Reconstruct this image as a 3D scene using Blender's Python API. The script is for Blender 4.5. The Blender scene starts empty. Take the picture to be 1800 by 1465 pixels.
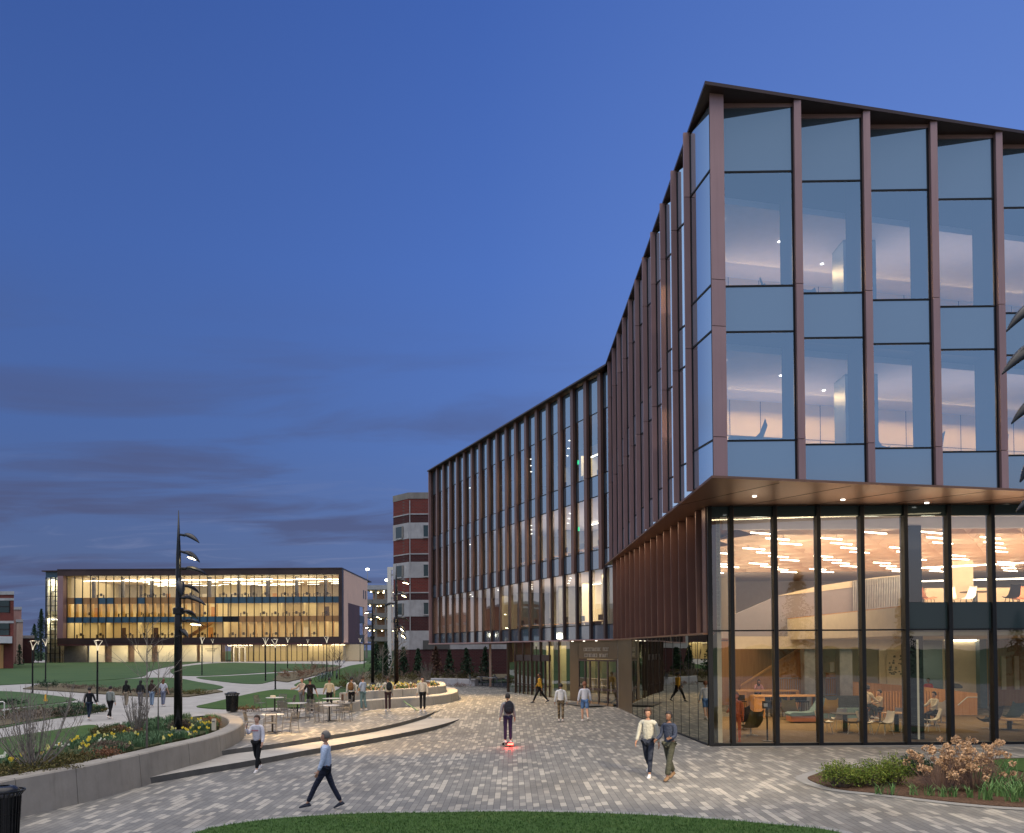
import bpy, bmesh, math, random
from mathutils import Vector, Matrix
from mathutils.geometry import delaunay_2d_cdt
from mathutils.noise import noise as mnoise
R = math.radians
SC = bpy.context.scene
COL = SC.collection
random.seed(7)

# ------------------------------------------------------------------ camera
FPX, PITCH, ROLL, HORIZ, CAMH = 1530.0, 0.022, 0.006, 1141.0, 3.35
PPY = HORIZ - FPX * math.tan(PITCH)
CM = Matrix.Rotation(math.pi / 2 + PITCH, 4, 'X') @ Matrix.Rotation(-ROLL, 4, 'Z')
cam_d = bpy.data.cameras.new('camera')
cam = bpy.data.objects.new('camera', cam_d)
COL.objects.link(cam)
cam.matrix_world = Matrix.Translation((0, 0, CAMH)) @ CM
cam_d.sensor_fit = 'HORIZONTAL'
cam_d.sensor_width = 36.0
cam_d.lens = 36.0 * FPX / 1800.0
cam_d.shift_y = (PPY - 732.5) / 1800.0
cam_d.clip_start = 0.1
cam_d.clip_end = 6000
SC.camera = cam

# ------------------------------------------------------------------ world (dusk sky)
SC.view_settings.view_transform = 'Standard'
SC.view_settings.look = 'None'
SC.view_settings.exposure = 0.0
SC.view_settings.gamma = 1.0
SC.render.engine = 'CYCLES'
SC.cycles.use_denoising = True
SC.cycles.max_bounces = 7
SC.cycles.diffuse_bounces = 3
SC.cycles.glossy_bounces = 4
SC.cycles.transparent_max_bounces = 12
SC.cycles.transmission_bounces = 4
SC.cycles.sample_clamp_indirect = 3.0
SC.cycles.caustics_reflective = False
SC.cycles.caustics_refractive = False
W = bpy.data.worlds.new('World')
SC.world = W
W.use_nodes = True
wt = W.node_tree
wt.nodes.clear()


class NT:
    """tiny node-tree writer"""
    def __init__(s, t): s.t = t
    def n(s, kind, **kw):
        nd = s.t.nodes.new(kind)
        for k, v in kw.items(): setattr(nd, k, v)
        return nd
    def put(s, sock, v):
        if isinstance(v, bpy.types.NodeSocket): s.t.links.new(v, sock)
        elif v is not None:
            if isinstance(v, (tuple, list)) and len(v) == 3 and sock.type == 'RGBA': v = (*v, 1)
            sock.default_value = v
    def m(s, op, a, b=None, c=None, clamp=False):
        nd = s.n('ShaderNodeMath', operation=op, use_clamp=clamp)
        for i, v in enumerate((a, b, c)):
            if v is not None: s.put(nd.inputs[i], v)
        return nd.outputs[0]
    def ss(s, x, a, b):
        nd = s.n('ShaderNodeMapRange', interpolation_type='SMOOTHSTEP', clamp=True)
        s.put(nd.inputs['Value'], x)
        nd.inputs['From Min'].default_value = a; nd.inputs['From Max'].default_value = b
        nd.inputs['To Min'].default_value = 0; nd.inputs['To Max'].default_value = 1
        return nd.outputs[0]
    def mix(s, f, a, b, blend='MIX'):
        nd = s.n('ShaderNodeMix', data_type='RGBA', blend_type=blend)
        s.put(nd.inputs[0], f); s.put(nd.inputs[6], a); s.put(nd.inputs[7], b)
        return nd.outputs[2]
    def noise(s, vec, scale, detail=3, rough=.5, dist=0.0, dim='3D'):
        nd = s.n('ShaderNodeTexNoise', noise_dimensions=dim)
        if vec is not None: s.put(nd.inputs['Vector'], vec)
        nd.inputs['Scale'].default_value = scale; nd.inputs['Detail'].default_value = detail
        nd.inputs['Roughness'].default_value = rough; nd.inputs['Distortion'].default_value = dist
        return nd.outputs[0]
    def sep(s, v):
        nd = s.n('ShaderNodeSeparateXYZ'); s.put(nd.inputs[0], v); return nd.outputs
    def comb(s, x, y, z):
        nd = s.n('ShaderNodeCombineXYZ')
        for i, v in enumerate((x, y, z)): s.put(nd.inputs[i], v)
        return nd.outputs[0]
    def ramp(s, f, stops, interp='LINEAR'):
        nd = s.n('ShaderNodeValToRGB'); cr = nd.color_ramp; cr.interpolation = interp
        while len(cr.elements) < len(stops): cr.elements.new(.5)
        for e, (p, c) in zip(cr.elements, stops): e.position = p; e.color = (*c, 1)
        s.put(nd.inputs[0], f)
        return nd.outputs[0]


w = NT(wt)
tc = w.n('ShaderNodeTexCoord')
dx, dy, dz = w.sep(tc.outputs['Generated'])
# ahead of the camera: deep blue aloft, greyer low down
front = w.ramp(w.m('MULTIPLY', dz, 1.0, clamp=True), [
    (0.0, (.130, .165, .32)), (.10, (.115, .165, .36)), (.22, (.092, .165, .44)), (.40, (.072, .149, .47)), (.62, (.050, .112, .40)), (1.0, (.025, .06, .24))])
side = w.ss(dx, -.55, .5)
front = w.mix(1.0, front, w.ramp(side, [(0, (.80, .85, .82)), (.5, (1.05, 1.12, 1.08)), (1, (1.75, 1.60, 1.33))]), 'MULTIPLY')
# low streaked cloud on the left
inv = w.m('DIVIDE', 1.0, w.m('ADD', w.m('MAXIMUM', dz, 0.0), .10))
cv = w.comb(w.m('MULTIPLY', w.m('ADD', dx, w.m('MULTIPLY', dz, .35)), w.m('MULTIPLY', inv, .55)), w.m('MULTIPLY', dy, w.m('MULTIPLY', inv, 1.25)), 0.0)
cn = w.noise(cv, 1.35, 6, .56, .5)
cn2 = w.noise(cv, 3.1, 5, .6, .9)
band = w.m('MULTIPLY', w.ss(dz, .40, .15), w.ss(dx, .42, -.08))
dark = w.m('MULTIPLY', w.ss(cn, .44, .64), band)
sky = w.mix(w.m('MULTIPLY', dark, .72), front, (.080, .092, .185))
lightm = w.m('MULTIPLY', w.m('MULTIPLY', w.ss(cn2, .50, .74), w.m('SUBTRACT', 1.0, dark)), w.m('MULTIPLY', band, w.ss(dz, .25, .05)))
sky = w.mix(w.m('MULTIPLY', lightm, .6), sky, (.19, .23, .40))
# the after-glow stands behind the camera; overhead brightness is added to lift ambient light
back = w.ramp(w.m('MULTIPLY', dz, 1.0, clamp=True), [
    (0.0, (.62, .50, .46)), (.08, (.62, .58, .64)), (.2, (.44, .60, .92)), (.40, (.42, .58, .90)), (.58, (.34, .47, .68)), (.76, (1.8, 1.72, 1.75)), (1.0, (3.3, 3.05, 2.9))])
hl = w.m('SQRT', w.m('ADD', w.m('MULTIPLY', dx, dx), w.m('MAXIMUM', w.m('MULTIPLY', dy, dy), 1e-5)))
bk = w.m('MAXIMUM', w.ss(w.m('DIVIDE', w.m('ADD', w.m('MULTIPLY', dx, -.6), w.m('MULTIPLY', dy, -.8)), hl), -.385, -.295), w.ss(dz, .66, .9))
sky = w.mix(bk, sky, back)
# darker ground side below the horizon
sky = w.mix(w.ss(dz, 0.0, -.04), sky, (.03, .03, .035))
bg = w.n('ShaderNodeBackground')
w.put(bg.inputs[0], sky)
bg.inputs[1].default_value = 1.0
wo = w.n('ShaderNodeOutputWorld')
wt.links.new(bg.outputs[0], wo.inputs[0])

# ------------------------------------------------------------------ terrain + pixel helpers
def S(a, b, x):
    t = (x - a) / (b - a); t = max(0.0, min(1.0, t)); return t * t * (3 - 2 * t)
def gz0(x, y):
    return .35 * S(38, 60, y) + .80 * S(64, 170, y)
def gz(x, y):
    d1 = .55 * S(-9, -16, x) * S(100, 62, y)
    d2 = .33 * S(47, 39.5, y) * S(4, -2.5, x)
    return gz0(x, y) - max(d1, d2)
def ray(px, py):
    v = Vector(((px - 900) / FPX, -(py - PPY) / FPX, -1))
    return (CM.to_3x3() @ v).normalized()
O = Vector((0, 0, CAMH))
def P(px, py, Y):
    d = ray(px, py); return O + d * (Y / d.y)
def GP(px, py, z):
    d = ray(px, py); return O + d * ((z - CAMH) / d.z)
def G(px, py, f=None):
    f = f or gz
    d = ray(px, py)
    if d.z > -0.004: d.z = -0.004
    z = 0.0
    for _ in range(30):
        p = O + d * ((z - CAMH) / d.z)
        if p.y > 400: p = O + d * (400 / d.y); break
        z = .5 * z + .5 * f(p.x, p.y)
    return Vector((p.x, p.y, f(p.x, p.y)))

# ------------------------------------------------------------------ materials
MATS = {}
def newmat(name):
    m = bpy.data.materials.new(name); m.use_nodes = True
    m.node_tree.nodes.clear()
    return m, NT(m.node_tree)
def finish(m, t, sh):
    o = t.n('ShaderNodeOutputMaterial'); m.node_tree.links.new(sh, o.inputs[0]); return m
def prin(t, col, rough=.6, metal=0.0, spec=.5, bump=None, bstr=.2, bdist=.02, emis=None, estr=0.0):
    p = t.n('ShaderNodeBsdfPrincipled')
    t.put(p.inputs['Base Color'], col); t.put(p.inputs['Roughness'], rough); t.put(p.inputs['Metallic'], metal)
    t.put(p.inputs['Specular IOR Level'], spec)
    if bump is not None:
        b = t.n('ShaderNodeBump'); b.inputs['Strength'].default_value = bstr; b.inputs['Distance'].default_value = bdist
        t.put(b.inputs['Height'], bump); t.put(p.inputs['Normal'], b.outputs[0])
    if emis is not None:
        t.put(p.inputs['Emission Color'], emis); p.inputs['Emission Strength'].default_value = estr
    return p.outputs[0]
def pos(t): return t.n('ShaderNodeNewGeometry').outputs['Position']
def obc(t): return t.n('ShaderNodeTexCoord').outputs['Object']
def plain(name, col, rough=.6, metal=0.0, var=.18, scale=3.0, spec=.5, bstr=0.0):
    """a surface with gentle mottling of its own colour"""
    if name in MATS: return MATS[name]
    m, t = newmat(name)
    v = obc(t)
    n = t.noise(v, scale, 4, .6)
    c2 = tuple(max(0, c * (1 - var)) for c in col); c3 = tuple(min(1, c * (1 + var)) for c in col)
    c = t.ramp(n, [(.3, c2), (.7, c3)])
    r = t.m('ADD', rough - .06, t.m('MULTIPLY', n, .12))
    sh = prin(t, c, r, metal, spec, n if bstr else None, bstr)
    MATS[name] = finish(m, t, sh); return m
def emit(name, col, s):
    if name in MATS: return MATS[name]
    m, t = newmat(name)
    e = t.n('ShaderNodeEmission'); t.put(e.inputs[0], col); e.inputs[1].default_value = s
    MATS[name] = finish(m, t, e.outputs[0]); return m
def glass(name, tint, refl, rcol=(1, 1, 1), rough=0.0, wave=0.0):
    if name in MATS: return MATS[name]
    m, t = newmat(name)
    tr = t.n('ShaderNodeBsdfTransparent'); t.put(tr.inputs[0], tint)
    gl = t.n('ShaderNodeBsdfGlossy'); t.put(gl.inputs[0], rcol); gl.inputs['Roughness'].default_value = rough
    fr = t.n('ShaderNodeFresnel'); fr.inputs[0].default_value = 1.5
    if wave:
        b = t.n('ShaderNodeBump'); b.inputs['Strength'].default_value = wave; b.inputs['Distance'].default_value = .02
        t.put(b.inputs['Height'], t.noise(pos(t), .55, 2, .4))
        t.put(gl.inputs['Normal'], b.outputs[0])
    f = t.m('ADD', refl, t.m('MULTIPLY', fr.outputs[0], 1 - refl), clamp=True)
    mx = t.n('ShaderNodeMixShader'); t.put(mx.inputs[0], f)
    m.node_tree.links.new(tr.outputs[0], mx.inputs[1]); m.node_tree.links.new(gl.outputs[0], mx.inputs[2])
    MATS[name] = finish(m, t, mx.outputs[0]); return m
def paver_mat():
    m, t = newmat('paver')
    x, y, z = t.sep(pos(t))
    # courses run away from the camera, each .165 wide, stones of .42 or .84
    row = t.m('FLOOR', t.m('DIVIDE', x, .150))
    wn = t.n('ShaderNodeTexWhiteNoise', noise_dimensions='1D'); t.put(wn.inputs['W'], row)
    u = t.m('ADD', t.m('DIVIDE', y, .44), t.m('MULTIPLY', wn.outputs[0], 7.0))
    cell = t.m('FLOOR', u)
    w2 = t.n('ShaderNodeTexWhiteNoise', noise_dimensions='2D'); t.put(w2.inputs['Vector'], t.comb(row, cell, 0.0))
    pair = t.m('FLOOR', t.m('DIVIDE', t.m('ADD', cell, t.m('MULTIPLY', row, 1.0)), 2.0))
    w3 = t.n('ShaderNodeTexWhiteNoise', noise_dimensions='2D'); t.put(w3.inputs['Vector'], t.comb(row, pair, 0.0))
    isl = t.m('GREATER_THAN', w3.outputs[0], .93)
    k = t.m('ADD', t.m('MULTIPLY', w2.outputs[0], t.m('SUBTRACT', 1.0, isl)), t.m('MULTIPLY', w3.outputs[0], isl))
    c = t.ramp(k, [(0, (.150, .149, .143)), (.30, (.178, .175, .166)), (.60, (.206, .201, .188)), (.79, (.295, .280, .252)), (.92, (.355, .335, .295))], 'CONSTANT')
    fx = t.m('ABSOLUTE', t.m('SUBTRACT', t.m('FRACT', t.m('DIVIDE', x, .150)), .5))
    fy = t.m('ABSOLUTE', t.m('SUBTRACT', t.m('FRACT', u), .5))
    j = t.m('MAXIMUM', t.m('GREATER_THAN', fx, .455), t.m('GREATER_THAN', fy, .485))
    n = t.noise(pos(t), 14, 4, .7); n2 = t.noise(pos(t), .35, 3, .6)
    c = t.mix(t.m('MULTIPLY', n, .35), c, t.mix(1.0, c, (.55, .55, .55), 'MULTIPLY'))
    c = t.mix(t.ss(n2, .45, .7), c, t.mix(1.0, c, (.80, .79, .78), 'MULTIPLY'))
    n3 = t.noise(pos(t), 2.6, 5, .75, 1.0)
    c = t.mix(t.m('MULTIPLY', t.ss(n3, .58, .74), .45), c, t.mix(1.0, c, (.60, .58, .55), 'MULTIPLY'))
    c = t.mix(t.m('MULTIPLY', j, .8), c, (.04, .04, .042))
    sh = prin(t, c, t.m('ADD', .55, t.m('MULTIPLY', n, .25)), 0, .4, t.m('SUBTRACT', t.m('MULTIPLY', n, .3), j), .35, .01)
    return finish(m, t, sh)
def concrete_mat(name, col, joint=None):
    m, t = newmat(name)
    p = pos(t)
    n = t.noise(p, .8, 5, .65); n2 = t.noise(p, 22, 4, .7)
    c = t.ramp(n, [(.3, tuple(v * .8 for v in col)), (.7, tuple(v * 1.12 for v in col))])
    c = t.mix(t.m('MULTIPLY', n2, .3), c, t.mix(1.0, c, (.6, .6, .6), 'MULTIPLY'))
    sx, sy, sz = t.sep(p)
    st = t.noise(t.comb(t.m('MULTIPLY', sx, 4), t.m('MULTIPLY', sy, 4), t.m('MULTIPLY', sz, .8)), 1.0, 5, .7)
    c = t.mix(t.m('MULTIPLY', t.ss(st, .48, .75), .45), c, t.mix(1.0, c, (.62, .60, .57), 'MULTIPLY'))
    if joint:
        x, y, z = t.sep(p)
        a = t.m('ADD', t.m('MULTIPLY', x, .5), t.m('MULTIPLY', y, .87)); b = t.m('SUBTRACT', t.m('MULTIPLY', x, .87), t.m('MULTIPLY', y, .5))
        ja = t.m('GREATER_THAN', t.m('ABSOLUTE', t.m('SUBTRACT', t.m('FRACT', t.m('DIVIDE', a, joint)), .5)), .492)
        jb = t.m('GREATER_THAN', t.m('ABSOLUTE', t.m('SUBTRACT', t.m('FRACT', t.m('DIVIDE', b, joint)), .5)), .492)
        c = t.mix(t.m('MULTIPLY', t.m('MAXIMUM', ja, jb), .45), c, (.1, .1, .1))
    return finish(m, t, prin(t, c, .8, 0, .3, n2, .15, .01))
def grass_mat(name, a, b, d):
    m, t = newmat(name)
    p = pos(t)
    n = t.noise(p, .25, 4, .6); n2 = t.noise(p, 9, 5, .75)
    c = t.mix(t.ss(n, .35, .65), a, b)
    n4 = t.noise(p, 1.1, 5, .7, .8)
    c = t.mix(t.m('MULTIPLY', t.ss(n4, .52, .72), .5), c, t.mix(1.0, d, (1.25, .95, .8), 'MULTIPLY'))
    c = t.mix(t.m('MULTIPLY', t.ss(n2, .4, .75), .6), c, d)
    return finish(m, t, prin(t, c, .9, 0, .15, n2, .6, .04))
def soil_mat(name, a, b):
    m, t = newmat(name)
    p = pos(t)
    n2 = t.noise(p, 18, 5, .75); n = t.noise(p, 1.2, 3, .6)
    c = t.mix(t.ss(n2, .35, .7), a, b)
    c = t.mix(t.m('MULTIPLY', n, .4), c, a)
    return finish(m, t, prin(t, c, .95, 0, .1, n2, .8, .04))
def brick_mat(name, c1, c2, mortar=(.22, .2, .19)):
    m, t = newmat(name)
    x, y, z = t.sep(pos(t))
    b = t.n('ShaderNodeTexBrick'); t.put(b.inputs['Vector'], t.comb(t.m('ADD', x, y), z, 0.0))
    b.inputs['Scale'].default_value = 1.0; b.inputs['Brick Width'].default_value = .4; b.inputs['Row Height'].default_value = .16
    b.inputs['Mortar Size'].default_value = .016
    t.put(b.inputs['Color1'], c1); t.put(b.inputs['Color2'], c2); t.put(b.inputs['Mortar'], mortar)
    n = t.noise(pos(t), 1.0, 3)
    c = t.mix(t.m('MULTIPLY', n, .4), b.outputs[0], t.mix(1.0, b.outputs[0], (.6, .6, .6), 'MULTIPLY'))
    return finish(m, t, prin(t, c, .85, 0, .2))
def leaf_mat(name, a, b, sc=2.5):
    if name in MATS: return MATS[name]
    m, t = newmat(name)
    n = t.noise(pos(t), sc, 3, .6)
    g = t.n('ShaderNodeNewGeometry'); rnd = g.outputs['Random Per Island']
    c = t.mix(t.ss(t.m('ADD', t.m('MULTIPLY', n, .5), t.m('MULTIPLY', rnd, .5)), .3, .7), a, b)
    MATS[name] = finish(m, t, prin(t, c, .7, 0, .25)); return m
def wood_mat(name, a, b, vert=True, sc=1.0):
    m, t = newmat(name)
    x, y, z = t.sep(pos(t))
    v = t.comb(t.m('MULTIPLY', x, 9 * sc), t.m('MULTIPLY', y, 9 * sc), t.m('MULTIPLY', z, .6)) if vert else t.comb(t.m('MULTIPLY', x, .6), t.m('MULTIPLY', y, .6), t.m('MULTIPLY', z, 9))
    n = t.noise(v, 1.0, 4, .6, .6)
    return finish(m, t, prin(t, t.mix(t.ss(n, .3, .7), a, b), .45, 0, .4))
def bronze_mat(name, a, b, rough=.42, metal=.55):
    m, t = newmat(name)
    p = pos(t)
    n = t.noise(p, .35, 3, .6); n2 = t.noise(p, 30, 3, .6)
    c = t.mix(t.ss(n, .3, .7), a, b)
    rnd = t.n('ShaderNodeObjectInfo').outputs['Random']
    c = t.mix(t.m('MULTIPLY', rnd, .55), c, t.mix(1.0, c, (.62, .62, .66), 'MULTIPLY'))
    x, y, z = t.sep(p)
    st = t.noise(t.comb(t.m('MULTIPLY', x, 9), t.m('MULTIPLY', y, 9), t.m('MULTIPLY', z, .35)), 1.0, 4, .65)
    c = t.mix(t.m('MULTIPLY', t.ss(st, .5, .8), .35), c, t.mix(1.0, c, (.6, .6, .6), 'MULTIPLY'))
    return finish(m, t, prin(t, c, t.m('ADD', rough, t.m('MULTIPLY', n2, .12)), metal, .5))

M = dict(
    paver=paver_mat(),
    conc=concrete_mat('pale_concrete', (.32, .312, .30), 1.8),
    wallconc=concrete_mat('wall_concrete', (.275, .255, .225)),
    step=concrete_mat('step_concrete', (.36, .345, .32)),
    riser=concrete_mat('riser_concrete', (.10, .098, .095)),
    kerb=concrete_mat('edging_concrete', (.24, .24, .235)),
    grass=grass_mat('grass', (.030, .068, .018), (.042, .085, .022), (.065, .11, .03)),
    lawn=grass_mat('far_lawn', (.034, .070, .028), (.045, .084, .032), (.054, .094, .036)),
    dry=soil_mat('dry_planting', (.09, .075, .05), (.17, .15, .10)),
    mulch=soil_mat('mulch', (.055, .034, .024), (.16, .10, .07)),
    pink=bronze_mat('rose_bronze', (.34, .205, .20), (.39, .24, .23), .42, .3),
    bronze=bronze_mat('copper_bronze', (.16, .085, .066), (.21, .108, .082), .40, .35),
    darkbr=bronze_mat('dark_bronze', (.055, .036, .034), (.08, .05, .045), .4),
    soffit=bronze_mat('soffit_bronze', (.20, .105, .065), (.25, .13, .08), .32),
    black=plain('black_metal', (.012, .012, .013), .35, .3),
    frame=plain('dark_frame', (.008, .009, .011), .5, .1, .18, 3, .3),
    bluemet=plain('spandrel_blue', (.085, .125, .16), .35, 0, .06, .4),
    brick=brick_mat('red_brick', (.21, .045, .036), (.16, .036, .030), (.13, .09, .08)),
    brick2=brick_mat('dark_brick', (.085, .028, .028), (.065, .022, .024), (.08, .06, .06)),
    band=concrete_mat('limestone', (.42, .41, .42)),
    pinkst=concrete_mat('pink_masonry', (.34, .19, .16)),
    white=plain('white_paint', (.72, .70, .66), .6, 0, .04),
    cream=plain('cream_wall', (.62, .54, .40), .7, 0, .06),
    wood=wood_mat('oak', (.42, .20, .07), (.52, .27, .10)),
    oakh=wood_mat('oak_top', (.50, .26, .09), (.60, .33, .13), False),
    wfloor=soil_mat('polished_floor', (.19, .14, .09), (.23, .17, .11)),
    tan=concrete_mat('tan_panel', (.48, .33, .26)),
    steel=plain('brushed_steel', (.35, .35, .35), .35, .8),
    greym=plain('grey_mesh_metal', (.16, .155, .15), .45, .5),
    bark=plain('pale_bark', (.20, .175, .15), .9, 0, .3, 12, .2),
    darkbark=plain('dark_bark', (.10, .08, .07), .9, 0, .3, 12, .2),
)

# ------------------------------------------------------------------ mesh building
class MB:
    def __init__(s): s.v = []; s.f = []
    def add(s, vs, fs):
        k = len(s.v); s.v += [tuple(q) for q in vs]; s.f += [tuple(i + k for i in f) for f in fs]; return s
    def box(s, a, b):
        (x0, y0, z0), (x1, y1, z1) = a, b
        x0, x1 = min(x0, x1), max(x0, x1); y0, y1 = min(y0, y1), max(y0, y1); z0, z1 = min(z0, z1), max(z0, z1)
        return s.add([(x0, y0, z0), (x1, y0, z0), (x1, y1, z0), (x0, y1, z0), (x0, y0, z1), (x1, y0, z1), (x1, y1, z1), (x0, y1, z1)],
                     [(0, 3, 2, 1), (4, 5, 6, 7), (0, 1, 5, 4), (1, 2, 6, 5), (2, 3, 7, 6), (3, 0, 4, 7)])
    def prism(s, poly, z0, z1):
        """vertical prism over a plan polygon (counter-clockwise)"""
        a = sum(poly[i][0] * poly[(i + 1) % len(poly)][1] - poly[(i + 1) % len(poly)][0] * poly[i][1] for i in range(len(poly)))
        if a < 0: poly = poly[::-1]
        n = len(poly)
        return s.add([(p[0], p[1], z0) for p in poly] + [(p[0], p[1], z1) for p in poly],
                     [tuple(range(n - 1, -1, -1)), tuple(range(n, 2 * n))] + [(i, (i + 1) % n, n + (i + 1) % n, n + i) for i in range(n)])
    def slab(s, a, b, z0, z1, t, side=1):
        """vertical wall from plan point a to b, thickness t to the left (side=1) or right"""
        a = Vector(a[:2]); b = Vector(b[:2]); d = (b - a).normalized(); n = Vector((-d.y, d.x)) * t * side
        return s.prism([a, b, b + n, a + n], z0, z1)
    def quad(s, a, b, c, d): return s.add([a, b, c, d], [(0, 1, 2, 3)])
    def bar(s, a, b, w, h=None):
        """box beam between two points"""
        h = h or w; a = Vector(a); b = Vector(b); d = (b - a).normalized()
        up = Vector((0, 0, 1)) if abs(d.z) < .95 else Vector((0, 1, 0))
        x = d.cross(up).normalized() * w / 2; y = x.cross(d).normalized() * h / 2
        vs = [p + sx * x + sy * y for p in (a, b) for sx, sy in ((-1, -1), (1, -1), (1, 1), (-1, 1))]
        return s.add(vs, [(3, 2, 1, 0), (4, 5, 6, 7), (0, 1, 5, 4), (1, 2, 6, 5), (2, 3, 7, 6), (3, 0, 4, 7)])
    def tube(s, pts, rad, n=8, cap=True):
        pts = [Vector(p) for p in pts]
        rs = rad if isinstance(rad, (list, tuple)) else [rad] * len(pts)
        k = len(s.v); x = None
        for i, p in enumerate(pts):
            d = (pts[min(i + 1, len(pts) - 1)] - pts[max(i - 1, 0)])
            d = d.normalized() if d.length > 1e-9 else Vector((0, 0, 1))
            if x is None:
                x = d.cross(Vector((0, 0, 1)) if abs(d.z) < .9 else Vector((1, 0, 0))).normalized()
            else:
                x = (x - d * x.dot(d)).normalized()
            y = d.cross(x)
            for j in range(n):
                a = 2 * math.pi * j / n
                s.v.append(tuple(p + (x * math.cos(a) + y * math.sin(a)) * rs[i]))
        for i in range(len(pts) - 1):
            for j in range(n):
                a = k + i * n + j; b = k + i * n + (j + 1) % n
                s.f.append((a, b, b + n, a + n))
        if cap:
            s.f.append(tuple(k + j for j in range(n))[::-1]); s.f.append(tuple(k + (len(pts) - 1) * n + j for j in range(n)))
        return s
    def lathe(s, prof, n=16, c=(0, 0, 0), cap=False):
        k = len(s.v)
        for r, z in prof:
            for j in range(n):
                a = 2 * math.pi * j / n
                s.v.append((c[0] + r * math.cos(a), c[1] + r * math.sin(a), c[2] + z))
        for i in range(len(prof) - 1):
            for j in range(n):
                a = k + i * n + j; b = k + i * n + (j + 1) % n
                s.f.append((a, b, b + n, a + n))
        if cap:
            s.f.append(tuple(k + (len(prof) - 1) * n + j for j in range(n)))
        return s
    def ell(s, c, r, n=12, m=8, mod=None):
        k = len(s.v)
        for i in range(m + 1):
            th = math.pi * i / m
            for j in range(n):
                a = 2 * math.pi * j / n
                v = Vector((r[0] * math.sin(th) * math.cos(a), r[1] * math.sin(th) * math.sin(a), r[2] * math.cos(th)))
                if mod: v = mod(v)
                s.v.append((c[0] + v.x, c[1] + v.y, c[2] + v.z))
        for i in range(m):
            for j in range(n):
                a = k + i * n + j; b = k + i * n + (j + 1) % n
                s.f.append((a, a + n, b + n, b))
        return s
    def build(s, name, mat, parent=None, world=False, smooth=False):
        me = bpy.data.meshes.new(name)
        vs = s.v
        if world and parent is not None:
            L = parent.matrix_basis.translation if parent.parent is None else wloc(parent)
            vs = [(v[0] - L.x, v[1] - L.y, v[2] - L.z) for v in vs]
        me.from_pydata(vs, [], s.f)
        if isinstance(mat, str): mat = M[mat]
        me.materials.append(mat)
        if smooth:
            me.polygons.foreach_set('use_smooth', [True] * len(me.polygons))
        me.update()
        o = bpy.data.objects.new(name, me); COL.objects.link(o)
        if parent is not None: o.parent = parent
        return o
def wloc(o):
    v = Vector((0, 0, 0))
    while o is not None: v = v + o.location; o = o.parent
    return v
def smooth_angle(o, ang=40):
    me = o.data
    me.polygons.foreach_set('use_smooth', [True] * len(me.polygons))
    bm = bmesh.new(); bm.from_mesh(me)
    for e in bm.edges:
        if len(e.link_faces) == 2 and e.calc_face_angle(0) > R(ang): e.smooth = False
    bm.to_mesh(me); bm.free()
    return o
def thing(name, label, cat, loc=(0, 0, 0), rz=0, group=None, kind=None):
    o = bpy.data.objects.new(name, None); COL.objects.link(o)
    o.location = loc; o.rotation_euler = (0, 0, rz); o.empty_display_size = .2
    return tag(o, label, cat, group, kind)
def tag(o, label=None, cat=None, group=None, kind=None):
    if label: o['label'] = label
    if cat: o['category'] = cat
    if group: o['group'] = group
    if kind: o['kind'] = kind
    return o
def kids(o): return [c for c in KIDS.get(o.name, [])]
KIDS = {}
def index_kids():
    KIDS.clear()
    for o in bpy.data.objects:
        if o.parent: KIDS.setdefault(o.parent.name, []).append(o)
def copy_tree(o, parent=None):
    c = o.copy(); COL.objects.link(c)
    if parent is not None: c.parent = parent
    for ch in [x for x in o.children]: copy_tree(ch, c)
    return c
def dup(o, loc, rz=0, label=None, group=None, s=None):
    c = copy_tree(o); c.location = loc; c.rotation_euler = (0, 0, rz)
    if s: c.scale = (s, s, s)
    if label: c['label'] = label
    if group: c['group'] = group
    return c
def crom(pts, k=8, closed=False):
    pts = [Vector(p) for p in pts]; out = []; n = len(pts)
    rng = range(n if closed else n - 1)
    for i in rng:
        p0 = pts[(i - 1) % n] if closed or i > 0 else pts[0] * 2 - pts[1]
        p1 = pts[i]; p2 = pts[(i + 1) % n]
        p3 = pts[(i + 2) % n] if closed or i + 2 < n else pts[-1] * 2 - pts[-2]
        for j in range(k):
            t = j / k
            out.append(.5 * ((2 * p1) + (p2 - p0) * t + (2 * p0 - 5 * p1 + 4 * p2 - p3) * t * t + (3 * p1 - p0 - 3 * p2 + p3) * t ** 3))
    if not closed: out.append(pts[-1].copy())
    return out
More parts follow.
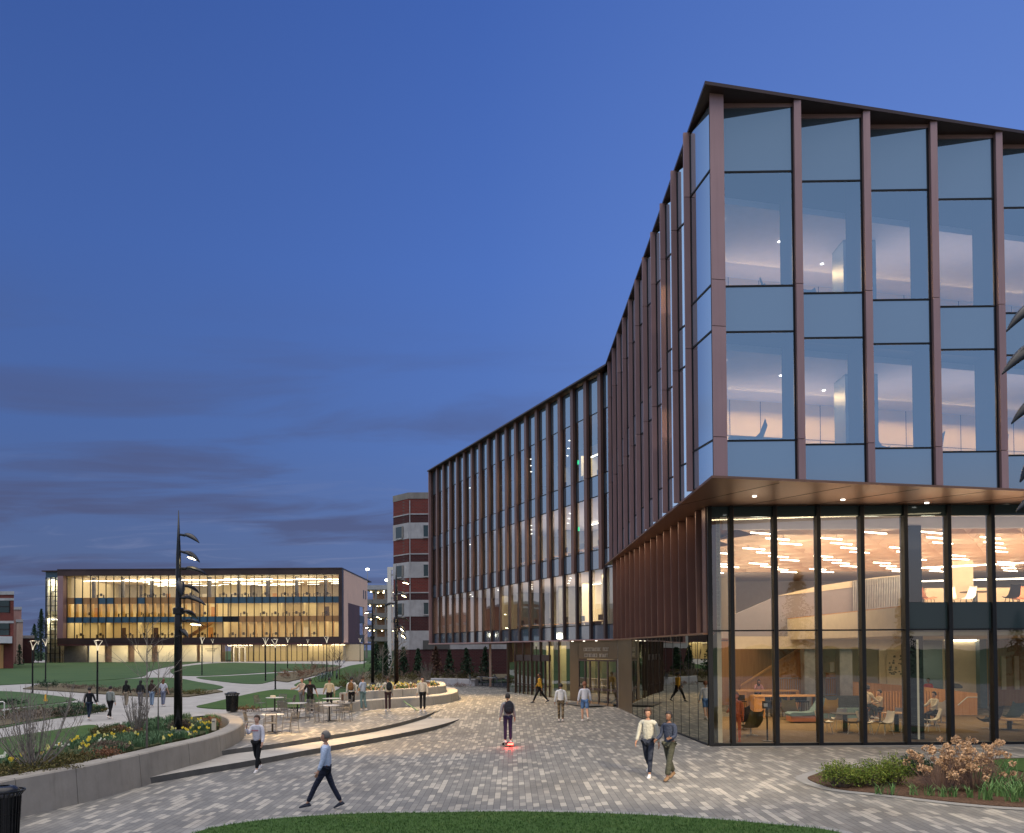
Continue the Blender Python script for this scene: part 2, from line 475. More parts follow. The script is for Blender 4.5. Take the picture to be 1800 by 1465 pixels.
def drape(name, poly, mat, zf, off=0.0, step=2.0, skirt=0.0, kind='structure', label=None, cat=None, smooth=True):
    """sheet over a plan polygon following zf(x,y)"""
    poly = [Vector((p[0], p[1])) for p in poly]
    b = []
    for i, p in enumerate(poly):
        q = poly[(i + 1) % len(poly)]; L = (q - p).length; k = max(1, int(L / step))
        for j in range(k): b.append(p.lerp(q, j / k))
    n = len(b)
    xs = [p.x for p in b]; ys = [p.y for p in b]
    pts = list(b)
    nx = int((max(xs) - min(xs)) / step); ny = int((max(ys) - min(ys)) / step)
    if nx * ny < 40000:
        def inside(x, y):
            c = False; j = n - 1
            for i in range(n):
                if (b[i].y > y) != (b[j].y > y) and x < (b[j].x - b[i].x) * (y - b[i].y) / (b[j].y - b[i].y) + b[i].x: c = not c
                j = i
            return c
        for ix in range(1, nx):
            for iy in range(1, ny):
                x = min(xs) + ix * step + (iy % 2) * step * .5; y = min(ys) + iy * step
                if inside(x, y): pts.append(Vector((x, y)))
    vo, eo, fo, _, _, _ = delaunay_2d_cdt(pts, [(i, (i + 1) % n) for i in range(n)], [list(range(n))], 1, 1e-4)
    mb = MB()
    fs = []
    for f in fo:
        a, c, d = (vo[f[0]], vo[f[1]], vo[f[2]])
        if (c - a).cross(d - a) < 0: f = f[::-1]
        fs.append(f)
    mb.add([(p.x, p.y, zf(p.x, p.y) + off) for p in vo], fs)
    if skirt:
        ar = sum(b[i].x * b[(i + 1) % n].y - b[(i + 1) % n].x * b[i].y for i in range(n))
        for i in range(n):
            p = b[i]; q = b[(i + 1) % n]
            if ar < 0: p, q = q, p
            zp = zf(p.x, p.y) + off; zq = zf(q.x, q.y) + off
            mb.quad((p.x, p.y, zp - skirt), (q.x, q.y, zq - skirt), (q.x, q.y, zq), (p.x, p.y, zp))
    o = mb.build(name, mat)
    if kind: o['kind'] = kind
    if label: tag(o, label, cat)
    return o
# ================================================================== ground
def xy(p): return (p[0], p[1])
def gp(lst, f=None): return [xy(G(a, b, f)) for a, b in lst]
def make_ground():
    xs = [-3000, -1200, -500, -250, -150] + [-110 + 2.5 * i for i in range(69)] + [90, 150, 300, 800, 3000]
    ys = [-3000, -800, -200, -60, -20] + [-5 + 2.5 * i for i in range(86)] + [240, 300, 420, 800, 1500, 4000]
    mb = MB(); n = len(xs)
    mb.v = [(x, y, gz(x, y) - .07) for y in ys for x in xs]
    mb.f = [(j * n + i, j * n + i + 1, (j + 1) * n + i + 1, (j + 1) * n + i) for j in range(len(ys) - 1) for i in range(n - 1)]
    tag(mb.build('ground', 'lawn', smooth=True), kind='structure')
make_ground()
# pavers reach under everything near; concrete walks then lawns lie on top
drape('plaza', [(-17, -45), (42, -45), (42, 60), (12, 76), (-7.6, 76), (-6.5, 62), (-10, 54), (-15, 48), (-16, 40), (-15, 30), (-17, 20)], 'paver', gz, 0.0, 1.3)
walk = gp([(-60, 1312), (0, 1309), (95, 1294), (158, 1284), (230, 1272), (320, 1262), (400, 1254), (470, 1248), (520, 1244), (600, 1208), (632, 1172), (645, 1163), (500, 1161), (300, 1161), (100, 1161), (-80, 1161)])
drape('walkway', walk, 'conc', gz, .0, 2.0)
def lawn(pts, name='lawn', mat='lawn', off=.05, step=2.0, skirt=.06):
    return drape(name, gp(crom_px(pts)), mat, gz, off, step, skirt)
def crom_px(pts): return [(p.x, p.y) for p in crom([(a, b, 0) for a, b in pts], 4, True)]
lawn([(-90, 1205), (-90, 1168), (0, 1166.5), (150, 1165), (300, 1164), (360, 1163.5), (300, 1172), (262, 1181), (251, 1190), (200, 1195), (82, 1201)])
lawn([(84, 1203), (180, 1197), (293, 1192), (350, 1200), (393, 1209), (350, 1217), (303, 1223), (240, 1222), (150, 1217), (100, 1211)])
lawn([(299, 1181), (311, 1174), (387, 1166), (480, 1167), (560, 1168), (600, 1172), (560, 1177), (480, 1182), (400, 1187), (340, 1189), (311, 1187)])
lawn([(345, 1192), (400, 1189), (480, 1184.5), (540, 1181), (560, 1184), (520, 1190), (475, 1199), (454, 1203), (410, 1201)])
lawn([(347, 1244), (370, 1237), (447, 1219), (490, 1213), (525, 1215), (560, 1222), (640, 1222), (640, 1236), (600, 1243), (540, 1245), (480, 1245), (410, 1248)], mat='grass')
lawn([(517, 1205), (570, 1186), (632, 1168), (690, 1176), (690, 1200), (660, 1204), (600, 1206), (560, 1210)], mat='grass')
lawn([(-70, 1222), (0, 1216), (76, 1222), (134, 1231), (70, 1240), (0, 1247), (-70, 1254)])
lawn([(-70, 1262), (0, 1252), (60, 1243), (140, 1236), (187, 1246), (150, 1257), (107, 1262), (48, 1272), (0, 1281), (-70, 1290)])
lawn([(-150, 1345), (-60, 1322), (0, 1312), (95, 1297), (158, 1287), (170, 1296), (100, 1330), (0, 1352), (-100, 1375)], off=.35, mat='grass')
# planting strips beside the walks
drape('planting_bed', gp([(40, 1212), (70, 1204), (110, 1203), (240, 1216), (290, 1221), (345, 1218), (380, 1214), (392, 1217), (330, 1226), (260, 1226), (150, 1219), (60, 1213)]), 'dry', gz, .09, 1.5, .1)
drape('planting_bed', gp([(490, 1186), (540, 1178), (600, 1172), (590, 1180), (540, 1192), (505, 1200), (480, 1197)]), 'dry', gz, .09, 1.5, .1)
drape('planting_bed', gp([(610, 1204), (650, 1180), (700, 1172), (900, 1176), (900, 1192), (830, 1200), (757, 1203), (700, 1207), (650, 1210)]), 'dry', gz, .12, 1.5, .1)
drape('planting_bed', gp([(-70, 1268), (0, 1262), (60, 1250), (110, 1245), (150, 1243), (150, 1256), (107, 1261), (48, 1270), (0, 1279), (-70, 1285)]), 'dry', gz, .09, 1.0, .1)

# terrace with two long steps
UE = [(330, 1334), (400, 1318), (480, 1308), (563, 1295), (640, 1283), (700, 1271), (745, 1260), (762, 1255)]
zt = lambda x, y: gz0(x, y)
UEw = [GP(a, b, 0.02) for a, b in UE]
LEw = [GP(a, b, -.15) for a, b in [(-60, 1428), (46, 1405), (159, 1386), (303, 1360), (440, 1337), (561, 1315), (680, 1294), (760, 1278), (804, 1267), (817, 1261)]]
UEc = crom(UEw, 6); LEc = crom(LEw, 6)
terr = [xy(p) for p in UEc] + gp([(770, 1250), (800, 1240), (822, 1230), (790, 1232), (740, 1243), (640, 1248), (560, 1247), (480, 1247), (420, 1249), (385, 1256), (372, 1275), (345, 1310)], gz0)
drape('terrace', terr, 'paver', gz0, .012, 1.3)
tread = [xy(p) for p in LEc] + gp([(812, 1252), (780, 1247), (745, 1249), (680, 1266), (560, 1285), (440, 1305), (330, 1322), (150, 1370), (-60, 1410)], gz0)
drape('step', tread, 'step', gz0, -.15, 1.3)
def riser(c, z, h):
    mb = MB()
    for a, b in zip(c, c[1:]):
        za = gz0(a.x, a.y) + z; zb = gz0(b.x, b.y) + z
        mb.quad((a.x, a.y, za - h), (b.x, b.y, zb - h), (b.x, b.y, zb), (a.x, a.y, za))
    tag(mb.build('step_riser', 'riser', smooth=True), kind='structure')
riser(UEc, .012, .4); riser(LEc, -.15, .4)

# curb walls / planters -------------------------------------------------
def wall_sweep(name, label, pts, ztop, zbot, thick, batter, mat, side=1, seams=6, cat='wall'):
    """seat wall: pts = front top edge in plan; thickness to the 'side'"""
    c = crom([(p[0], p[1], 0) for p in pts], 6)
    t = thing(name, label, cat, (c[0].x, c[0].y, 0))
    n = len(c); cut = [int(round(i * (n - 1) / seams)) for i in range(seams + 1)]
    nor = []
    for i in range(n):
        d = (c[min(i + 1, n - 1)] - c[max(i - 1, 0)]).normalized(); nor.append(Vector((-d.y, d.x, 0)) * side)
    for a, b in zip(cut, cut[1:]):
        mb = MB(); rows = []
        for i in range(a, b + 1):
            p = c[i].copy(); m = nor[i]
            d = (c[min(i + 1, n - 1)] - c[max(i - 1, 0)]).normalized()
            if i == a and a > 0: p += d * .012
            if i == b and b < n - 1: p -= d * .012
            zt_ = ztop(p.x, p.y) if callable(ztop) else ztop
            zb_ = zbot(p.x, p.y) if callable(zbot) else zbot
            ch = .035
            prof = [(-batter, zb_), (0, zt_ - ch), (ch, zt_), (thick - ch, zt_ + .0), (thick, zt_ - ch), (thick + .0, zb_)]
            rows.append([(p.x + m.x * u, p.y + m.y * u, z) for u, z in prof])
        k = len(rows[0])
        for r in rows: mb.v += r
        for i in range(len(rows) - 1):
            for j in range(k - 1):
                q = (i * k + j, (i + 1) * k + j, (i + 1) * k + j + 1, i * k + j + 1)
                mb.f.append(q if side < 0 else q[::-1])
        mb.f.append(tuple(range(k))); mb.f.append(tuple((len(rows) - 1) * k + j for j in range(k))[::-1])
        mb.build('wall_block', mat, t, world=True)
    return t
WF = [GP(a, b, .55) for a, b in [(-90, 1398), (0, 1374), (80, 1359), (161, 1344), (245, 1326), (313, 1310), (362, 1299), (396, 1289), (420, 1278), (428, 1268), (420, 1260), (400, 1255), (376, 1254)]]
wall_sweep('seat_wall', 'long curved grey concrete seat wall along the front of the daffodil bed', WF, .55, -.7, .55, .10, 'wallconc', 1, 9)
bed = [xy(GP(a, b, .42)) for a, b in [(-90, 1385), (0, 1366), (80, 1350), (161, 1334), (245, 1317), (313, 1301), (355, 1291), (378, 1280), (386, 1270), (376, 1261), (330, 1262), (250, 1272), (190, 1284), (130, 1308), (60, 1330), (-90, 1350)]]
def bedz(x, y): return .44
drape('flower_bed', bed, soil_mat('bed_soil', (.035, .045, .02), (.10, .10, .05)), bedz, 0, 1.0, .9)
# second planter, two tiers
B1 = [G(a, b, lambda x, y: gz0(x, y) + .5) for a, b in [(585, 1238), (620, 1234.5), (660, 1230.5), (700, 1228), (744, 1225.5), (775, 1222.5), (797, 1218.5), (805, 1214), (798, 1209), (780, 1206)]]
wall_sweep('seat_wall', 'low curved tan concrete bench wrapping the planter behind the standing group', B1, lambda x, y: gz0(x, y) + .5, lambda x, y: gz0(x, y) - .3, 1.9, .06, 'step', 1, 4)
B2 = [G(a, b, lambda x, y: gz0(x, y) + .5) for a, b in [(604, 1232), (640, 1229), (690, 1225.5), (740, 1222), (775, 1218.5), (784, 1215.5), (778, 1210), (757, 1207)]]
wall_sweep('planter_wall', 'upper tan concrete planter wall holding white daffodils above the curved bench', B2, lambda x, y: gz0(x, y) + .92, lambda x, y: gz0(x, y) - .2, .35, .10, 'step', 1, 3)
bed2 = [xy(p) for p in crom(B2, 4)] + gp([(720, 1201), (680, 1205), (640, 1211), (600, 1222)], lambda x, y: gz0(x, y) + .8)
drape('flower_bed', bed2, MATS.get('x') or M['mulch'], lambda x, y: gz0(x, y) + .84, 0, 1.0, .9)
# pale block wall at the far side of the plaza
wp = [G(a, b, gz0) for a, b in [(757, 1204), (790, 1205), (835, 1206)]]
wall_sweep('low_wall', 'short pale stone wall in front of the evergreens across the plaza', wp, lambda x, y: gz0(x, y) + .55, lambda x, y: gz0(x, y) - .2, .5, 0, 'band', 1, 3)
# foreground lawn and the bed at right
def ring(name, px, inner_mat, kerb=.28, z=.03, f=None):
    c = crom([(p.x, p.y, 0) for p in [G(a, b) for a, b in px]], 8, True)
    n = len(c)
    drape(name, [xy(p) for p in c], inner_mat, gz, z, .6, .05)
    cen = sum((Vector(p) for p in c), Vector()) / n
    mb = MB(); out = []
    ar = sum(c[i].x * c[(i + 1) % n].y - c[(i + 1) % n].x * c[i].y for i in range(n))
    for i in range(n):
        d = (c[(i + 1) % n] - c[i - 1]).normalized(); m = Vector((d.y, -d.x, 0)) * (1 if ar > 0 else -1)
        q = c[i] + m * kerb; out.append(q)
    for i in range(n):
        a, b = c[i], c[(i + 1) % n]; p, q = out[i], out[(i + 1) % n]
        r = [(v.x, v.y, gz(v.x, v.y) + .012) for v in (a, p, q, b)]
        mb.quad(*(r if ar > 0 else r[::-1]))
    tag(mb.build('kerb', 'kerb', smooth=True), kind='structure')
    return c
FL = ring('front_lawn', [(330, 1472), (430, 1448), (560, 1436), (700, 1431), (860, 1429), (1020, 1431), (1180, 1438), (1340, 1450), (1480, 1468), (1500, 1520), (1250, 1620), (900, 1650), (550, 1620), (300, 1530)], 'grass')
RB = ring('mulch_bed', [(1422, 1372), (1430, 1364), (1470, 1354), (1560, 1350), (1640, 1344), (1720, 1337), (1800, 1334), (1990, 1336), (2060, 1380), (2000, 1425), (1800, 1421), (1680, 1412), (1560, 1398), (1470, 1388)], 'mulch', .3, .03)
drape('grass_patch', gp([(1738, 1340), (1800, 1336), (1960, 1338), (1990, 1365), (1900, 1372), (1800, 1360), (1760, 1352)]), 'grass', gz, .06, .6, .06)

# ================================================================== main building
G_BLUE = glass('facade_glass', (.84, .87, .93), .30, (.70, .86, .98), 0, .14)
G_LEFT = glass('side_facade_glass', (.42, .50, .58), .70, (.86, .95, 1.0))
G_WING = glass('wing_glass', (.88, .90, .90), .28, (.84, .94, 1.0), 0, .25)
G_LOBBY = glass('lobby_glass', (.92, .93, .90), .10, (.85, .95, 1.0), 0, .3)
G_MIR = glass('dark_mirror_glass', (.20, .21, .18), .52, (.72, .72, .62), 0, .2)
def span_mat(name, col, refl):
    m, t = newmat(name)
    a = prin(t, col, .5, 0, .3)
    g = t.n('ShaderNodeBsdfGlossy'); t.put(g.inputs[0], (.8, .92, 1)); g.inputs['Roughness'].default_value = .04
    f = t.n('ShaderNodeFresnel'); f.inputs[0].default_value = 1.5
    mx = t.n('ShaderNodeMixShader'); t.put(mx.inputs[0], t.m('ADD', refl, t.m('MULTIPLY', f.outputs[0], .7), clamp=True))
    m.node_tree.links.new(a, mx.inputs[1]); m.node_tree.links.new(g.outputs[0], mx.inputs[2])
    return finish(m, t, mx.outputs[0])
SPAN = span_mat('spandrel_glass', (.04, .07, .10), .25)
SPANL = span_mat('side_spandrel_glass', (.10, .15, .22), .60)
SPAND = span_mat('dark_spandrel_glass', (.012, .03, .035), .0)
MAINB = thing('academic_building', 'large copper finned glass academic building with a cantilevered corner over a lit lobby', 'building', (6, 30, 0))
ZL = [8.30, 9.48, 12.73, 14.10, 17.54, 19.48]
def panel_run(a, b, parent, gl, sp, zl=ZL, vision=(1, 3), fr=.05, back=.12):
    """one glazed bay between plan points a,b; outward is to the right of a->b"""
    a = Vector(a); b = Vector(b); d = (b - a).normalized()
    mb = MB(); mf = MB()
    for i in range(len(zl) - 1):
        (mb if i in vision else MB()).quad((a.x, a.y, zl[i]), (b.x, b.y, zl[i]), (b.x, b.y, zl[i + 1]), (a.x, a.y, zl[i + 1])) if i in vision else MB().quad((a.x, a.y, zl[i]), (b.x, b.y, zl[i]), (b.x, b.y, zl[i + 1]), (a.x, a.y, zl[i + 1])).build('wing_spandrel' if len(zl) > 6 else 'spandrel_panel', sp, parent, world=True)
    w_ = mb.build('window', gl, parent, world=True)
    nrm = Vector((d.y, -d.x))
    for z in zl[1:-1]:
        p = a + nrm * .025; q = b + nrm * .025
        mf.slab(p, q, z - fr / 2, z + fr / 2, .09, 1)
    for e, sg in ((a, 1), (b, -1)):
        p = e + nrm * .02; q = p + d * sg * fr
        mf.slab(p, q, zl[0], zl[-1], .1, 1 if sg > 0 else -1)
    mf.build('frame', 'frame', w_, world=True)
# ---- right hand face, saw-toothed
dR = Vector((math.cos(R(13.5)), math.sin(R(13.5))))
T0 = Vector((5.77, 25.0))
tt = [.55, 2.79, 5.13, 7.5, 9.9, 12.3, 14.7, 17.1]
qs = [T0 + dR * t for t in tt]
for i in range(len(qs) - 1):
    a = Vector((qs[i].x + (.02 if i else 0.0), qs[i + 1].y + .04)); b = Vector((qs[i + 1].x - .02, qs[i + 1].y))
    panel_run(a, b, MAINB, G_BLUE, SPAN)
    q = qs[i + 1]; y2 = qs[i + 2].y + .1 if i + 2 < len(qs) else q.y + .7
    for (z0, z1) in ((8.26, 9.47), (9.49, 14.09), (14.11, 19.60)):
        MB().prism([(q.x - .02, q.y - .16), (q.x + .19, q.y - .16), (q.x + .19, q.y + .03), (q.x - .02, q.y + .03)], z0, z1).build('fin', 'pink', MAINB, world=True)
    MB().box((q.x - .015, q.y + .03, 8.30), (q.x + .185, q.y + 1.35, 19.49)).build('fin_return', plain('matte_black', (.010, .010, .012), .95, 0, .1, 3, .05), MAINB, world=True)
    mh = MB(); mh.box((a.x, a.y - .05, 19.48), (b.x, a.y + .1, 19.60)); mh.build('header', 'pink', MAINB, world=True)
# corner column
for z0, z1 in ((8.27, 9.47), (9.49, 12.72), (12.74, 14.09), (14.11, 19.60)):
    MB().prism([(5.88, 25.15), (qs[0].x, 25.22), (qs[0].x, 25.8), (5.98, 25.6)], z0, z1).build('corner_column', 'pink', MAINB, world=True)
# ---- left hand face
yt = [25.5, 27.1] + [27.1 + 2.18 * i for i in range(1, 12)]
XL = 5.5
for i in range(len(yt) - 1):
    near = Vector((XL + (.48 if i == 0 else .80), yt[i] + .02)); far = Vector((XL + .20, yt[i + 1]))
    # outward is to the right of far->near
    panel_run(far, near, MAINB, G_LEFT, SPANL)
    for (z0, z1) in ((8.26, 12.72), (12.74, 17.53), (17.55, 19.60)):
        MB().box((XL - .0, yt[i + 1], z0), (XL + .21, yt[i + 1] + .10, z1)).build('fin', 'pink', MAINB, world=True)
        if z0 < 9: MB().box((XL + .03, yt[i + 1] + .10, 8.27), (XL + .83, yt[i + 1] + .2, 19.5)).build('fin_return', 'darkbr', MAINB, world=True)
# roof and bottom plates of the cantilever
tipT = Vector((5.66, 24.75)); rEnd = T0 + dR * 30; lEnd = Vector((XL - .06, 51.2))
plate = [tipT, Vector((rEnd.x, rEnd.y - .35)), Vector((rEnd.x, 60)), Vector((9, 60)), lEnd]
MB().prism(plate, 19.60, 19.70).build('roof', 'darkbr', MAINB, world=True)
inner = [Vector((6.4, 26.2)), Vector((qs[-1].x, qs[-1].y + 2)), Vector((30, 58)), Vector((8, 58))]
MB().prism(inner, 19.50, 19.595).build('roof_deck', 'darkbr', MAINB, world=True)
MB().prism([tipT + Vector((.06, -.05)), Vector((rEnd.x, rEnd.y - .42)), Vector((rEnd.x, 60)), Vector((9, 60)), lEnd + Vector((.02, 0))], 8.19, 8.26).build('soffit', 'soffit', MAINB, world=True)
mb = MB()   # seams on the soffit panels
for k in range(9):
    p = T0 + dR * (2.2 + 2.38 * k)
    mb.bar((p.x, p.y, 8.187), (p.x - 3.2 + .8, 29.75, 8.187), .02, .01)
mb.build('soffit_joint', 'black', MAINB, world=True)
# floor plates, ceilings, rooms behind the right hand face
def inset(o): return [T0 + Vector((.75, .95 + o)), Vector((30, T0.y + .95 + o + 24.2 * .24)), Vector((30, 57)), Vector((6.6, 57))]
MB().prism(inset(.1), 8.30, 9.2).build('floor_plate', 'frame', MAINB, world=True)
MB().prism(inset(.1), 12.78, 13.8).build('floor_plate', 'frame', MAINB, world=True)
MB().prism(inset(.5), 9.2, 9.26).build('floor', 'wfloor', MAINB, world=True)
MB().prism(inset(.5), 13.8, 13.87).build('floor', 'wfloor', MAINB, world=True)
CEIL = plain('ceiling_white', (.58, .55, .60), .8, 0, .04)
MB().prism(inset(.6), 12.50, 12.7).build('ceiling', CEIL, MAINB, world=True)
MB().prism(inset(.6), 17.05, 17.25).build('ceiling', CEIL, MAINB, world=True)
nR = Vector((-dR.y, dR.x))
ROOMW = plain('panel_wall', (.68, .52, .34), .55, 0, .03)
for z0, z1 in ((9.26, 12.5), (13.87, 17.05)):
    p = T0 + nR * 6.2 + dR * 2.2
    w_ = MB().slab(p, p + dR * 24, z0, z1, .15).build('back_wall', ROOMW, MAINB, world=True)
    mj = MB()
    for k in range(20):
        q = p + dR * (.4 + k * 1.25) - nR * .012
        mj.slab(q, q + dR * .025, z0, z1, .01)
    q = p - nR * .012; mj.slab(q, q + dR * 24, z0 + 1.9, z0 + 1.925, .01)
    mj.build('panel_joint', 'darkbr', w_, world=True)
    # side wall slanting to the corner
    MB().slab(p, Vector((6.9, 27.2 + 5)), z0, z1, .12, -1).build('back_wall', ROOMW, MAINB, world=True)
    # core pier by the third bay
    c = T0 + dR * 6.9 + nR * 3.0
    MB().box((c.x - .55, c.y - .5, z0), (c.x + .55, c.y + .5, z1)).build('column', 'bluemet', MAINB, world=True)
    MB().box((c.x - .06, c.y - .53, z0), (c.x + .06, c.y - .50, z0 + 2.4)).build('column_light', emit('cool_strip', (.9, .92, 1.0), .8), MAINB, world=True)
DL = emit('downlight', (1, .93, .80), 6)
def area(name, loc, size, power, col=(1, .80, .55), rot=(0, 0, 0), parent=None, spread=None):
    l = bpy.data.lights.new(name, 'AREA'); l.shape = 'RECTANGLE'; l.size = size[0]; l.size_y = size[1]; l.energy = power; l.color = col
    if spread: l.spread = spread
    o = bpy.data.objects.new(name, l); COL.objects.link(o); o.location = loc; o.rotation_euler = rot
    if parent: o.parent = parent; o.location = Vector(loc) - wloc(parent)
    return o
def downlight(x, y, z, r=.06, parent=None):
    MB().lathe([(r, 0), (r, -.02), (0.0, -.021)], 12, (x, y, z)).build('downlight', DL, parent or MAINB, world=True)
for z in (12.5, 17.05):
    for t, o_ in ((1.6, 2.2), (1.4, 4.4), (4.2, 3.2), (6.6, 4.4), (11.5, 2.5)):
        c = T0 + dR * t + nR * o_; downlight(c.x, c.y, z)
    # wall washers near the back wall
    c = T0 + dR * 12 + nR * 5.2
    area('room_light', (c.x, c.y, z - .05), (22, .5), 800, (1, .66, .28), (R(-18), 0, R(13.5)), MAINB)
    c = T0 + dR * 9 + nR * 2.8
    area('room_light', (c.x, c.y, z - .06), (14, 2), 50, (1, .84, .74), (0, 0, R(13.5)), MAINB)
    area('ceiling_fill', (c.x, c.y, z - 1.5), (18, 3), 130, (1, .84, .74), (R(180), 0, -R(13.5)), MAINB)  # added upward fill floating in the room to brighten the ceiling
for t in (2.6, 5.8, 9.0, 12.2):
    c = T0 + dR * t + nR * 2.2
    downlight(c.x, c.y, 8.19, .07)
area('soffit_light', (11, 27.4, 8.14), (9, .3), 110, (1, .74, .42), (0, 0, R(10)), MAINB)
# ---------------------------------------------------------------- lobby under the cantilever
YF = 29.72
mx = [6.80, 7.50] + [7.50 + 1.486 * i for i in range(1, 10)]
for i in range(len(mx) - 1):
    a, b = mx[i], mx[i + 1]
    right = a > 13.3
    mg = MB()
    mg.quad((a, YF, .1), (b, YF, .1), (b, YF, 3.90), (a, YF, 3.90))
    mg.quad((a, YF, 4.87 if right else 3.95), (b, YF, 4.87 if right else 3.95), (b, YF, 7.82), (a, YF, 7.82))
    w_ = mg.build('window', G_LOBBY, MAINB, world=True)
    mf = MB().box((a, YF - .06, 3.90), (b, YF + .1, 3.95)); mf.box((a, YF - .06, .0), (b, YF + .12, .1)); mf.build('frame', 'frame', w_, world=True)
    MB().box((a, YF - .02, 7.82), (b, YF + .12, 8.18)).build('spandrel_panel', SPAND, MAINB, world=True)
    if right: MB().box((a, YF - .01, 3.955), (b, YF + .1, 4.86)).build('spandrel_panel', SPAND, MAINB, world=True)
for i, x in enumerate(mx):
    if i == 0: continue
    MB().box((x - .06, YF - .14, .0), (x + .06, YF + .22, 8.18)).build('mullion', 'frame', MAINB, world=True)
    MB().box((x + .06, YF - .10, .1), (x + .09, YF + .05, 8.17)).build('mullion_cap', 'darkbr', MAINB, world=True)
MB().box((6.70, YF - .1, 0), (6.84, YF + .05, 8.18)).build('corner_post', 'frame', MAINB, world=True)
MB().box((7.0, YF - .5, -.3), (30, YF - .24, .02)).build('sill', 'kerb', MAINB, world=True)
# left side wall of the lobby: copper louvres above, dark mirror glass below
w0 = Vector((6.68, YF + .1)); w1 = Vector((5.70, 49.6)); wd = (w1 - w0).normalized(); wn = Vector((-wd.y, wd.x)); WLn = (w1 - w0).length
wn = wn if wn.x < 0 else -wn
MB().slab(w0 - wn * .25, w1 - wn * .25, 3.90, 8.18, .2, -1).build('upper_wall', 'bronze', MAINB, world=True)
nl = 15
for i in range(nl):
    p = w0 + wd * (.8 + (WLn - .8) * i / nl)
    # broad copper blade set across the wall, its edge towards the plaza
    MB().prism([p - wn * .22, p + wn * .14, p + wn * .14 + wd * .06, p - wn * .22 + wd * 1.25], 3.87, 8.18).build('copper_fin', 'bronze', MAINB, world=True)
MB().prism([w0 + wn * .02, w0 - wn * .3, w0 - wn * .3 + wd * .45, w0 + wn * .02 + wd * .45], 3.85, 8.18).build('corner_panel', 'bronze', MAINB, world=True)
MB().slab(w0 + wn * .14, w1 + wn * .14, 3.80, 3.865, .4, -1).build('ledge', 'soffit', MAINB, world=True)
ng = 11
Lm = 13.8
for i in range(ng):
    p = w0 + wd * (Lm * i / ng); q = w0 + wd * (Lm * (i + 1) / ng)
    MB().quad((q.x, q.y, 0.0), (p.x, p.y, 0.0), (p.x, p.y, 3.80), (q.x, q.y, 3.80)).build('mirror_panel', G_MIR, MAINB, world=True)
    MB().slab(q + wn * .002, q + wn * .002 + wd * .025, 0.0, 3.80, .006, 1).build('mirror_joint', 'frame', MAINB, world=True)
MB().slab(w0 - wn * .12, w0 - wn * .12 + wd * Lm, 0, 3.80, .05, -1).build('backing_wall', 'black', MAINB, world=True)
MB().slab(w0 + wn * .03, w0 + wn * .03 + wd * Lm, -.2, .06, .06, -1).build('sill', 'frame', MAINB, world=True)

# ---------------------------------------------------------------- entrance vestibule
jb = w0 + wd * Lm
V0 = w0 + wd * 17.3 + wn * .1
dB = Vector((-.405, .914)).normalized()
BR = bronze_mat('vestibule_bronze', (.115, .082, .048), (.15, .108, .062), .35, .6)
MB().slab(jb, V0, 0, 3.78, .25, -1).build('jamb_wall', BR, MAINB, world=True)
V1 = V0 + dB * 5.6
def lerp2(a, b, t): return a + (b - a) * t
# door wall, from the corner post leftwards: doors, jamb
MB().slab(V0, lerp2(V0, V1, .82), 2.75, 3.78, .22, -1).build('door_header', BR, MAINB, world=True)
MB().slab(lerp2(V0, V1, .80), V1, 0, 3.78, .25, -1).build('jamb_wall', BR, MAINB, world=True)
MB().slab(V0 - dB * .05, V0 + dB * .06, 0, 3.78, .14, -1).build('corner_post', 'steel', MAINB, world=True)
dn = Vector((dB.y, -dB.x)); dn = dn if dn.x < 0 else -dn
doors = [(.02, .20), (.20, .38), (.38, .56), (.56, .66), (.66, .80)]
DG = glass('door_glass', (.42, .40, .34), .30, (.8, .82, .8))
for a, b in doors:
    p = lerp2(V0, V1, a) + dn * .02; q = lerp2(V0, V1, b) + dn * .02; e = (q - p).normalized()
    fr = MB()
    fr.slab(p, p + e * .06, 0, 2.72, .06, -1); fr.slab(q - e * .06, q, 0, 2.72, .06, -1)
    fr.slab(p + e * .06, q - e * .06, .98, 1.10, .06, -1); fr.slab(p + e * .06, q - e * .06, 2.62, 2.72, .06, -1); fr.slab(p + e * .06, q - e * .06, 0, .12, .06, -1)
    dr = fr.build('door', 'darkbr', MAINB, world=True)
    gm = p - dn * .03; gq = q - dn * .03
    MB().quad((gq.x, gq.y, .1), (gm.x, gm.y, .1), (gm.x, gm.y, 2.65), (gq.x, gq.y, 2.65)).build('pane', DG, dr, world=True)
    if b - a > .15:
        h = lerp2(p, q, .5) + dn * .07
        MB().bar((h.x, h.y, .9), (h.x, h.y, 1.5), .03).build('handle', 'steel', dr, world=True)
SIGN = plain('sign_letters', (.38, .34, .28), .4, .3)
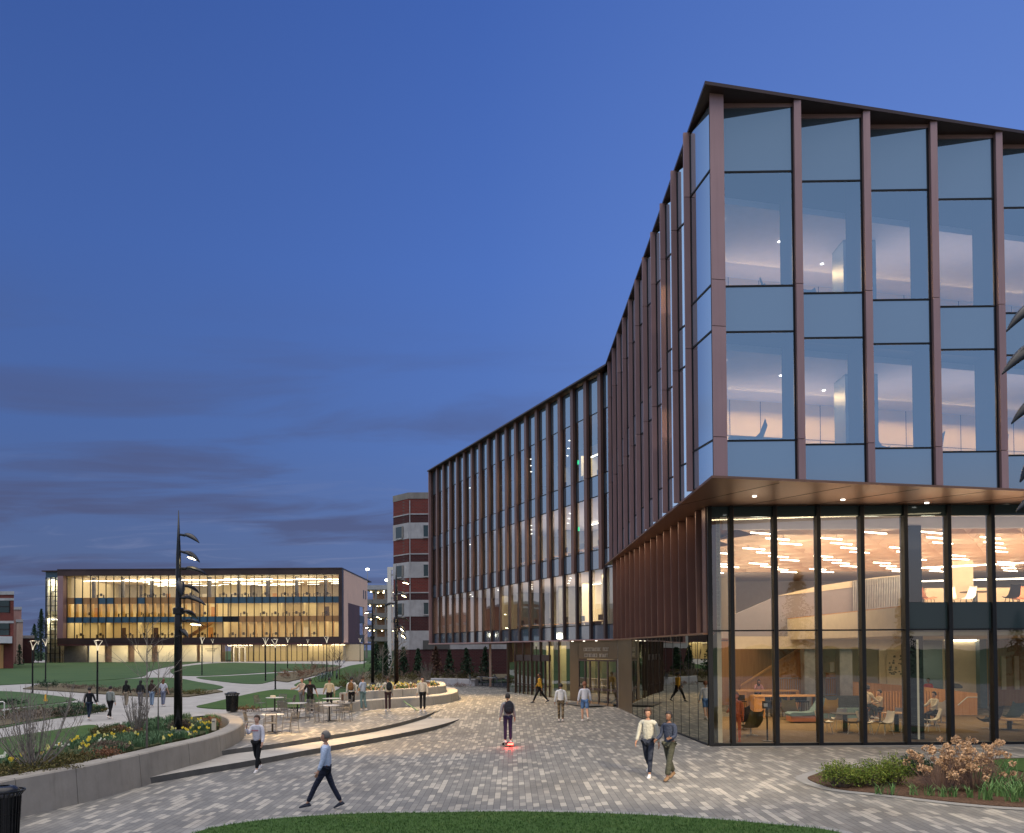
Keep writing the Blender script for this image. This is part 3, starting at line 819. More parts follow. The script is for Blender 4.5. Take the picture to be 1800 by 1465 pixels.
# lettering above the doors
def text(name, body, size, mat, parent, loc, rot, ext=.01):
    c = bpy.data.curves.new(name, 'FONT'); c.body = body; c.size = size; c.extrude = ext; c.align_x = 'CENTER'; c.align_y = 'CENTER'
    o = bpy.data.objects.new(name, c); COL.objects.link(o); o.data.materials.append(mat); o.parent = parent
    o.location = Vector(loc) - wloc(parent); o.rotation_euler = rot
    return o
sp = lerp2(V0, V1, .42) + dn * .03
ang = math.atan2(-dB.y, -dB.x)
def letter_row(z, runs, h):
    # too small and worn in the photograph to read: raised letter strokes in the same word lengths
    rnd = random.Random(int(z * 100)); mb = MB(); s_ = 0.0; tot = sum(runs) * .17 + .2 * (len(runs) - 1)
    s_ = -tot / 2; e = -dB
    for r in runs:
        for k in range(r):
            o_ = sp + e * s_; a = rnd.random()
            mb.slab(o_, o_ + e * .03, z, z + h, .02, 1)
            if a < .75: mb.slab(o_ + e * .03, o_ + e * .11, z + h - .03, z + h, .02, 1)
            if a > .25: mb.slab(o_ + e * .03, o_ + e * .11, z, z + .03, .02, 1)
            if a > .5: mb.slab(o_ + e * .10, o_ + e * .13, z + .03, z + h - .03, .02, 1)
            s_ += .17
        s_ += .2
    mb.build('sign_lettering', SIGN, MAINB, world=True)
letter_row(3.2, [12, 4], .19); letter_row(2.86, [9, 6], .19)
MB().prism([jb - wn * .05, V0 + dn * .15, V1 + dn * .15, V1 - dn * 3.0, jb - wn * 3], 3.781, 3.83).build('vestibule_soffit', 'soffit', MAINB, world=True)
for t in (.25, .5, .75):
    c = lerp2(V0, V1, t) + dn * .55
    downlight(c.x, c.y, 3.78, .06)
mat_ = thing('door_mat', 'dark recessed door mat on the pavers before the bronze doors', 'mat', (4.6, 47.5, 0))
a = lerp2(V0, V1, .15) + dn * .25; b = lerp2(V0, V1, .75) + dn * .25
MB().prism([a, b, b + dn * 1.3, a + dn * 1.3], .012 + gz0(4, 50), .03 + gz0(4, 50)).build('mat_pad', 'riser', mat_, world=True)
# ground floor glass wall under the wing
g0 = V1 + Vector((-.0, .0)); GLN = 9.2
GWALL = glass('ground_glass', (.70, .74, .66), .28, (.8, .88, .85), 0, .25)
nb = 7
for i in range(nb):
    p = g0 + dB * (GLN * i / nb); q = g0 + dB * (GLN * (i + 1) / nb)
    w_ = MB().quad((q.x, q.y, .1), (p.x, p.y, .1), (p.x, p.y, 3.80), (q.x, q.y, 3.80)).build('window', GWALL, MAINB, world=True)
    f = MB().slab(q, q + dB * .05, 0, 3.80, .10, 1)
    if 2 <= i <= 5:
        f.slab(p + dn * .03, q + dn * .03, 2.55, 2.95, .08, -1)
        f.slab(lerp2(p, q, .5), lerp2(p, q, .5) + dB * .05, 0, 2.6, .08, 1); f.slab(p + dn * .02, q + dn * .02, .95, 1.02, .06, -1)
    f.slab(p, q, 0, .12, .09, -1)
    f.build('frame', 'darkbr', w_, world=True)
gend = g0 + dB * GLN
MB().slab(gend, gend - dn * 8, 0, 3.80, .2, 1).build('end_wall', 'black', MAINB, world=True)
p8 = G(862, 1207, gz0)
MB().box((p8.x - .09, p8.y - .09, gz0(p8.x, p8.y)), (p8.x + .09, p8.y + .09, 3.75)).build('column', 'tan', MAINB, world=True)
# rooms behind the ground glass
q0 = g0 - dn * 7 - dB * 4; q1 = gend - dn * 7
MB().slab(q0, q1, 0, 3.80, .2, -1).build('back_wall', 'cream', MAINB, world=True)
MB().prism([g0 - dB * 5, gend, gend - dn * 8, g0 - dB * 5 - dn * 8], -.25, .02 + .3).build('floor', 'wfloor', MAINB, world=True)
cc = lerp2(g0, gend, .5) - dn * 3.5
area('room_light', (cc.x, cc.y, 3.55), (3, 13), 480, (1, .80, .42), (0, 0, math.atan2(dB.y, dB.x) - R(90)), MAINB)
for t in (.1, .3, .52, .74, .95):
    c = lerp2(g0, gend, t) - dn * 3
    MB().box((c.x - .25, c.y - .25, .3), (c.x + .25, c.y + .25, 3.80)).build('column', 'cream', MAINB, world=True)

# ---------------------------------------------------------------- long wing
Bp0 = Vector((5.45, 50.9)); Bp1 = Vector((-7.15, 79.3)); bd = (Bp1 - Bp0).normalized(); bn = Vector((bd.y, -bd.x)); bn = bn if bn.x < 0 else -bn
LB = (Bp1 - Bp0).length
Bs = Bp0 - bd * 2.2
WB = 3.78
nB = 18; mB = LB / nB
BZ = [3.90, 4.75, 8.05, 9.2, 12.4, 13.65, 17.4, 19.5]
for i in range(-1, nB):
    a = Bp0 + bd * (mB * i); b = Bp0 + bd * (mB * (i + 1))
    # outward right of b->a?
    panel_run(b, a, MAINB, G_WING, SPAN, BZ, (1, 3, 5), .05)
    z_ = [(8.0, 13.63), (13.65, 19.60)]
    e = b
    for z0, z1 in z_:
        MB().prism([e, e + bn * .20, e + bn * .20 + bd * .36, e + bd * .50], z0, z1).build('fin', 'bronze', MAINB, world=True)
    e = b - bd * .28
    MB().prism([e, e + bn * .16, e + bn * .16 + bd * .2, e + bd * .28], 3.88, 8.04).build('lower_fin', 'darkbr', MAINB, world=True)
MB().prism([Bs + bn * .5, Bp1 + bn * .5 + bd * .2, Bp1 + bd * .2 - bn * 16, Bs - bn * 16], 19.60, 19.70).build('roof', 'darkbr', MAINB, world=True)
MB().prism([Bs + bn * .46, Bp1 + bn * .46 + bd * .12, Bp1 + bd * .12 - bn * 14, Bs - bn * 14], 3.79, 3.89).build('soffit', 'pink', MAINB, world=True)
MB().prism([Bs - bn * .1, Bp1 - bn * .1, Bp1 - bn * 15, Bs - bn * 15], 19.5, 19.595).build('roof_deck', 'darkbr', MAINB, world=True)
MB().prism([Bp1 + bn * .42, Bp1 + bn * .42 + bd * .1, Bp1 + bd * .1 - bn * 14, Bp1 - bn * 14], 3.89, 19.60).build('end_wall', 'pink', MAINB, world=True)
for z0, z1 in ((3.9, 4.3), (8.1, 9.0), (12.45, 13.4)):
    MB().prism([Bs - bn * .2, Bp1 - bn * .2, Bp1 - bn * 14, Bs - bn * 14], z0, z1).build('floor_plate', CEIL, MAINB, world=True)
MB().slab(Bs - bn * 7.5, Bp1 - bn * 7.5, 4.3, 19.1, .2, -1).build('back_wall', 'cream', MAINB, world=True)
LBAR = emit('light_bar', (1, .90, .68), 7.0)
WARMW = emit('light_bar_warm', (1, .82, .52), 6.0)
for z, pw in ((8.08, 620), (12.43, 420), (17.35, 300)):
    for k in range(6 if z < 9 else 3):
        c = lerp2(Bs, Bp1, .12 + .155 * k) - bn * 3.5
        area('room_light', (c.x, c.y, z - .06), (3.5, 4.6), pw * (1 if k < 3 else .16), (1, .82, .52), (0, 0, math.atan2(bd.y, bd.x) - R(90)), MAINB)
    a = Bs - bn * 5.2; b = lerp2(Bs, Bp1, .42) - bn * 5.2
    MB().bar((a.x, a.y, z - .12), (b.x, b.y, z - .12), .12, .05).build('ceiling_light', LBAR, MAINB, world=True)
    for k in range(14):
        c = lerp2(Bs, Bp1, .10 + k * .062) - bn * (1.6 + (k % 3))
        downlight(c.x, c.y, z - .01, .07)
EX = emit('exit_green', (.05, .9, .35), 1.6)
for z in (16.3, 11.6):
    c = lerp2(Bs, Bp1, .36) - bn * 3
    ex = MB().slab(c, c + Vector((.55, -.15)), z, z + .28, .04).build('exit_sign', EX, MAINB, world=True)
# wing room partitions
for k, zz in [(kk, z) for kk in range(9) for z in ((4.3, 8.1), (9.0, 12.45), (13.4, 17.3))]:
    p = lerp2(Bs, Bp1, .05 + k * .115) - bn * 4.5
    if (k * 7 + int(zz[0])) % 3:
        MB().slab(p, p - bn * 3, zz[0], zz[1], .12).build('partition', 'cream' if k % 2 else 'greym', MAINB, world=True)
# ================================================================== lobby interior
def LX(px, Y): p = P(px, 1150, Y); return p.x
def LZz(py, Y, px=1500): return P(px, py, Y).z
MB().box((6.9, YF + .15, -.3), (34, 58, .03)).build('floor', 'wfloor', MAINB, world=True)
MB().prism([w0 - wn * .35, w0 - wn * .35 + wd * 26, w0 - wn * .5 + wd * 26, w0 - wn * .5], .03, 8.1).build('inner_wall', 'cream', MAINB, world=True)
LAV = plain('lobby_wall', (.40, .37, .37), .8, 0, .05)
MB().box((6.9, 56, .03), (34, 56.3, 8.15)).build('back_wall', LAV, MAINB, world=True)
# pleated triangular ceiling with linear lamps
PL = plain('pleated_ceiling', (.60, .46, .37), .8, 0, .05)
cs = 2.05; mb = MB()
nx, ny = 13, 11
def cpt(i, j):
    x = 8.2 + i * cs + (j % 2) * cs / 2; y = 31.45 + j * cs * .80
    return Vector((x, y, 7.64))
for j in range(ny):
    for i in range(nx):
        a, b = cpt(i, j), cpt(i + 1, j); c, d = (cpt(i, j + 1), cpt(i + 1, j + 1))
        if j % 2 == 0: tr = ((a, b, c), (b, d, c))
        else: tr = ((a, b, d), (a, d, c))
        for t_ in tr:
            m_ = (t_[0] + t_[1] + t_[2]) / 3 + Vector((0, 0, .52))
            for e0, e1 in ((0, 1), (1, 2), (2, 0)): mb.add([tuple(t_[e0]), tuple(t_[e1]), tuple(m_)], [(0, 2, 1)])
mb.build('pleated_ceiling', PL, MAINB, world=True)
MB().box((7.0, YF + .4, 8.0), (34, 31.2, 8.17)).build('ceiling', LAV, MAINB, world=True)
MB().box((7.0, 49.6, 7.6), (34, 56, 8.17)).build('ceiling', LAV, MAINB, world=True)
MB().box((7.6, 31.22, 7.60), (33, 31.4, 8.17)).build('bulkhead', LAV, MAINB, world=True)
lm = None
LLAMP = emit('linear_lamp', (1, .84, .60), 13.0)
for j in range(0, ny):
    for i in range(nx):
        a = cpt(i, j); b = cpt(i + 1, j)
        c = (a + b) / 2 + Vector((0, .35, 0)); c.z = 7.50
        if c.x > 31 or (i + 2 * j) % 3 == 1: continue
        if lm is None:
            lm = thing('linear_lamp', 'short glowing bar lamp hung under the pleated lobby ceiling', 'lamp', c, R(28), 'bar lamps under the pleated lobby ceiling')
            MB().box((-.60, -.025, 0), (.60, .025, .04)).build('diffuser', LLAMP, lm)
            MB().bar((-.3, 0, .05), (-.3, 0, .5), .015).build('hanger', 'steel', lm); MB().bar((.3, 0, .05), (.3, 0, .5), .015).build('hanger', 'steel', lm)
        else: dup(lm, c, R(28))
area('room_light', (16, 41, 7.0), (16, 14), 1050, (1, .80, .56), (0, 0, 0), MAINB)
area('ceiling_fill', (18, 30.7, 6.8), (20, .6), 170, (1, .80, .62), (R(180), 0, 0), MAINB)  # added uplights in mid-air that brighten the lobby ceiling, no fixtures there
area('ceiling_fill', (18, 42, 5.9), (20, 18), 520, (1, .74, .45), (R(180), 0, 0), MAINB)
area('ceiling_fill', (18, 33.2, 5.2), (22, .8), 330, (1, .76, .48), (R(125), 0, 0), MAINB, R(120))
area('ceiling_fill', (10, 42, 5.4), (.8, 18), 200, (1, .76, .48), (0, R(-125), 0), MAINB, R(120))
area('room_light', (16, 38, 3.6), (18, 5), 620, (1, .74, .42), (0, 0, 0), MAINB)
area('room_light', (17, 50, 3.5), (18, 1.2), 520, (1, .78, .48), (0, 0, 0), MAINB)
area('room_light', (24, 37, 7.0), (9, 6), 420, (1, .68, .36), (0, 0, 0), MAINB)
# upstairs: pale slanted parapet, slatted guard, mezzanine at right
YB = 42.5
def poly_y(px, Y, t):
    """upright panel drawn by its outline as seen, standing at depth Y, thickness t"""
    mb = MB(); p = [P(a, b, Y) for a, b in px]; n = len(p)
    mb.add([(v.x, Y, v.z) for v in p] + [(v.x, Y + t, v.z) for v in p], [tuple(range(n)), tuple(range(2 * n - 1, n - 1, -1))] + [(i, n + i, n + (i + 1) % n, (i + 1) % n) for i in range(n)])
    return mb
poly_y([(1288, 1135), (1596, 1135), (1596, 1112), (1596, 1012), (1500, 1022), (1366, 1048), (1288, 1082)], YB, .2).build('parapet', plain('parapet_plaster', (.25, .23, .25), .8, 0, .05), MAINB, world=True)
poly_y([(1288, 1141), (1600, 1141), (1600, 1119), (1288, 1119)], YB - .3, .25).build('balcony_edge', 'cream', MAINB, world=True)
sl = MB()
for k in range(34):
    a = P(1500 + k * 3, 1100, YB - .15); zt_ = P(1500, 1022 - k * .3, YB).z
    sl.box((a.x, YB - .2, a.z - .6), (a.x + .035, YB - .12, zt_))
sl.build('slat_guard', 'steel', MAINB, world=True)
poly_y([(1366, 1048), (1440, 1030), (1540, 1015), (1596, 1010), (1596, 1020), (1440, 1040)], YB - .06, .05).build('parapet_rail', 'cream', MAINB, world=True)
mzx = 13.45
MB().box((mzx, YF + .35, 3.72), (34, 55, 4.72)).build('mezzanine', 'cream', MAINB, world=True)
MB().box((mzx, YF + .35, 4.72), (34, 55, 4.76)).build('floor', 'wood', MAINB, world=True)
a = P(1655, 1000, 43)
MB().box((LX(1630, 41), 41, 4.76), (34, 41.2, 6.1)).build('back_wall', 'cream', MAINB, world=True)
MB().box((LX(1676, 37), 37, 4.76), (LX(1676, 37) + .9, 37.6, 7.0)).build('column', 'cream', MAINB, world=True)
MB().bar((LX(1620, 40), 40, 6.35), (31, 40, 6.6), .06, .05).build('light_strip', LLAMP, MAINB, world=True)
MB().bar((LX(1620, 36), 36, 6.6), (31, 33, 7.0), .06, .05).build('light_strip', LLAMP, MAINB, world=True)
# ground level: stair wall, panels, low oak wall with slats
YS = 47.0
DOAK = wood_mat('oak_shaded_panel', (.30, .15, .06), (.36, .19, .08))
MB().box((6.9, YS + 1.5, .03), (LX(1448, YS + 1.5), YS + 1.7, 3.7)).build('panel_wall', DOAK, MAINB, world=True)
poly_y([(1303, 1250), (1446, 1250), (1446, 1138), (1412, 1138), (1303, 1206)], YS, .25).build('stair_wall', 'wood', MAINB, world=True)
MB().bar(tuple(P(1303, 1205, YS - .06)), tuple(P(1410, 1137, YS - .06)), .07, .10).build('stair_nosing', 'oakh', MAINB, world=True)
MB().box((LX(1448, 48), 48.2, .03), (LX(1548, 48), 48.4, 3.7)).build('back_wall', 'cream', MAINB, world=True)
MB().box((LX(1545, 45), 45, .03), (LX(1590, 45), 45.2, 3.7)).build('back_wall', 'cream', MAINB, world=True)
MB().box((LX(1590, 52), 52, .03), (LX(1665, 52), 52.2, 3.7)).build('dark_wall', 'bluemet', MAINB, world=True)
MB().box((LX(1660, 46), 46, .03), (LX(1715, 46), 46.2, 3.7)).build('back_wall', 'cream', MAINB, world=True)
MB().box((LX(1715, 46), 45.6, .03), (LX(1727, 46), 46.2, 3.7)).build('column', 'bluemet', MAINB, world=True)
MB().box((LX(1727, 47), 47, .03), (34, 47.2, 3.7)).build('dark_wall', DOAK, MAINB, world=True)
for a_ in (1760, 1783): MB().box((LX(a_, 46.9), 46.9, 1.0), (LX(a_ + 8, 46.9), 46.98, 2.8)).build('wall_niche', 'cream', MAINB, world=True)
for a_, y_ in ((1425, 44), (1487, 44), (1610, 31.2)):
    x = LX(a_, y_)
    MB().box((x - (.32 if y_ > 40 else .26), y_, .03), (x + (.32 if y_ > 40 else .26), y_ + .6, 3.7 if y_ > 40 else 7.7)).build('column', 'steel' if y_ > 40 else 'frame', MAINB, world=True)
MB().box((LX(1612, 31.2) - .03, 31.14, .03), (LX(1612, 31.2) + .03, 31.18, 3.6)).build('column_light', emit('column_strip', (1, .86, .6), .3), MAINB, world=True)
# low oak walls
poly_y([(1480, 1262), (1640, 1262), (1640, 1212), (1597, 1206), (1480, 1197)], 44.2, .2).build('low_wall', 'wood', MAINB, world=True)
poly_y([(1625, 1262), (1718, 1262), (1718, 1219), (1625, 1208)], 42, .2).build('low_wall', 'wood', MAINB, world=True)
sl = MB()
for k in range(24):
    x = LX(1532 + k * 5, 41); sl.box((x, 40.9, .03), (x + .05, 41.0, 1.25))
sl.build('slat_screen', 'wood', MAINB, world=True)
gr = MB()
for k in range(32):
    x = LX(1365 + k * 4, 45); gr.box((x, 45, .9), (x + .02, 45.03, 1.75))
gr.box((LX(1365, 45), 44.98, 1.73), (LX(1492, 45), 45.05, 1.78)); gr.box((LX(1365, 45), 44.98, .88), (LX(1492, 45), 45.05, .93))
gr.build('guard_rail', 'steel', MAINB, world=True)
hr = MB(); hr.tube([P(1684, 1240, 41.5), P(1700, 1226, 41.5), P(1718, 1226, 41.5)], .03, 6); hr.build('handrail', 'steel', MAINB, world=True)
for a, c in ((1505, 1), (1600, 0)):
    pass
MB().bar((LX(1546, 44.9), 44.9, 3.66), (LX(1596, 44.9), 44.9, 3.66), .05, .06).build('light_strip', LLAMP, MAINB, world=True)
MB().bar((LX(1662, 45.9), 45.9, 3.66), (LX(1726, 45.9), 45.9, 3.66), .05, .06).build('light_strip', LLAMP, MAINB, world=True)
MB().box((LX(1517, 43), 43, 6.0), (LX(1517, 43) + .45, 43.05, 6.22)).build('exit_sign', EX, MAINB, world=True)
MB().box((LX(1750, 43), 40, 6.3), (LX(1750, 43) + .45, 40.05, 6.6)).build('exit_sign', EX, MAINB, world=True)

# ---------------- furniture pieces of the lobby
def fl(px, Y, z=.03): return Vector((LX(px, Y), Y, z))
def bar_counter(label, px0, px1, Y, h=1.08):
    c = fl((px0 + px1) / 2, Y); L = LX(px1, Y) - LX(px0, Y)
    t = thing('bar_counter', label, 'counter', c)
    MB().box((-L / 2, -.35, h - .07), (L / 2, .45, h)).build('top', 'oakh', t)
    MB().box((-L / 2, -.30, 0), (-L / 2 + .5, .40, h - .072)).build('end_panel', 'wood', t)
    MB().box((L / 2 - .15, -.30, 0), (L / 2, .40, h - .072)).build('end_panel', 'wood', t)
    return t
bar_counter('long oak bar counter in the lobby with a person leaning at it', 1292, 1400, 44.5, 1.15)
bar_counter('nearer oak counter with a block end and dark stools beneath', 1322, 1436, 41.5, 1.05)
def make_stool():
    t = thing('bar_stool', 'dark bar stool on thin legs under the oak counter', 'stool', (0, 0, 0), 0, 'bar stools at the oak counter')
    MB().box((-.2, -.19, .68), (.2, .19, .73)).build('seat', 'black', t)
    MB().box((-.2, .16, .735), (.2, .20, 1.0)).build('backrest', 'black', t)
    for sx in (-1, 1):
        for sy in (-1, 1): MB().bar((sx * .16, sy * .15, .68), (sx * .2, sy * .2, 0), .025).build('leg', 'black', t)
    return t
stool = make_stool(); stool.location = fl(1303, 42.5)
for px, Y in ((1347, 41.8), (1362, 42), (1378, 41.8), (1395, 42), (1412, 41.9)): dup(stool, fl(px, Y), random.uniform(-.4, .4))
def shell_chair(label, loc, rz, mat, leg='steel', group=None, swivel=False, lounge=False):
    t = thing('lounge_chair' if lounge else 'cafe_chair', label, 'chair', loc, rz, group)
    w_, sh = (.36, .40) if lounge else (.23, .45)
    # one curved shell: seat turning up into the back
    mb = MB(); rows = []
    prof = [(-.26, sh + .02), (-.1, sh - .03), (.12, sh - .02), (.24, sh + .07), (.30, sh + .25), (.35, sh + .43)] if not lounge else \
           [(-.36, sh - .02), (-.15, sh - .1), (.12, sh - .08), (.28, sh + .08), (.36, sh + .30), (.44, sh + .52)]
    for i, (y, z) in enumerate(prof):
        ww = w_ * (1 - .10 * abs(i - 2) / 3) * (1.0 if i < 4 else .92)
        rows.append([(-ww, y - .02, z + (.10 if lounge else .02)), (-ww * .6, y, z), (0, y + .01, z - .01), (ww * .6, y, z), (ww, y - .02, z + (.10 if lounge else .02))])
    for off, flip in ((0, False), (-.025, True)):
        k = len(mb.v)
        for r in rows: mb.v += [(x, y + (.02 if off else 0), z + off) for x, y, z in r]
        for i in range(len(rows) - 1):
            for j in range(4):
                q = (k + i * 5 + j, k + i * 5 + j + 1, k + (i + 1) * 5 + j + 1, k + (i + 1) * 5 + j)
                mb.f.append(q if not flip else q[::-1])
    mb.build('seat_shell', mat, t, smooth=True)
    if swivel:
        MB().tube([(0, 0, 0.02), (0, 0, sh - .12)], .03, 8).build('pedestal', leg, t)
        b = MB()
        for k in range(4):
            a = k * math.pi / 2 + .4; b.bar((0, 0, .03), (.3 * math.cos(a), .3 * math.sin(a), .015), .04, .02)
        b.build('base', leg, t)
    else:
        for sx in (-1, 1):
            for sy in (-1, 1): MB().tube([(sx * .12, sy * .12, sh - .04), (sx * .21, sy * .22 + .02, 0)], .012, 6).build('leg', leg, t)
    return t
OLIVE = plain('olive_fabric', (.12, .10, .03), .9, 0, .15); TEAL = plain('teal_fabric', (.12, .19, .20), .9, 0, .12)
CHW = plain('white_shell', (.70, .68, .62), .4, 0, .03); DKF = plain('charcoal_fabric', (.03, .035, .04), .8, 0, .2); ORF = plain('terracotta_fabric', (.42, .16, .09), .9, 0, .1)
MUST = plain('mustard_fabric', (.35, .22, .02), .9, 0, .1)
shell_chair('olive swivel lounge chair seen from behind just inside the corner glass', fl(1318, 33), R(200), OLIVE, swivel=True, lounge=True)
shell_chair('charcoal lounge chair partly behind the orange figure', fl(1305, 35.5), R(160), DKF, swivel=True, lounge=True)
shell_chair('olive lounge chair beyond the dark music stand', fl(1388, 40), R(150), OLIVE, swivel=True, lounge=True)
shell_chair('mustard lounge chair beside the slatted oak wall', fl(1455, 40), R(180), MUST, swivel=True, lounge=True)
shell_chair('dark green lounge chair right of the last wide mullion', fl(1738, 35), R(210), DKF, swivel=True, lounge=True)
shell_chair('teal lounge chair behind the low round table at the right edge', fl(1777, 37), R(190), TEAL, swivel=True, lounge=True)
shell_chair('pale grey recliner beside the seated person in white', fl(1652, 38), R(140), CHW, swivel=True, lounge=True)
WL_ = 'white shell cafe chair around a dark table behind the lobby glass'
for k, (px, Y, rz, lb) in enumerate([(1449, 33.6, 100, 'white cafe chair left of the first dark table, facing right'), (1473, 35, 180, 'white cafe chair on the far side of the first dark table'), (1498, 33.4, -110, 'white cafe chair right of the first dark table, left of the mullion'), (1521, 33.2, 80, 'white cafe chair just right of the fourth mullion, facing right'),
                         (1553, 33, -70, 'white cafe chair at the second table, turned to the left'), (1577, 35.2, 170, 'white cafe chair behind the second dark table'), (1594, 33.2, -95, 'white cafe chair nearest the black column'), (1636, 34.2, -100, 'white cafe chair just right of the black column')]):
    shell_chair(lb, fl(px, Y), R(rz), CHW, 'white', 'white cafe chairs in the lobby')
def cafe_table(lb, px, Y, r=.55, h=.74, mat='black', g='dark tables in the lobby'):
    t = thing('cafe_table', lb, 'table', fl(px, Y), 0, g)
    MB().lathe([(0, h), (r, h), (r, h - .03), (0, h - .03)], 24).build('table_top', mat, t)
    MB().tube([(0, 0, 0.02), (0, 0, h - .03)], .09, 10).build('pedestal', 'black', t)
    MB().lathe([(0.0, .03), (.3, .02), (.3, 0)], 20).build('base', 'black', t)
cafe_table('dark pedestal table between the first group of white chairs', 1484, 33.9)
cafe_table('dark pedestal table between the second group of white chairs', 1574, 34.1, mat='wood')
cafe_table('low round table before the teal lounge chair', 1772, 34.6, .6, .42, 'wood')
ms = thing('music_stand', 'thin black stand with a dark tilted plate inside the corner bay', 'stand', fl(1347, 30.9))
MB().box((-.17, -.02, 1.15), (.17, .02, 1.42)).build('plate', 'black', ms); MB().box((-.12, -.03, 1.22), (.02, -.021, 1.34)).build('card', 'white', ms)
MB().tube([(0, 0, .03), (0, 0, 1.2)], .03, 8).build('pole', 'black', ms); MB().lathe([(0, .03), (.18, .02), (.18, 0)], 16).build('base', 'black', ms)
cz = thing('chaise', 'teal and terracotta curved chaise in the middle of the lobby', 'chaise', fl(1412, 38.5))
mb = MB(); prof = [(-.75, .40), (-.6, .47), (.0, .45), (.35, .50), (.6, .85), (.72, 1.1), (.80, 1.08), (.74, .8), (.6, .35), (-.7, .3)]
mb.add([(x, -.4, z) for x, z in prof] + [(x, .4, z) for x, z in prof], [tuple(range(10)), tuple(range(19, 9, -1))] + [(i, 10 + i, 10 + (i + 1) % 10, (i + 1) % 10) for i in range(10)])
mb.build('seat', TEAL, cz); MB().box((-.68, -.36, .06), (.62, .36, .299)).build('base', ORF, cz)
bn_ = thing('banquette', 'long dark blue banquette along the oak slats', 'bench', fl(1475, 41))
MB().box((-1.1, -.35, .0), (1.1, .35, .44)).build('seat', TEAL, bn_); MB().box((-1.1, .35, .0), (1.1, .5, 1.0)).build('backrest', DKF, bn_)
dsk = thing('reception_desk', 'small oak desk with a monitor beyond the slatted guard', 'desk', fl(1467, 46.5, .03))
MB().box((-.45, -.3, 1.9), (.45, .3, 1.95)).build('desktop', 'oakh', dsk)
MB().box((-.4, -.25, 0), (.4, .25, 1.9)).build('plinth', 'wood', dsk); MB().box((-.25, -.02, 2.0), (-.05, .02, 2.5)).build('monitor', 'white', dsk)
pst = thing('poster', 'wall piece with small scattered cards right of the bright wall', 'wall art', (LX(1572, 44.95), 44.93, 2.3))
MB().box((-.42, -.02, -1.0), (.42, .02, .9)).build('panel', 'cream', pst)
c_ = MB(); rr = random.Random(4)
for k in range(26):
    x = rr.uniform(-.34, .34); z = rr.uniform(-.5, .55); c_.box((x, -.03, z), (x + rr.uniform(.05, .14), -.022, z + rr.uniform(.04, .12)))
c_.build('cards', 'greym', pst)
# upstairs seats in view
for k, (px, Y, rz, lb) in enumerate([(1635, 33.5, 40, 'brown low chair upstairs nearest the black column'), (1672, 34, 150, 'cream shell chair upstairs in the second mezzanine bay'), (1700, 33.5, 200, 'cream shell chair upstairs with its high back to the window'), (1779, 33, 180, 'tall dark chair upstairs at the right edge'), (1793, 34, 190, 'orange slatted chair upstairs at the right edge')]):
    shell_chair(lb, fl(px, Y, 4.77), R(rz), [ORF, CHW, CHW, DKF, ORF][k], 'black', 'chairs on the mezzanine')
cafe_table('small table upstairs among the mezzanine chairs', 1716, 34.5)
for o in list(bpy.data.objects):
    if o.get('label') == 'small table upstairs among the mezzanine chairs': o.location.z = 4.77
# lounge furniture on the two office floors
for k, (lv, t_, o_, rz, lb) in enumerate([(13.88, 3.9, 1.8, 20, 'high backed lounge chair in the top floor second bay'), (13.88, 5.6, 1.7, 120, 'low lounge chair tipped back in the top floor third bay'), (13.88, 7.8, 1.6, 200, 'shell chair beside a table in the top floor fourth bay'), (13.88, 2.5, 2.4, 60, 'pale lounge chair in the top floor corner bay'),
                                      (9.27, 1.6, 1.9, 250, 'blue lounge chair in the lower office corner bay'), (9.27, 5.9, 1.6, 120, 'lounge chair leaning left in the lower office third bay'), (9.27, 7.9, 1.8, 200, 'round backed chair in the lower office fourth bay'), (9.27, 10.4, 1.6, 180, 'chair in the lower office bay at the right edge')]):
    c = T0 + dR * (t_ + .4) + nR * (1.25 if 'divider' not in lb else o_)
    shell_chair(lb, (c.x, c.y, lv + .01), R(rz), TEAL if k % 2 else plain('blue_fabric', (.10, .16, .24), .8, 0, .1), 'black', 'lounge chairs on the office floors', True, True)
for lv, t_, lb in ((13.88, 8.8, 'round table in the top floor fourth bay'), (9.27, 8.9, 'round table in the lower office fourth bay')):
    c = T0 + dR * t_ + nR * 2.6
    t = thing('round_table', lb, 'table', (c.x, c.y, lv), 0)
    MB().lathe([(0, .72), (.55, .72), (.55, .69), (0, .69)], 20).build('table_top', 'bluemet', t); MB().tube([(0, 0, 0), (0, 0, .69)], .05, 8).build('pedestal', 'bluemet', t)
c = T0 + dR * 4.0 + nR * 4.2
t = thing('room_divider', 'low grey divider standing in the lower office second bay', 'divider', (c.x, c.y, 9.27), R(13.5))
MB().box((-1.2, -.1, 0), (1.5, .1, 1.35)).build('panel', 'bluemet', t)
# desks inside the long wing
rr = random.Random(9)
dk = None
for lv in (4.32, 9.02, 13.42):
    for k in range(7):
        c = lerp2(Bs, Bp1, .09 + .07 * k) - bn * 1.6
        if dk is None:
            dk = thing('office_desk', 'wooden desk with a dark screen by the long wing windows', 'desk', (c.x, c.y, lv), 0, 'desks along the long wing windows')
            MB().box((-.7, -.35, .70), (.7, .35, .74)).build('desktop', 'wood', dk); MB().box((-.66, -.3, 0), (-.62, .3, .70)).build('leg', 'black', dk); MB().box((.62, -.3, 0), (.66, .3, .70)).build('leg', 'black', dk)
            MB().box((-.28, .1, .8), (.28, .13, 1.15)).build('screen', 'black', dk)
            dk.rotation_euler.z = math.atan2(bd.y, bd.x)
        else: dup(dk, (c.x, c.y, lv), math.atan2(bd.y, bd.x) + rr.uniform(-.1, .1))

area('wall_fill', (5.75, 39, 8.12), (.4, 17), 80, (1, .70, .45), (0, R(-12), R(3)), MAINB)  # two added fill lights along the copper wall, not real fixtures
area('wall_fill', (5.2, 39, 3.2), (.3, 17), 20, (1, .66, .36), (R(180), R(-25), R(3)), MAINB)
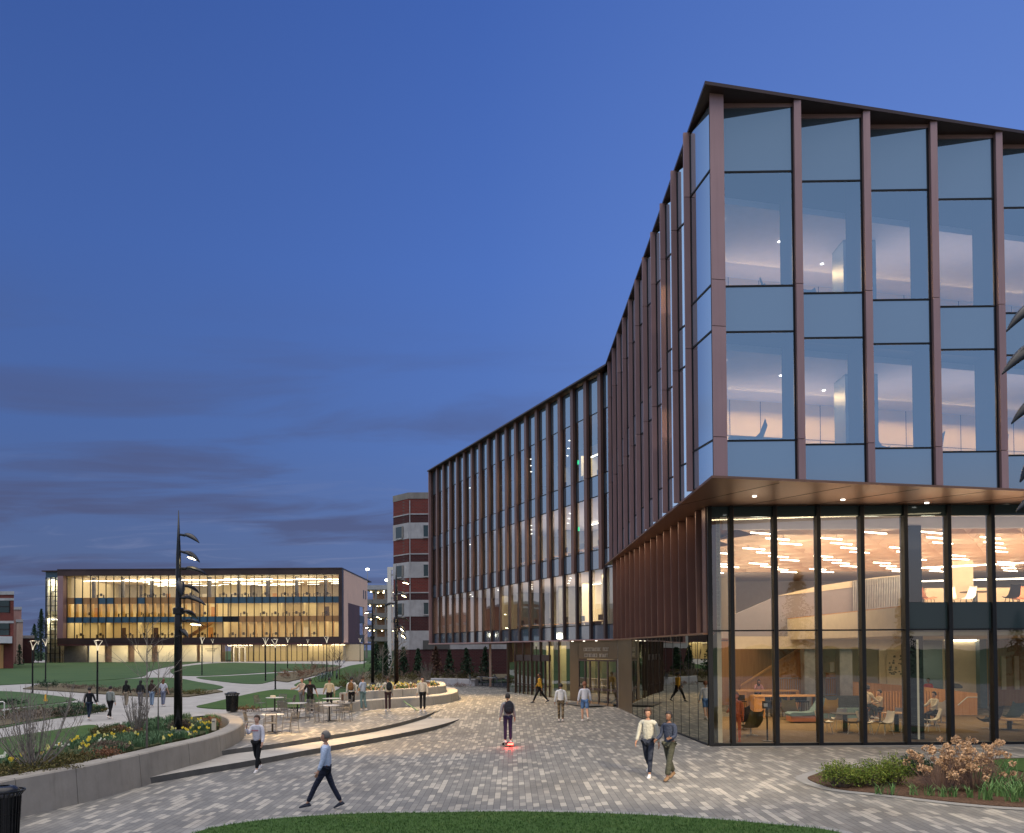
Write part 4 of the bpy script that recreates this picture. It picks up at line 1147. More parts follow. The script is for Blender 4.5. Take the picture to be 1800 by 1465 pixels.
# ================================================================== far academic hall (lit)
YH = 172.0
def HX(px, Y=YH): return P(px, 1080, Y).x
def HZ(py, px=350, Y=YH): return P(px, py, Y).z
HL = thing('lecture_hall', 'long low hall across the lawn with three glowing glazed storeys in a dark frame', 'building', (-60, YH, 1.1))
x0, x1 = HX(108), HX(604)
zt0, zb0 = HZ(1003), HZ(1131)
zg = 1.15
MAR = bronze_mat('maroon_panel', (.11, .045, .045), (.14, .055, .055), .5, .3)
ix0, ix1 = HX(118), HX(598); iz0, iz1 = HZ(1121), HZ(1012.5)
D = 34
# frame ring (four boards butted end to end)
MB().box((x0, YH - 1.6, iz1), (x1, YH + .1, zt0)).build('frame', 'darkbr', HL, world=True)
MB().box((x0, YH - 1.6, zb0), (x1, YH + .1, iz0)).build('frame', 'darkbr', HL, world=True)
MB().box((x0, YH - 1.6, iz0), (ix0, YH + .1, iz1)).build('frame', 'pink', HL, world=True)
MB().box((ix1, YH - 1.6, iz0), (x1, YH + .1, iz1)).build('frame', 'darkbr', HL, world=True)
MB().box((x0 - .02, YH - 1.7, zt0), (x1 + .05, YH + D, zt0 + .25)).build('roof', 'darkbr', HL, world=True)
MB().box((x0, YH - 1.5, zb0 - .35), (x1, YH + D, zb0 - .004)).build('soffit', MAR, HL, world=True)
fz = [iz0, HZ(1094), HZ(1084), HZ(1061), HZ(1050), iz1]
HG = glass('hall_glass', (.97, .94, .86), .05)
BLU = plain('hall_blue_spandrel', (.045, .11, .16), .3, 0, .1)
nm = 35; mw = (ix1 - ix0) / nm
for i in range(nm):
    a = ix0 + mw * i; b = a + mw
    mbg = MB()
    for z0, z1 in ((fz[0], fz[1]), (fz[2], fz[3]), (fz[4], fz[5])): mbg.quad((a, YH, z0), (b, YH, z0), (b, YH, z1), (a, YH, z1))
    w_ = mbg.build('window', HG, HL, world=True)
    MB().box((a - .05, YH - .22, iz0), (a + .05, YH + .05, iz1)).build('mullion', 'black', HL, world=True)
    left = i < 20
    # spandrels: blue glass, or the deep golden reveal
    MB().box((a, YH + .02, fz[1]), (b, YH + .12, fz[2])).build('spandrel_panel', BLU if left else ('wood' if i > 21 else 'black'), HL, world=True)
    MB().box((a, YH + .02, fz[3]), (b, YH + .12, fz[4])).build('spandrel_panel', 'wood' if (i < 19 and i not in (1, 4, 5, 9)) else BLU, HL, world=True)
GOLD = wood_mat('golden_reveal', (.66, .44, .14), (.74, .52, .20))
for k in range(nm):
    x = ix0 + mw * k
    if k < 20: MB().box((x - .08, YH + .2, fz[2]), (x + .08, YH + 1.4, fz[3] + .6)).build('wood_fin', GOLD, HL, world=True)
    if k > 21: MB().box((x - .08, YH + .2, fz[0]), (x + .08, YH + 1.4, fz[1] + .3)).build('wood_fin', GOLD, HL, world=True)
MB().box((ix0, YH + .2, fz[1] + .3), (HX(386), YH + 9, fz[2] - .02)).build('floor_plate', 'cream', HL, world=True)
MB().box((HX(386), YH + 1.4, fz[1] + .3), (ix1, YH + 9, fz[2] - .02)).build('floor_plate', 'cream', HL, world=True)
MB().box((ix0, YH + 1.4, fz[3] + .6), (ix1, YH + 26, fz[4] - .02)).build('floor_plate', 'cream', HL, world=True)
MB().box((ix0, YH + .2, iz0 - .3), (ix1, YH + 9, iz0 - .01)).build('floor_plate', 'cream', HL, world=True)
MB().box((ix0, YH + .2, iz1), (ix1, YH + 26, iz1 + .3)).build('ceiling', 'cream', HL, world=True)
rr = random.Random(3)
HW = [plain('hall_wall_cream', (.70, .64, .46), .8, 0, .05), plain('hall_wall_tan', (.50, .42, .28), .8, 0, .05), plain('hall_wall_grey', (.40, .38, .33), .8, 0, .05)]
for fi, (z0, z1, dp) in enumerate(((iz0, fz[1] + .3, 8), (fz[2], fz[3] + .6, 8), (fz[4], iz1, 24))):
    x = ix0
    while x < ix1 - .5:
        w_ = min(rr.choice([2.2, 3.4, 4.8, 6.5]), ix1 - x); dd = dp + rr.uniform(-2.2, 0)
        MB().box((x, YH + dd, z0), (x + w_ - .02, YH + dd + .2, z1)).build('back_wall', rr.choice(HW[:2] if fi < 2 else [HW[0], HW[2], HW[2], HW[1]]), HL, world=True)
        if rr.random() < .5: MB().box((x, YH + dd - rr.uniform(1, 3), z0), (x + .15, YH + dd, z1)).build('partition', HW[0], HL, world=True)
        if rr.random() < .4: MB().box((x + w_ * .3, YH + dd - .05, z0), (x + w_ * .3 + 1.0, YH + dd - .01, z0 + 2.2)).build('inner_door', rr.choice(['darkbr', 'wood', 'white']), HL, world=True)
        x += w_
    for k in range(3):
        cx = ix0 + (ix1 - ix0) * (k + .5) / 3
        area('room_light', (cx, YH + dp * .45, z1 - .15), (18, 5 if fi < 2 else 16), (520, 520, 1300)[fi], (1, (.78, .78, .84)[fi], (.42, .42, .60)[fi]), (0, 0, 0), HL)
for z0, z1, dp in ((iz0, fz[1] + .3, 8), (fz[2], fz[3] + .6, 8), (fz[4], iz1, 24)):
    MB().box((ix0 - .3, YH + dp + .3, z0), (ix1, YH + dp + .5, z1)).build('back_wall', HW[1], HL, world=True)
    MB().box((ix0 - .3, YH + .3, z0), (ix0 - .05, YH + dp + .3, z1)).build('end_wall', HW[0], HL, world=True)
MB().box((HX(79) + .02, YH + .6, zg), (HX(79) + .2, YH + 5, HZ(1003) - 1.3)).build('stair_side_wall', HW[0], HL, world=True)
# bar lights
def bars(n, z, x_a, x_b, y0, y1, L):
    for k in range(n):
        x = rr.uniform(x_a, x_b); y = rr.uniform(y0, y1)
        MB().box((x, y, z - .1), (x + L * rr.uniform(.6, 1.2), y + .12, z - .04)).build('ceiling_light', LBAR, HL, world=True)
bars(90, iz1 - .35, HX(190), ix1 - 3, YH + 2, YH + 21, 2.4)
MB().box((HX(146), YH + 1.2, iz1 - .8), (ix1 - .5, YH + 1.35, iz1 - .7)).build('ceiling_light', LBAR, HL, world=True)
MB().box((ix0 + .2, YH + 6.2, iz1 - .5), (HX(300), YH + 6.35, iz1 - .4)).build('ceiling_light', LBAR, HL, world=True)
for k in range(16):
    x = ix0 + (ix1 - ix0) * (k + .5) / 16
    MB().box((x - .5, YH + 2.2, fz[3] + .48), (x + .6, YH + 2.6, fz[3] + .56)).build('ceiling_light', LBAR, HL, world=True)
    MB().box((x - .5, YH + 2.6, fz[1] + .18), (x + .5, YH + 3.0, fz[1] + .26)).build('ceiling_light', LBAR, HL, world=True)
MB().bar(tuple(P(325, 1124, YH + 3)), tuple(P(380, 1090, YH + 3)), 1.2, .5).build('staircase', DOAK, HL, world=True)
for k in range(9):
    x = HX(150 + 52 * k)
    MB().box((x - .3, YH + 3.2, fz[4]), (x + .3, YH + 3.8, iz1)).build('column', 'greym', HL, world=True)
# ground floor under the box
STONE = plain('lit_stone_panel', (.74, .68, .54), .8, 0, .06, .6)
pan = [(152, 179), (192, 220), (232, 262), (273, 302), (312, 342), (348, 384)]
for a, b in pan: MB().box((HX(a), YH + 1.2, zg - .3), (HX(b), YH + 1.5, zb0 - .35)).build('stone_panel', STONE, HL, world=True)
MB().box((HX(152), YH + 2.6, zg - .3), (HX(388), YH + 2.8, zb0 - .35)).build('back_wall', 'tan', HL, world=True)
MB().box((x0 + .3, YH + .5, zg - .3), (HX(150), YH + 1.5, zb0 - .35)).build('end_wall', 'greym', HL, world=True)
MB().box((HX(386), YH + 7, zg - .3), (HX(640, YH + 7), YH + 7.2, zb0 - .35)).build('back_wall', 'cream', HL, world=True)
MB().box((HX(386), YH + 1.4, zg - .3), (HX(640, YH + 7), YH + 7, zg + .02)).build('floor', 'wfloor', HL, world=True)
k = 386
while k < 602:
    a = HX(k); b = HX(k + 9.5)
    w_ = MB().quad((a, YH + 1.3, zg), (b, YH + 1.3, zg), (b, YH + 1.3, zb0 - .36), (a, YH + 1.3, zb0 - .36)).build('window', HG, HL, world=True)
    MB().box((a - .05, YH + 1.2, zg), (a + .05, YH + 1.4, zb0 - .36)).build('mullion', 'darkbr', w_, world=True)
    k += 9.5
dd_ = MB(); a = HX(408); b = HX(428); c = (a + b) / 2
for u in (a, c, b): dd_.box((u - .1, YH + 1.0, zg), (u + .1, YH + 1.18, HZ(1139)))
dd_.box((a - .1, YH + 1.0, HZ(1139)), (b + .1, YH + 1.18, HZ(1137.5)))
dd_.build('entrance_door', 'white', HL, world=True)
for k in range(8):
    x = HX(165 + k * 62)
    area('soffit_light', (x, YH - .7, zb0 - .4), (5, .6), 210, (1, .80, .48), (R(38), 0, 0), HL)
area('room_light', ((HX(386) + x1) / 2, YH + 4, zb0 - .45), (22, 3), 650, (1, .82, .45), (0, 0, 0), HL)
# side face going back
def sideY(px): return (px - 900) / FPX and abs(x1 / ((px - 900) / FPX))
ys = [YH, sideY(612), sideY(632), sideY(640), sideY(646)]
TANP = plain('tan_cladding', (.85, .52, .38), .7, 0, .06, .3)
MB().box((x1 - .3, YH + .1, zb0), (x1, ys[1], zt0)).build('side_wall', TANP, HL, world=True)
MB().box((x1 - .3, ys[1], HZ(1060, 612, ys[1])), (x1, ys[4], zt0)).build('side_wall', TANP, HL, world=True)
MB().box((x1 - .25, ys[1], zb0), (x1 + .03, ys[2], HZ(1060, 612, ys[1]) - .01)).build('side_wall', MAR, HL, world=True)
MB().box((x1 - .3, ys[3], zb0), (x1, ys[4], HZ(1060, 612, ys[1]) - .01)).build('side_wall', TANP, HL, world=True)
MB().box((x1 - 2.0, ys[2], zb0), (x1 - 1.8, ys[3], HZ(1060, 612, ys[1]))).build('side_wall', 'wood', HL, world=True)
for yb in (1094, 1128):
    z = HZ(yb, 636, ys[2]); MB().box((x1 - 1.8, ys[2], z - .1), (x1 + .05, ys[3], z + 1.5)).build('balcony', 'black', HL, world=True)
for a, b in ((638.5, 640), (642, 643.5)):
    MB().box((x1 - .02, sideY(a), HZ(1053, 640, ys[3])), (x1 + .04, sideY(b), HZ(1038, 640, ys[3]))).build('side_window', 'black', HL, world=True)
MB().box((x1 - 8, ys[1], zg), (x1 - 1, ys[4] - 1, zb0 - .36)).build('side_wall', 'cream', HL, world=True)
# glass stair tower at the left end
sx0, sx1 = HX(79), HX(104)
for k in range(9):
    z0 = zg + (zt0 - 1.2 - zg) * k / 9; z1 = zg + (zt0 - 1.2 - zg) * (k + 1) / 9
    w_ = MB().quad((sx0, YH + .4, z0), (sx1, YH + .4, z0), (sx1, YH + .4, z1), (sx0, YH + .4, z1)).build('stair_window', glass('stair_glass', (.65, .75, .80), .18), HL, world=True)
    MB().box((sx0, YH + .3, z0 - .05), (sx1, YH + .45, z0 + .05)).build('transom', 'black', w_, world=True)
    if k < 8: MB().box((sx0 + .3, YH + 1.5, z0 + 1.0), (sx1 - .3, YH + 3.0, z0 + 1.15)).build('stair_landing', 'white', HL, world=True)
for u in (.0, .33, .66, 1.0):
    x = sx0 + (sx1 - sx0) * u; MB().box((x - .06, YH + .2, zg), (x + .06, YH + .5, zt0 - 1.2)).build('mullion', 'black', HL, world=True)
MB().box((sx0, YH + .2, zt0 - 1.2), (x0 - .02, YH + 8, zt0 - .1)).build('stair_head', BLU, HL, world=True)
MB().box((HX(75.5), YH - .6, zt0 - .1), (x0 - .03, YH + 9, zt0 + .12)).build('stair_roof', 'darkbr', HL, world=True)
MB().box((sx0 + .1, YH + 5, zg), (sx1, YH + 5.2, zt0 - 1.2)).build('stair_back_wall', HW[0], HL, world=True)
area('room_light', ((sx0 + sx1) / 2, YH + 2.6, zt0 - 1.4), (2, 2), 700, (1, .85, .62), (0, 0, 0), HL)
area('room_light', ((sx0 + sx1) / 2, YH + 1.0, 10), (2, 2), 600, (1, .85, .62), (0, 0, 0), HL)
# furniture seen through the hall's glass
hd = None
for fi, z in enumerate((iz0, fz[2], fz[4])):
    for k in range(26):
        x = ix0 + 1.5 + k * 2.05 + rr.uniform(-.4, .4)
        if rr.random() < .25 or x > ix1 - 1.5: continue
        y = YH + rr.uniform(1.7, 3.0)
        if hd is None:
            hd = thing('classroom_desk', 'small dark desk with a chair back behind the glass of the far hall', 'desk', (x, y, z), 0, 'desks behind the glass of the far hall')
            MB().box((-.7, -.3, .68), (.7, .3, .74)).build('desktop', 'darkbr', hd)
            MB().box((-.66, -.28, 0), (-.6, .28, .68)).build('leg', 'black', hd); MB().box((.6, -.28, 0), (.66, .28, .68)).build('leg', 'black', hd)
            MB().box((-.3, .4, .5), (.15, .46, 1.05)).build('chair_back', DKF, hd)
        else: dup(hd, (x, y, z))

# ================================================================== brick tower behind the wing
YT = 95.0
BT = thing('brick_tower', 'banded red brick and limestone building behind the long wing', 'building', (-8, YT, .5))
def TX(px): return P(px, 1000, YT).x
def TZ(py): return P(735, py, YT).z
cX = TX(718); lX = TX(690) - .2; rX = TX(905); lY = YT + 2.2
plan = [(lX, lY), (cX, YT), (rX, YT), (rX, YT + 18), (lX, YT + 18)]
REDL = 'brick'; bandsz = [(866, 877, 'tanstone'), (877, 903, 'brick'), (903, 905, 'band'), (905, 919, 'brick2'), (919, 947, 'band'), (947, 973, 'brick'), (973, 975, 'band'), (975, 988, 'brick2'), (988, 1016, 'band'),
          (1016, 1041, 'brick'), (1041, 1043, 'band'), (1043, 1055, 'brick2'), (1055, 1084, 'band'), (1084, 1109, 'brick2'), (1109, 1142, 'band'), (1142, 1215, 'brick2')]
M['tanstone'] = concrete_mat('cap_stone', (.24, .22, .20))
wins = []
for a, b, mt in bandsz:
    z1, z0 = TZ(a), TZ(b)
    o_ = .05 if mt in ('band', 'tanstone') else 0
    pl = [(lX - o_, lY), (cX, YT - o_), (rX, YT - o_), (rX, YT + 18), (lX - o_, YT + 18)]
    MB().prism(pl, z0, z1).build('wall', mt, BT, world=True)
TG = span_mat('tower_window_glass', (.008, .028, .032), .0)
for a, b in ((924, 944), (993, 1013), (1060, 1080)):
    z1, z0 = TZ(a), TZ(b)
    for xa, xb in ((TX(745), TX(770)), (TX(800), TX(830)), (TX(860), TX(890))):
        w_ = MB().box((xa, YT - .10, z0), (xb, YT - .06, z1)).build('window', TG, BT, world=True)
        f = MB(); f.box((xa - .06, YT - .16, z0 - .12), (xb + .06, YT - .07, z0 - .01)); f.box((xa - .06, YT - .14, z1), (xb + .06, YT - .07, z1 + .08)); f.box((xa + .5, YT - .13, z0), (xa + .56, YT - .101, z1))
        f.build('sill', 'band', w_, world=True)
    d = (Vector((cX, YT)) - Vector((lX, lY))); Lc = d.length; d.normalize(); n_ = Vector((d.y, -d.x))
    p = Vector((lX, lY)) + d * Lc * .22 + n_ * .06; q = Vector((lX, lY)) + d * Lc * .62 + n_ * .06
    w_ = MB().slab(p, q, z0, z1, .05, -1).build('window', TG, BT, world=True)
    MB().slab(p + n_ * .05, q + n_ * .05, z0 - .12, z0 - .01, .05, -1).build('sill', 'band', w_, world=True)
    MB().slab(q + n_ * .02, q + n_ * .02 + d * .25, z0, z1, .05, -1).build('reveal', 'tanstone', w_, world=True)
MB().box((TX(743), YT - .12, TZ(1142)), (TX(790), YT - .06, TZ(1126))).build('louvre', 'riser', BT, world=True)
for px in (720, 870): MB().box((TX(px), YT - .09, TZ(1142)), (TX(px) + .1, YT - .055, TZ(880))).build('drainpipe', 'band', BT, world=True)

# white framed glass lift tower between garage and brick tower
LTY = 118.0
def LXp(px, Y): return P(px, 1080, Y).x
LT = thing('lift_tower', 'slim white framed glass tower with lights beside the brick tower', 'tower', (LXp(687, LTY), LTY, .8))
xa, xb = LXp(681, LTY), LXp(700, LTY)
zT = P(687, 997, LTY).z
MB().box((xa, LTY, .5), (xa + .5, LTY + .5, zT)).build('column', 'white', LT, world=True)
MB().box((xa + .5, LTY, zT - .4), (xb, LTY + .4, zT)).build('beam', 'white', LT, world=True)
for k in range(5):
    z = .8 + (zT - 2) * k / 4
    MB().box((xa + .5, LTY + .05, z), (xb, LTY + .35, z + .25)).build('beam', 'steel', LT, world=True)
MB().quad((xa + .5, LTY + .2, .8), (xb, LTY + .2, .8), (xb, LTY + .2, zT - .4), (xa + .5, LTY + .2, zT - .4)).build('window', glass('tower_glass', (.6, .66, .66), .3), LT, world=True)
for k in range(5):
    z = 2.4 + 2.1 * k; MB().ell((xa + 1.0, LTY + .8, z), (.10, .10, .10), 8, 6).build('lamp', emit('tower_bulb', (1, .75, .4), 12), LT, world=True)

# parking garage
PY = 235.0
PG = thing('parking_garage', 'open concrete parking garage with rows of yellow lights, beyond the hall', 'garage', (P(668, 1080, PY).x, PY, 1.1))
xa, xb = P(640, 1080, PY).x, P(698, 1080, PY).x
ysl = [1036, 1061, 1085, 1106, 1127]
for i, y in enumerate(ysl):
    z = P(668, y, PY).z
    MB().box((xa, PY, z - .1), (xb, PY + 16, z + 1.1)).build('deck', 'band' if i == 0 else 'tanstone', PG, world=True)
MB().box((xa, PY + 15, 1), (xb, PY + 15.3, P(668, 1036, PY).z)).build('back_wall', 'tan', PG, world=True)
for i in range(4):
    z = P(668, ysl[i], PY).z - .35
    for k in range(6):
        x = xa + (xb - xa) * (k + .5 + rr.uniform(-.2, .2)) / 6; y = PY + rr.uniform(2, 10)
        MB().ell((x, y, z), (.22, .22, .12), 8, 5).build('deck_lamp', emit('garage_bulb', (1, .80, .42), 16), PG, world=True)
    area('garage_light', ((xa + xb) / 2, PY + 6, z), (7, 6), 260, (1, .72, .35), (0, 0, 0), PG)
for k in range(4):
    x = xa + (xb - xa) * (k + .1) / 3.4; MB().box((x, PY + .3, 1), (x + .5, PY + .8, P(668, 1036, PY).z)).build('column', 'tanstone', PG, world=True)
for px, py in ((646, 1001), (680, 1020)):
    p = P(px, py, PY + 5); t = thing('roof_light_mast', 'lit mast on the garage roof, ' + ('the taller left one' if px == 646 else 'the right one by the white tower'), 'light mast', (p.x, p.y, P(668, 1036, PY).z))
    MB().tube([(0, 0, 0), (0, 0, p.z - P(668, 1036, PY).z)], .09, 6).build('pole', 'steel', t)
    MB().ell((0, 0, p.z - P(668, 1036, PY).z), (.55, .55, .30), 10, 6).build('lamp_head', emit('mast_lamp', (1, .95, .8), 14), t)

# ---------------- left edge buildings
def simple_bldg(name, label, px0, px1, py0, py1, Y, mt, rows, cols, depth=20, cap='band', wmat=None):
    a = P(px0, (py0 + py1) / 2, Y).x; b = P(px1, (py0 + py1) / 2, Y).x; z1 = P((px0 + px1) / 2, py0, Y).z; z0 = gz((a + b) / 2, Y) - .5
    t = thing(name, label, 'building', ((a + b) / 2, Y, 0))
    b2 = b * (Y + depth) / Y; a2 = a * (Y + depth) / Y - 1
    MB().prism([(a, Y), (b, Y), (b2 - .3, Y + depth), (a2, Y + depth)], z0, z1).build('wall', mt, t, world=True)
    MB().prism([(a - .1, Y - .1), (b + .1, Y - .1), (b2 - .2, Y + depth + .1), (a2 - .1, Y + depth + .1)], z1, z1 + .5).build('roof_cap', cap, t, world=True)
    for r in rows:
        za, zb = P(0, r[0], Y).z, P(0, r[1], Y).z
        MB().box((a - .02, Y - .06, za), (b + .03, Y - .002, za + .35)).build('string_course', 'band', t, world=True)
        for (c0, c1) in cols:
            xa_ = P(c0, 1100, Y).x; xb_ = P(c1, 1100, Y).x
            w_ = MB().box((xa_, Y - .05, zb), (xb_, Y - .01, za - .02)).build('window', wmat or TG, t, world=True)
            f = MB(); n = max(2, int((xb_ - xa_) / 1.2))
            for k in range(n + 1): x = xa_ + (xb_ - xa_) * k / n; f.box((x - .05, Y - .12, zb), (x + .05, Y - .052, za - .02))
            f.box((xa_, Y - .11, (za + zb) / 2 - .05), (xb_, Y - .053, (za + zb) / 2 + .05))
            f.build('frame', 'black', w_, world=True)
    return t
b = simple_bldg('brick_building', 'dark red brick block with gridded windows cut by the left edge', -70, 24, 1046, 1165, 128, 'brick', [(1056, 1077), (1096, 1117)], [(-40, 17)])
Yb = 126.5
MB().box((P(-10, 1100, Yb).x, Yb - 2, P(0, 1131, Yb).z), (P(12, 1100, Yb).x, Yb + 1.4, P(0, 1119, Yb).z)).build('canopy', 'white', b, world=True)
MB().box((P(0, 1100, 128).x, 127.9, .6), (P(7, 1100, 128).x, 127.95, P(0, 1134, 128).z)).build('door', 'wood', b, world=True)
simple_bldg('pink_building', 'pale pink masonry block stepping up behind the left brick block', 24, 37.5, 1072, 1160, 160, 'pinkst', [], [])
simple_bldg('tan_building', 'low tan block right of the pink masonry block', 30, 40, 1094, 1160, 158, 'tan', [], [])
simple_bldg('brick_annex', 'low dark brick annex left of the glass stair tower', 36, 60, 1122, 1162, 165, 'brick2', [(1123, 1125)], [])
# brick block outside the left edge, mirrored in the wing's lower storeys
RB_ = thing('brick_block', 'long brick block outside the left edge, mirrored in the lower wing windows', 'building', (-115, 100, 0))
ra, rb_ = Vector((-98, 128)), Vector((-150, 62))
MB().slab(ra, rb_, -1, 11.5, 18, -1).build('wall', 'pinkst', RB_, world=True)
MB().slab(ra, rb_, 11.5, 12.6, 18.2, -1).build('roof_band', 'band', RB_, world=True)
rdv = (rb_ - ra).normalized(); rn_ = Vector((-rdv.y, rdv.x))
LITW = emit('lit_window', (1, .78, .42), 1.2)
for rr2 in range(3):
    for k in range(14):
        p = ra + rdv * (3 + k * 5.6) + rn_ * .06
        MB().slab(p, p + rdv * 3, 1.4 + rr2 * 3.6, 3.6 + rr2 * 3.6, .05).build('window', LITW if (k * 5 + rr2 * 3) % 4 == 0 else TG, RB_, world=True)
# far tree line on the horizon and one that the glass mirrors from behind the viewer

lt = MB(); rl_ = random.Random(5)
for row, (z_, n_l) in enumerate(((HZ(1142), 13), (HZ(1145.5), 9))):
    for k in range(n_l):
        x = HX(358) + k * .17 * 1.05 + (0 if row == 0 else .3)
        lt.box((x, YH + 1.14, z_), (x + .05, YH + 1.19, z_ + .22)); 
        if rl_.random() < .6: lt.box((x + .05, YH + 1.14, z_ + .18), (x + .12, YH + 1.19, z_ + .22))
lt.build('wall_lettering', 'riser', HL, world=True)
# ================================================================== lamps
def head_mb(L=.78, W=.19):
    mb = MB(); n = 12; m = 7; rows = []
    for i in range(n + 1):
        t = i / n
        hw = W * (math.sin(math.pi * min(1, .06 + .94 * t)) ** .75) * (1.0 - .25 * t) if 0 < t < 1 else .012
        x = L * t; zc = -.22 * L * t * t; hh = hw * .85 + .015
        tilt = .35
        rows.append([(x, hw * math.cos(math.pi * k / m), zc + hh * math.sin(math.pi * k / m)) for k in range(m + 1)])
    for r in rows: mb.v += r
    for i in range(n):
        for j in range(m): mb.f.append((i * (m + 1) + j, i * (m + 1) + j + 1, (i + 1) * (m + 1) + j + 1, (i + 1) * (m + 1) + j))
        a = i * (m + 1); b = (i + 1) * (m + 1); mb.f.append((a, b, b + m, a + m))
    return mb
FLLIT = emit('flood_lens', (1, .80, .45), 22)
GLO = plain('pole_black', (.016, .017, .02), .28, .5)
def flood_pole(label, base, H, heads, sc=1.0, collar=True):
    """heads: (height, azimuth, droop, lit, scale)"""
    t = thing('flood_light_pole', label, 'street lamp', base, 0, None)
    MB().tube([(0, 0, 0), (0, 0, H * .52), (0, 0, H * .55), (0, 0, H * .80), (0, 0, H)], [.15, .13, .105, .085, .012], 14).build('pole', GLO, t, smooth=True)
    MB().lathe([(.26, 0), (.26, .05), (.17, .12), (.15, .12)], 20, cap=False).build('base_plate', GLO, t)
    if collar: MB().lathe([(.46, -.35), (.46, .0), (.43, .03), (0, .03)], 28).build('footing', 'band', t)
    for z, az, dr, lit, s in heads:
        hd_ = head_mb(.74 * s, .17 * s).build('lamp_head', GLO, t, smooth=True)
        hd_.location = (math.cos(az) * .22, math.sin(az) * .22, z)
        hd_.rotation_euler = (0, dr, az)
        arm = MB().tube([(-.22, 0, 0), (.06, 0, .01)], [.035, .05], 8); arm.build('bracket', GLO, hd_)
        if lit:
            MB().ell((.42 * s, 0, -.11 * s), (.22 * s, .11 * s, .02), 12, 5).build('lens', FLLIT, hd_)
    MB().lathe([(.15, 0), (.19, .02), (.19, .22), (.13, .25)], 14, (0, 0, H * .53)).build('collar', GLO, t)
    return t
fb = GP(313, 1287, .46)
def hz(py, base): return P(313, py, base.y).z - base.z
fb.z = .44
flood_pole('tall black flood light pole with eight shell heads rising from the daffodil bed', fb, 7.95,
           [(hz(942, fb), R(-20), R(12), 0, 1), (hz(972, fb), R(-15), R(18), 1, 1), (hz(1000, fb), R(10), R(5), 0, 1.05), (hz(1022, fb), R(-60), R(38), 0, 1.0), (hz(1030, fb), R(35), R(15), 0, .8), (hz(1052, fb), R(-8), R(6), 0, 1.15), (hz(1075, fb), R(60), R(10), 0, .9), (hz(1092, fb), R(25), R(5), 1, .9), (hz(1108, fb), R(-40), R(20), 0, .7)])
cb = G(697, 1212, lambda x, y: gz0(x, y) + .55)
flood_pole('slim black flood light pole by the bare tree in the right planter', cb, 7.9,
           [(6.9, R(10), R(14), 1, 1), (6.1, R(-20), R(22), 1, 1), (5.4, R(160), R(5), 0, .9), (4.5, R(20), R(10), 0, .9), (4.0, R(-30), R(30), 1, .9), (3.6, R(-10), R(35), 1, .9)], collar=False)
db = G(655, 1203, gz0)
flood_pole('farthest black pole with small glowing heads before the parking garage', db, 7.4, [(6.3, R(170), R(10), 1, .8), (5.9, R(-10), R(10), 1, .7), (5.0, R(190), R(10), 1, .7)], collar=False)
rp = Vector((8.2, 12.6, 0))
def rz_(py): return P(1790, py, 12.6).z
flood_pole('big dark flood light pole at the right edge with only its shell heads in frame', rp, 8.3,
           [(rz_(528), R(180), R(20), 0, 1.15), (rz_(604), R(183), R(17), 0, 1.28), (rz_(694), R(178), R(20), 0, 1.05), (rz_(782), R(184), R(30), 0, 1.1), (rz_(862), R(180), R(14), 1, .95)])
def spot(name, loc, aim, power, col, ang=70, blend=.8, rad=.12):
    l = bpy.data.lights.new(name, 'SPOT'); l.energy = power; l.color = col; l.spot_size = R(ang); l.spot_blend = blend; l.shadow_soft_size = rad
    o = bpy.data.objects.new(name, l); COL.objects.link(o); o.location = loc
    o.rotation_euler = (Vector(aim) - Vector(loc)).to_track_quat('-Z', 'Y').to_euler(); return o
WARM = (1, .64, .27)
spot('flood_lamp', fb + Vector((1.35, -.1, 6.1)), (-5.5, 35, 0), 7500, WARM, 75, 1.0)
spot('flood_lamp', fb + Vector((1.35, .2, 4.4)), (-9.0, 40, 0), 3500, WARM, 85, 1.0)
spot('flood_lamp', cb + Vector((1.3, -.3, 6.2)), (-3.0, 52, 0), 7000, WARM, 100, 1.0)
spot('flood_lamp', cb + Vector((-.8, -.2, 4.2)), (-11, 50, 0), 3500, WARM, 100, 1.0)
spot('flood_lamp', rp + Vector((-1.9, 1.2, 6.6)), (2.5, 26, 0), 8000, (1, .82, .58), 60, 1.0)
spot('flood_lamp', rp + Vector((-.6, 1.6, 6.0)), (12, 23, 0), 1800, (1, .80, .5), 90, 1.0)

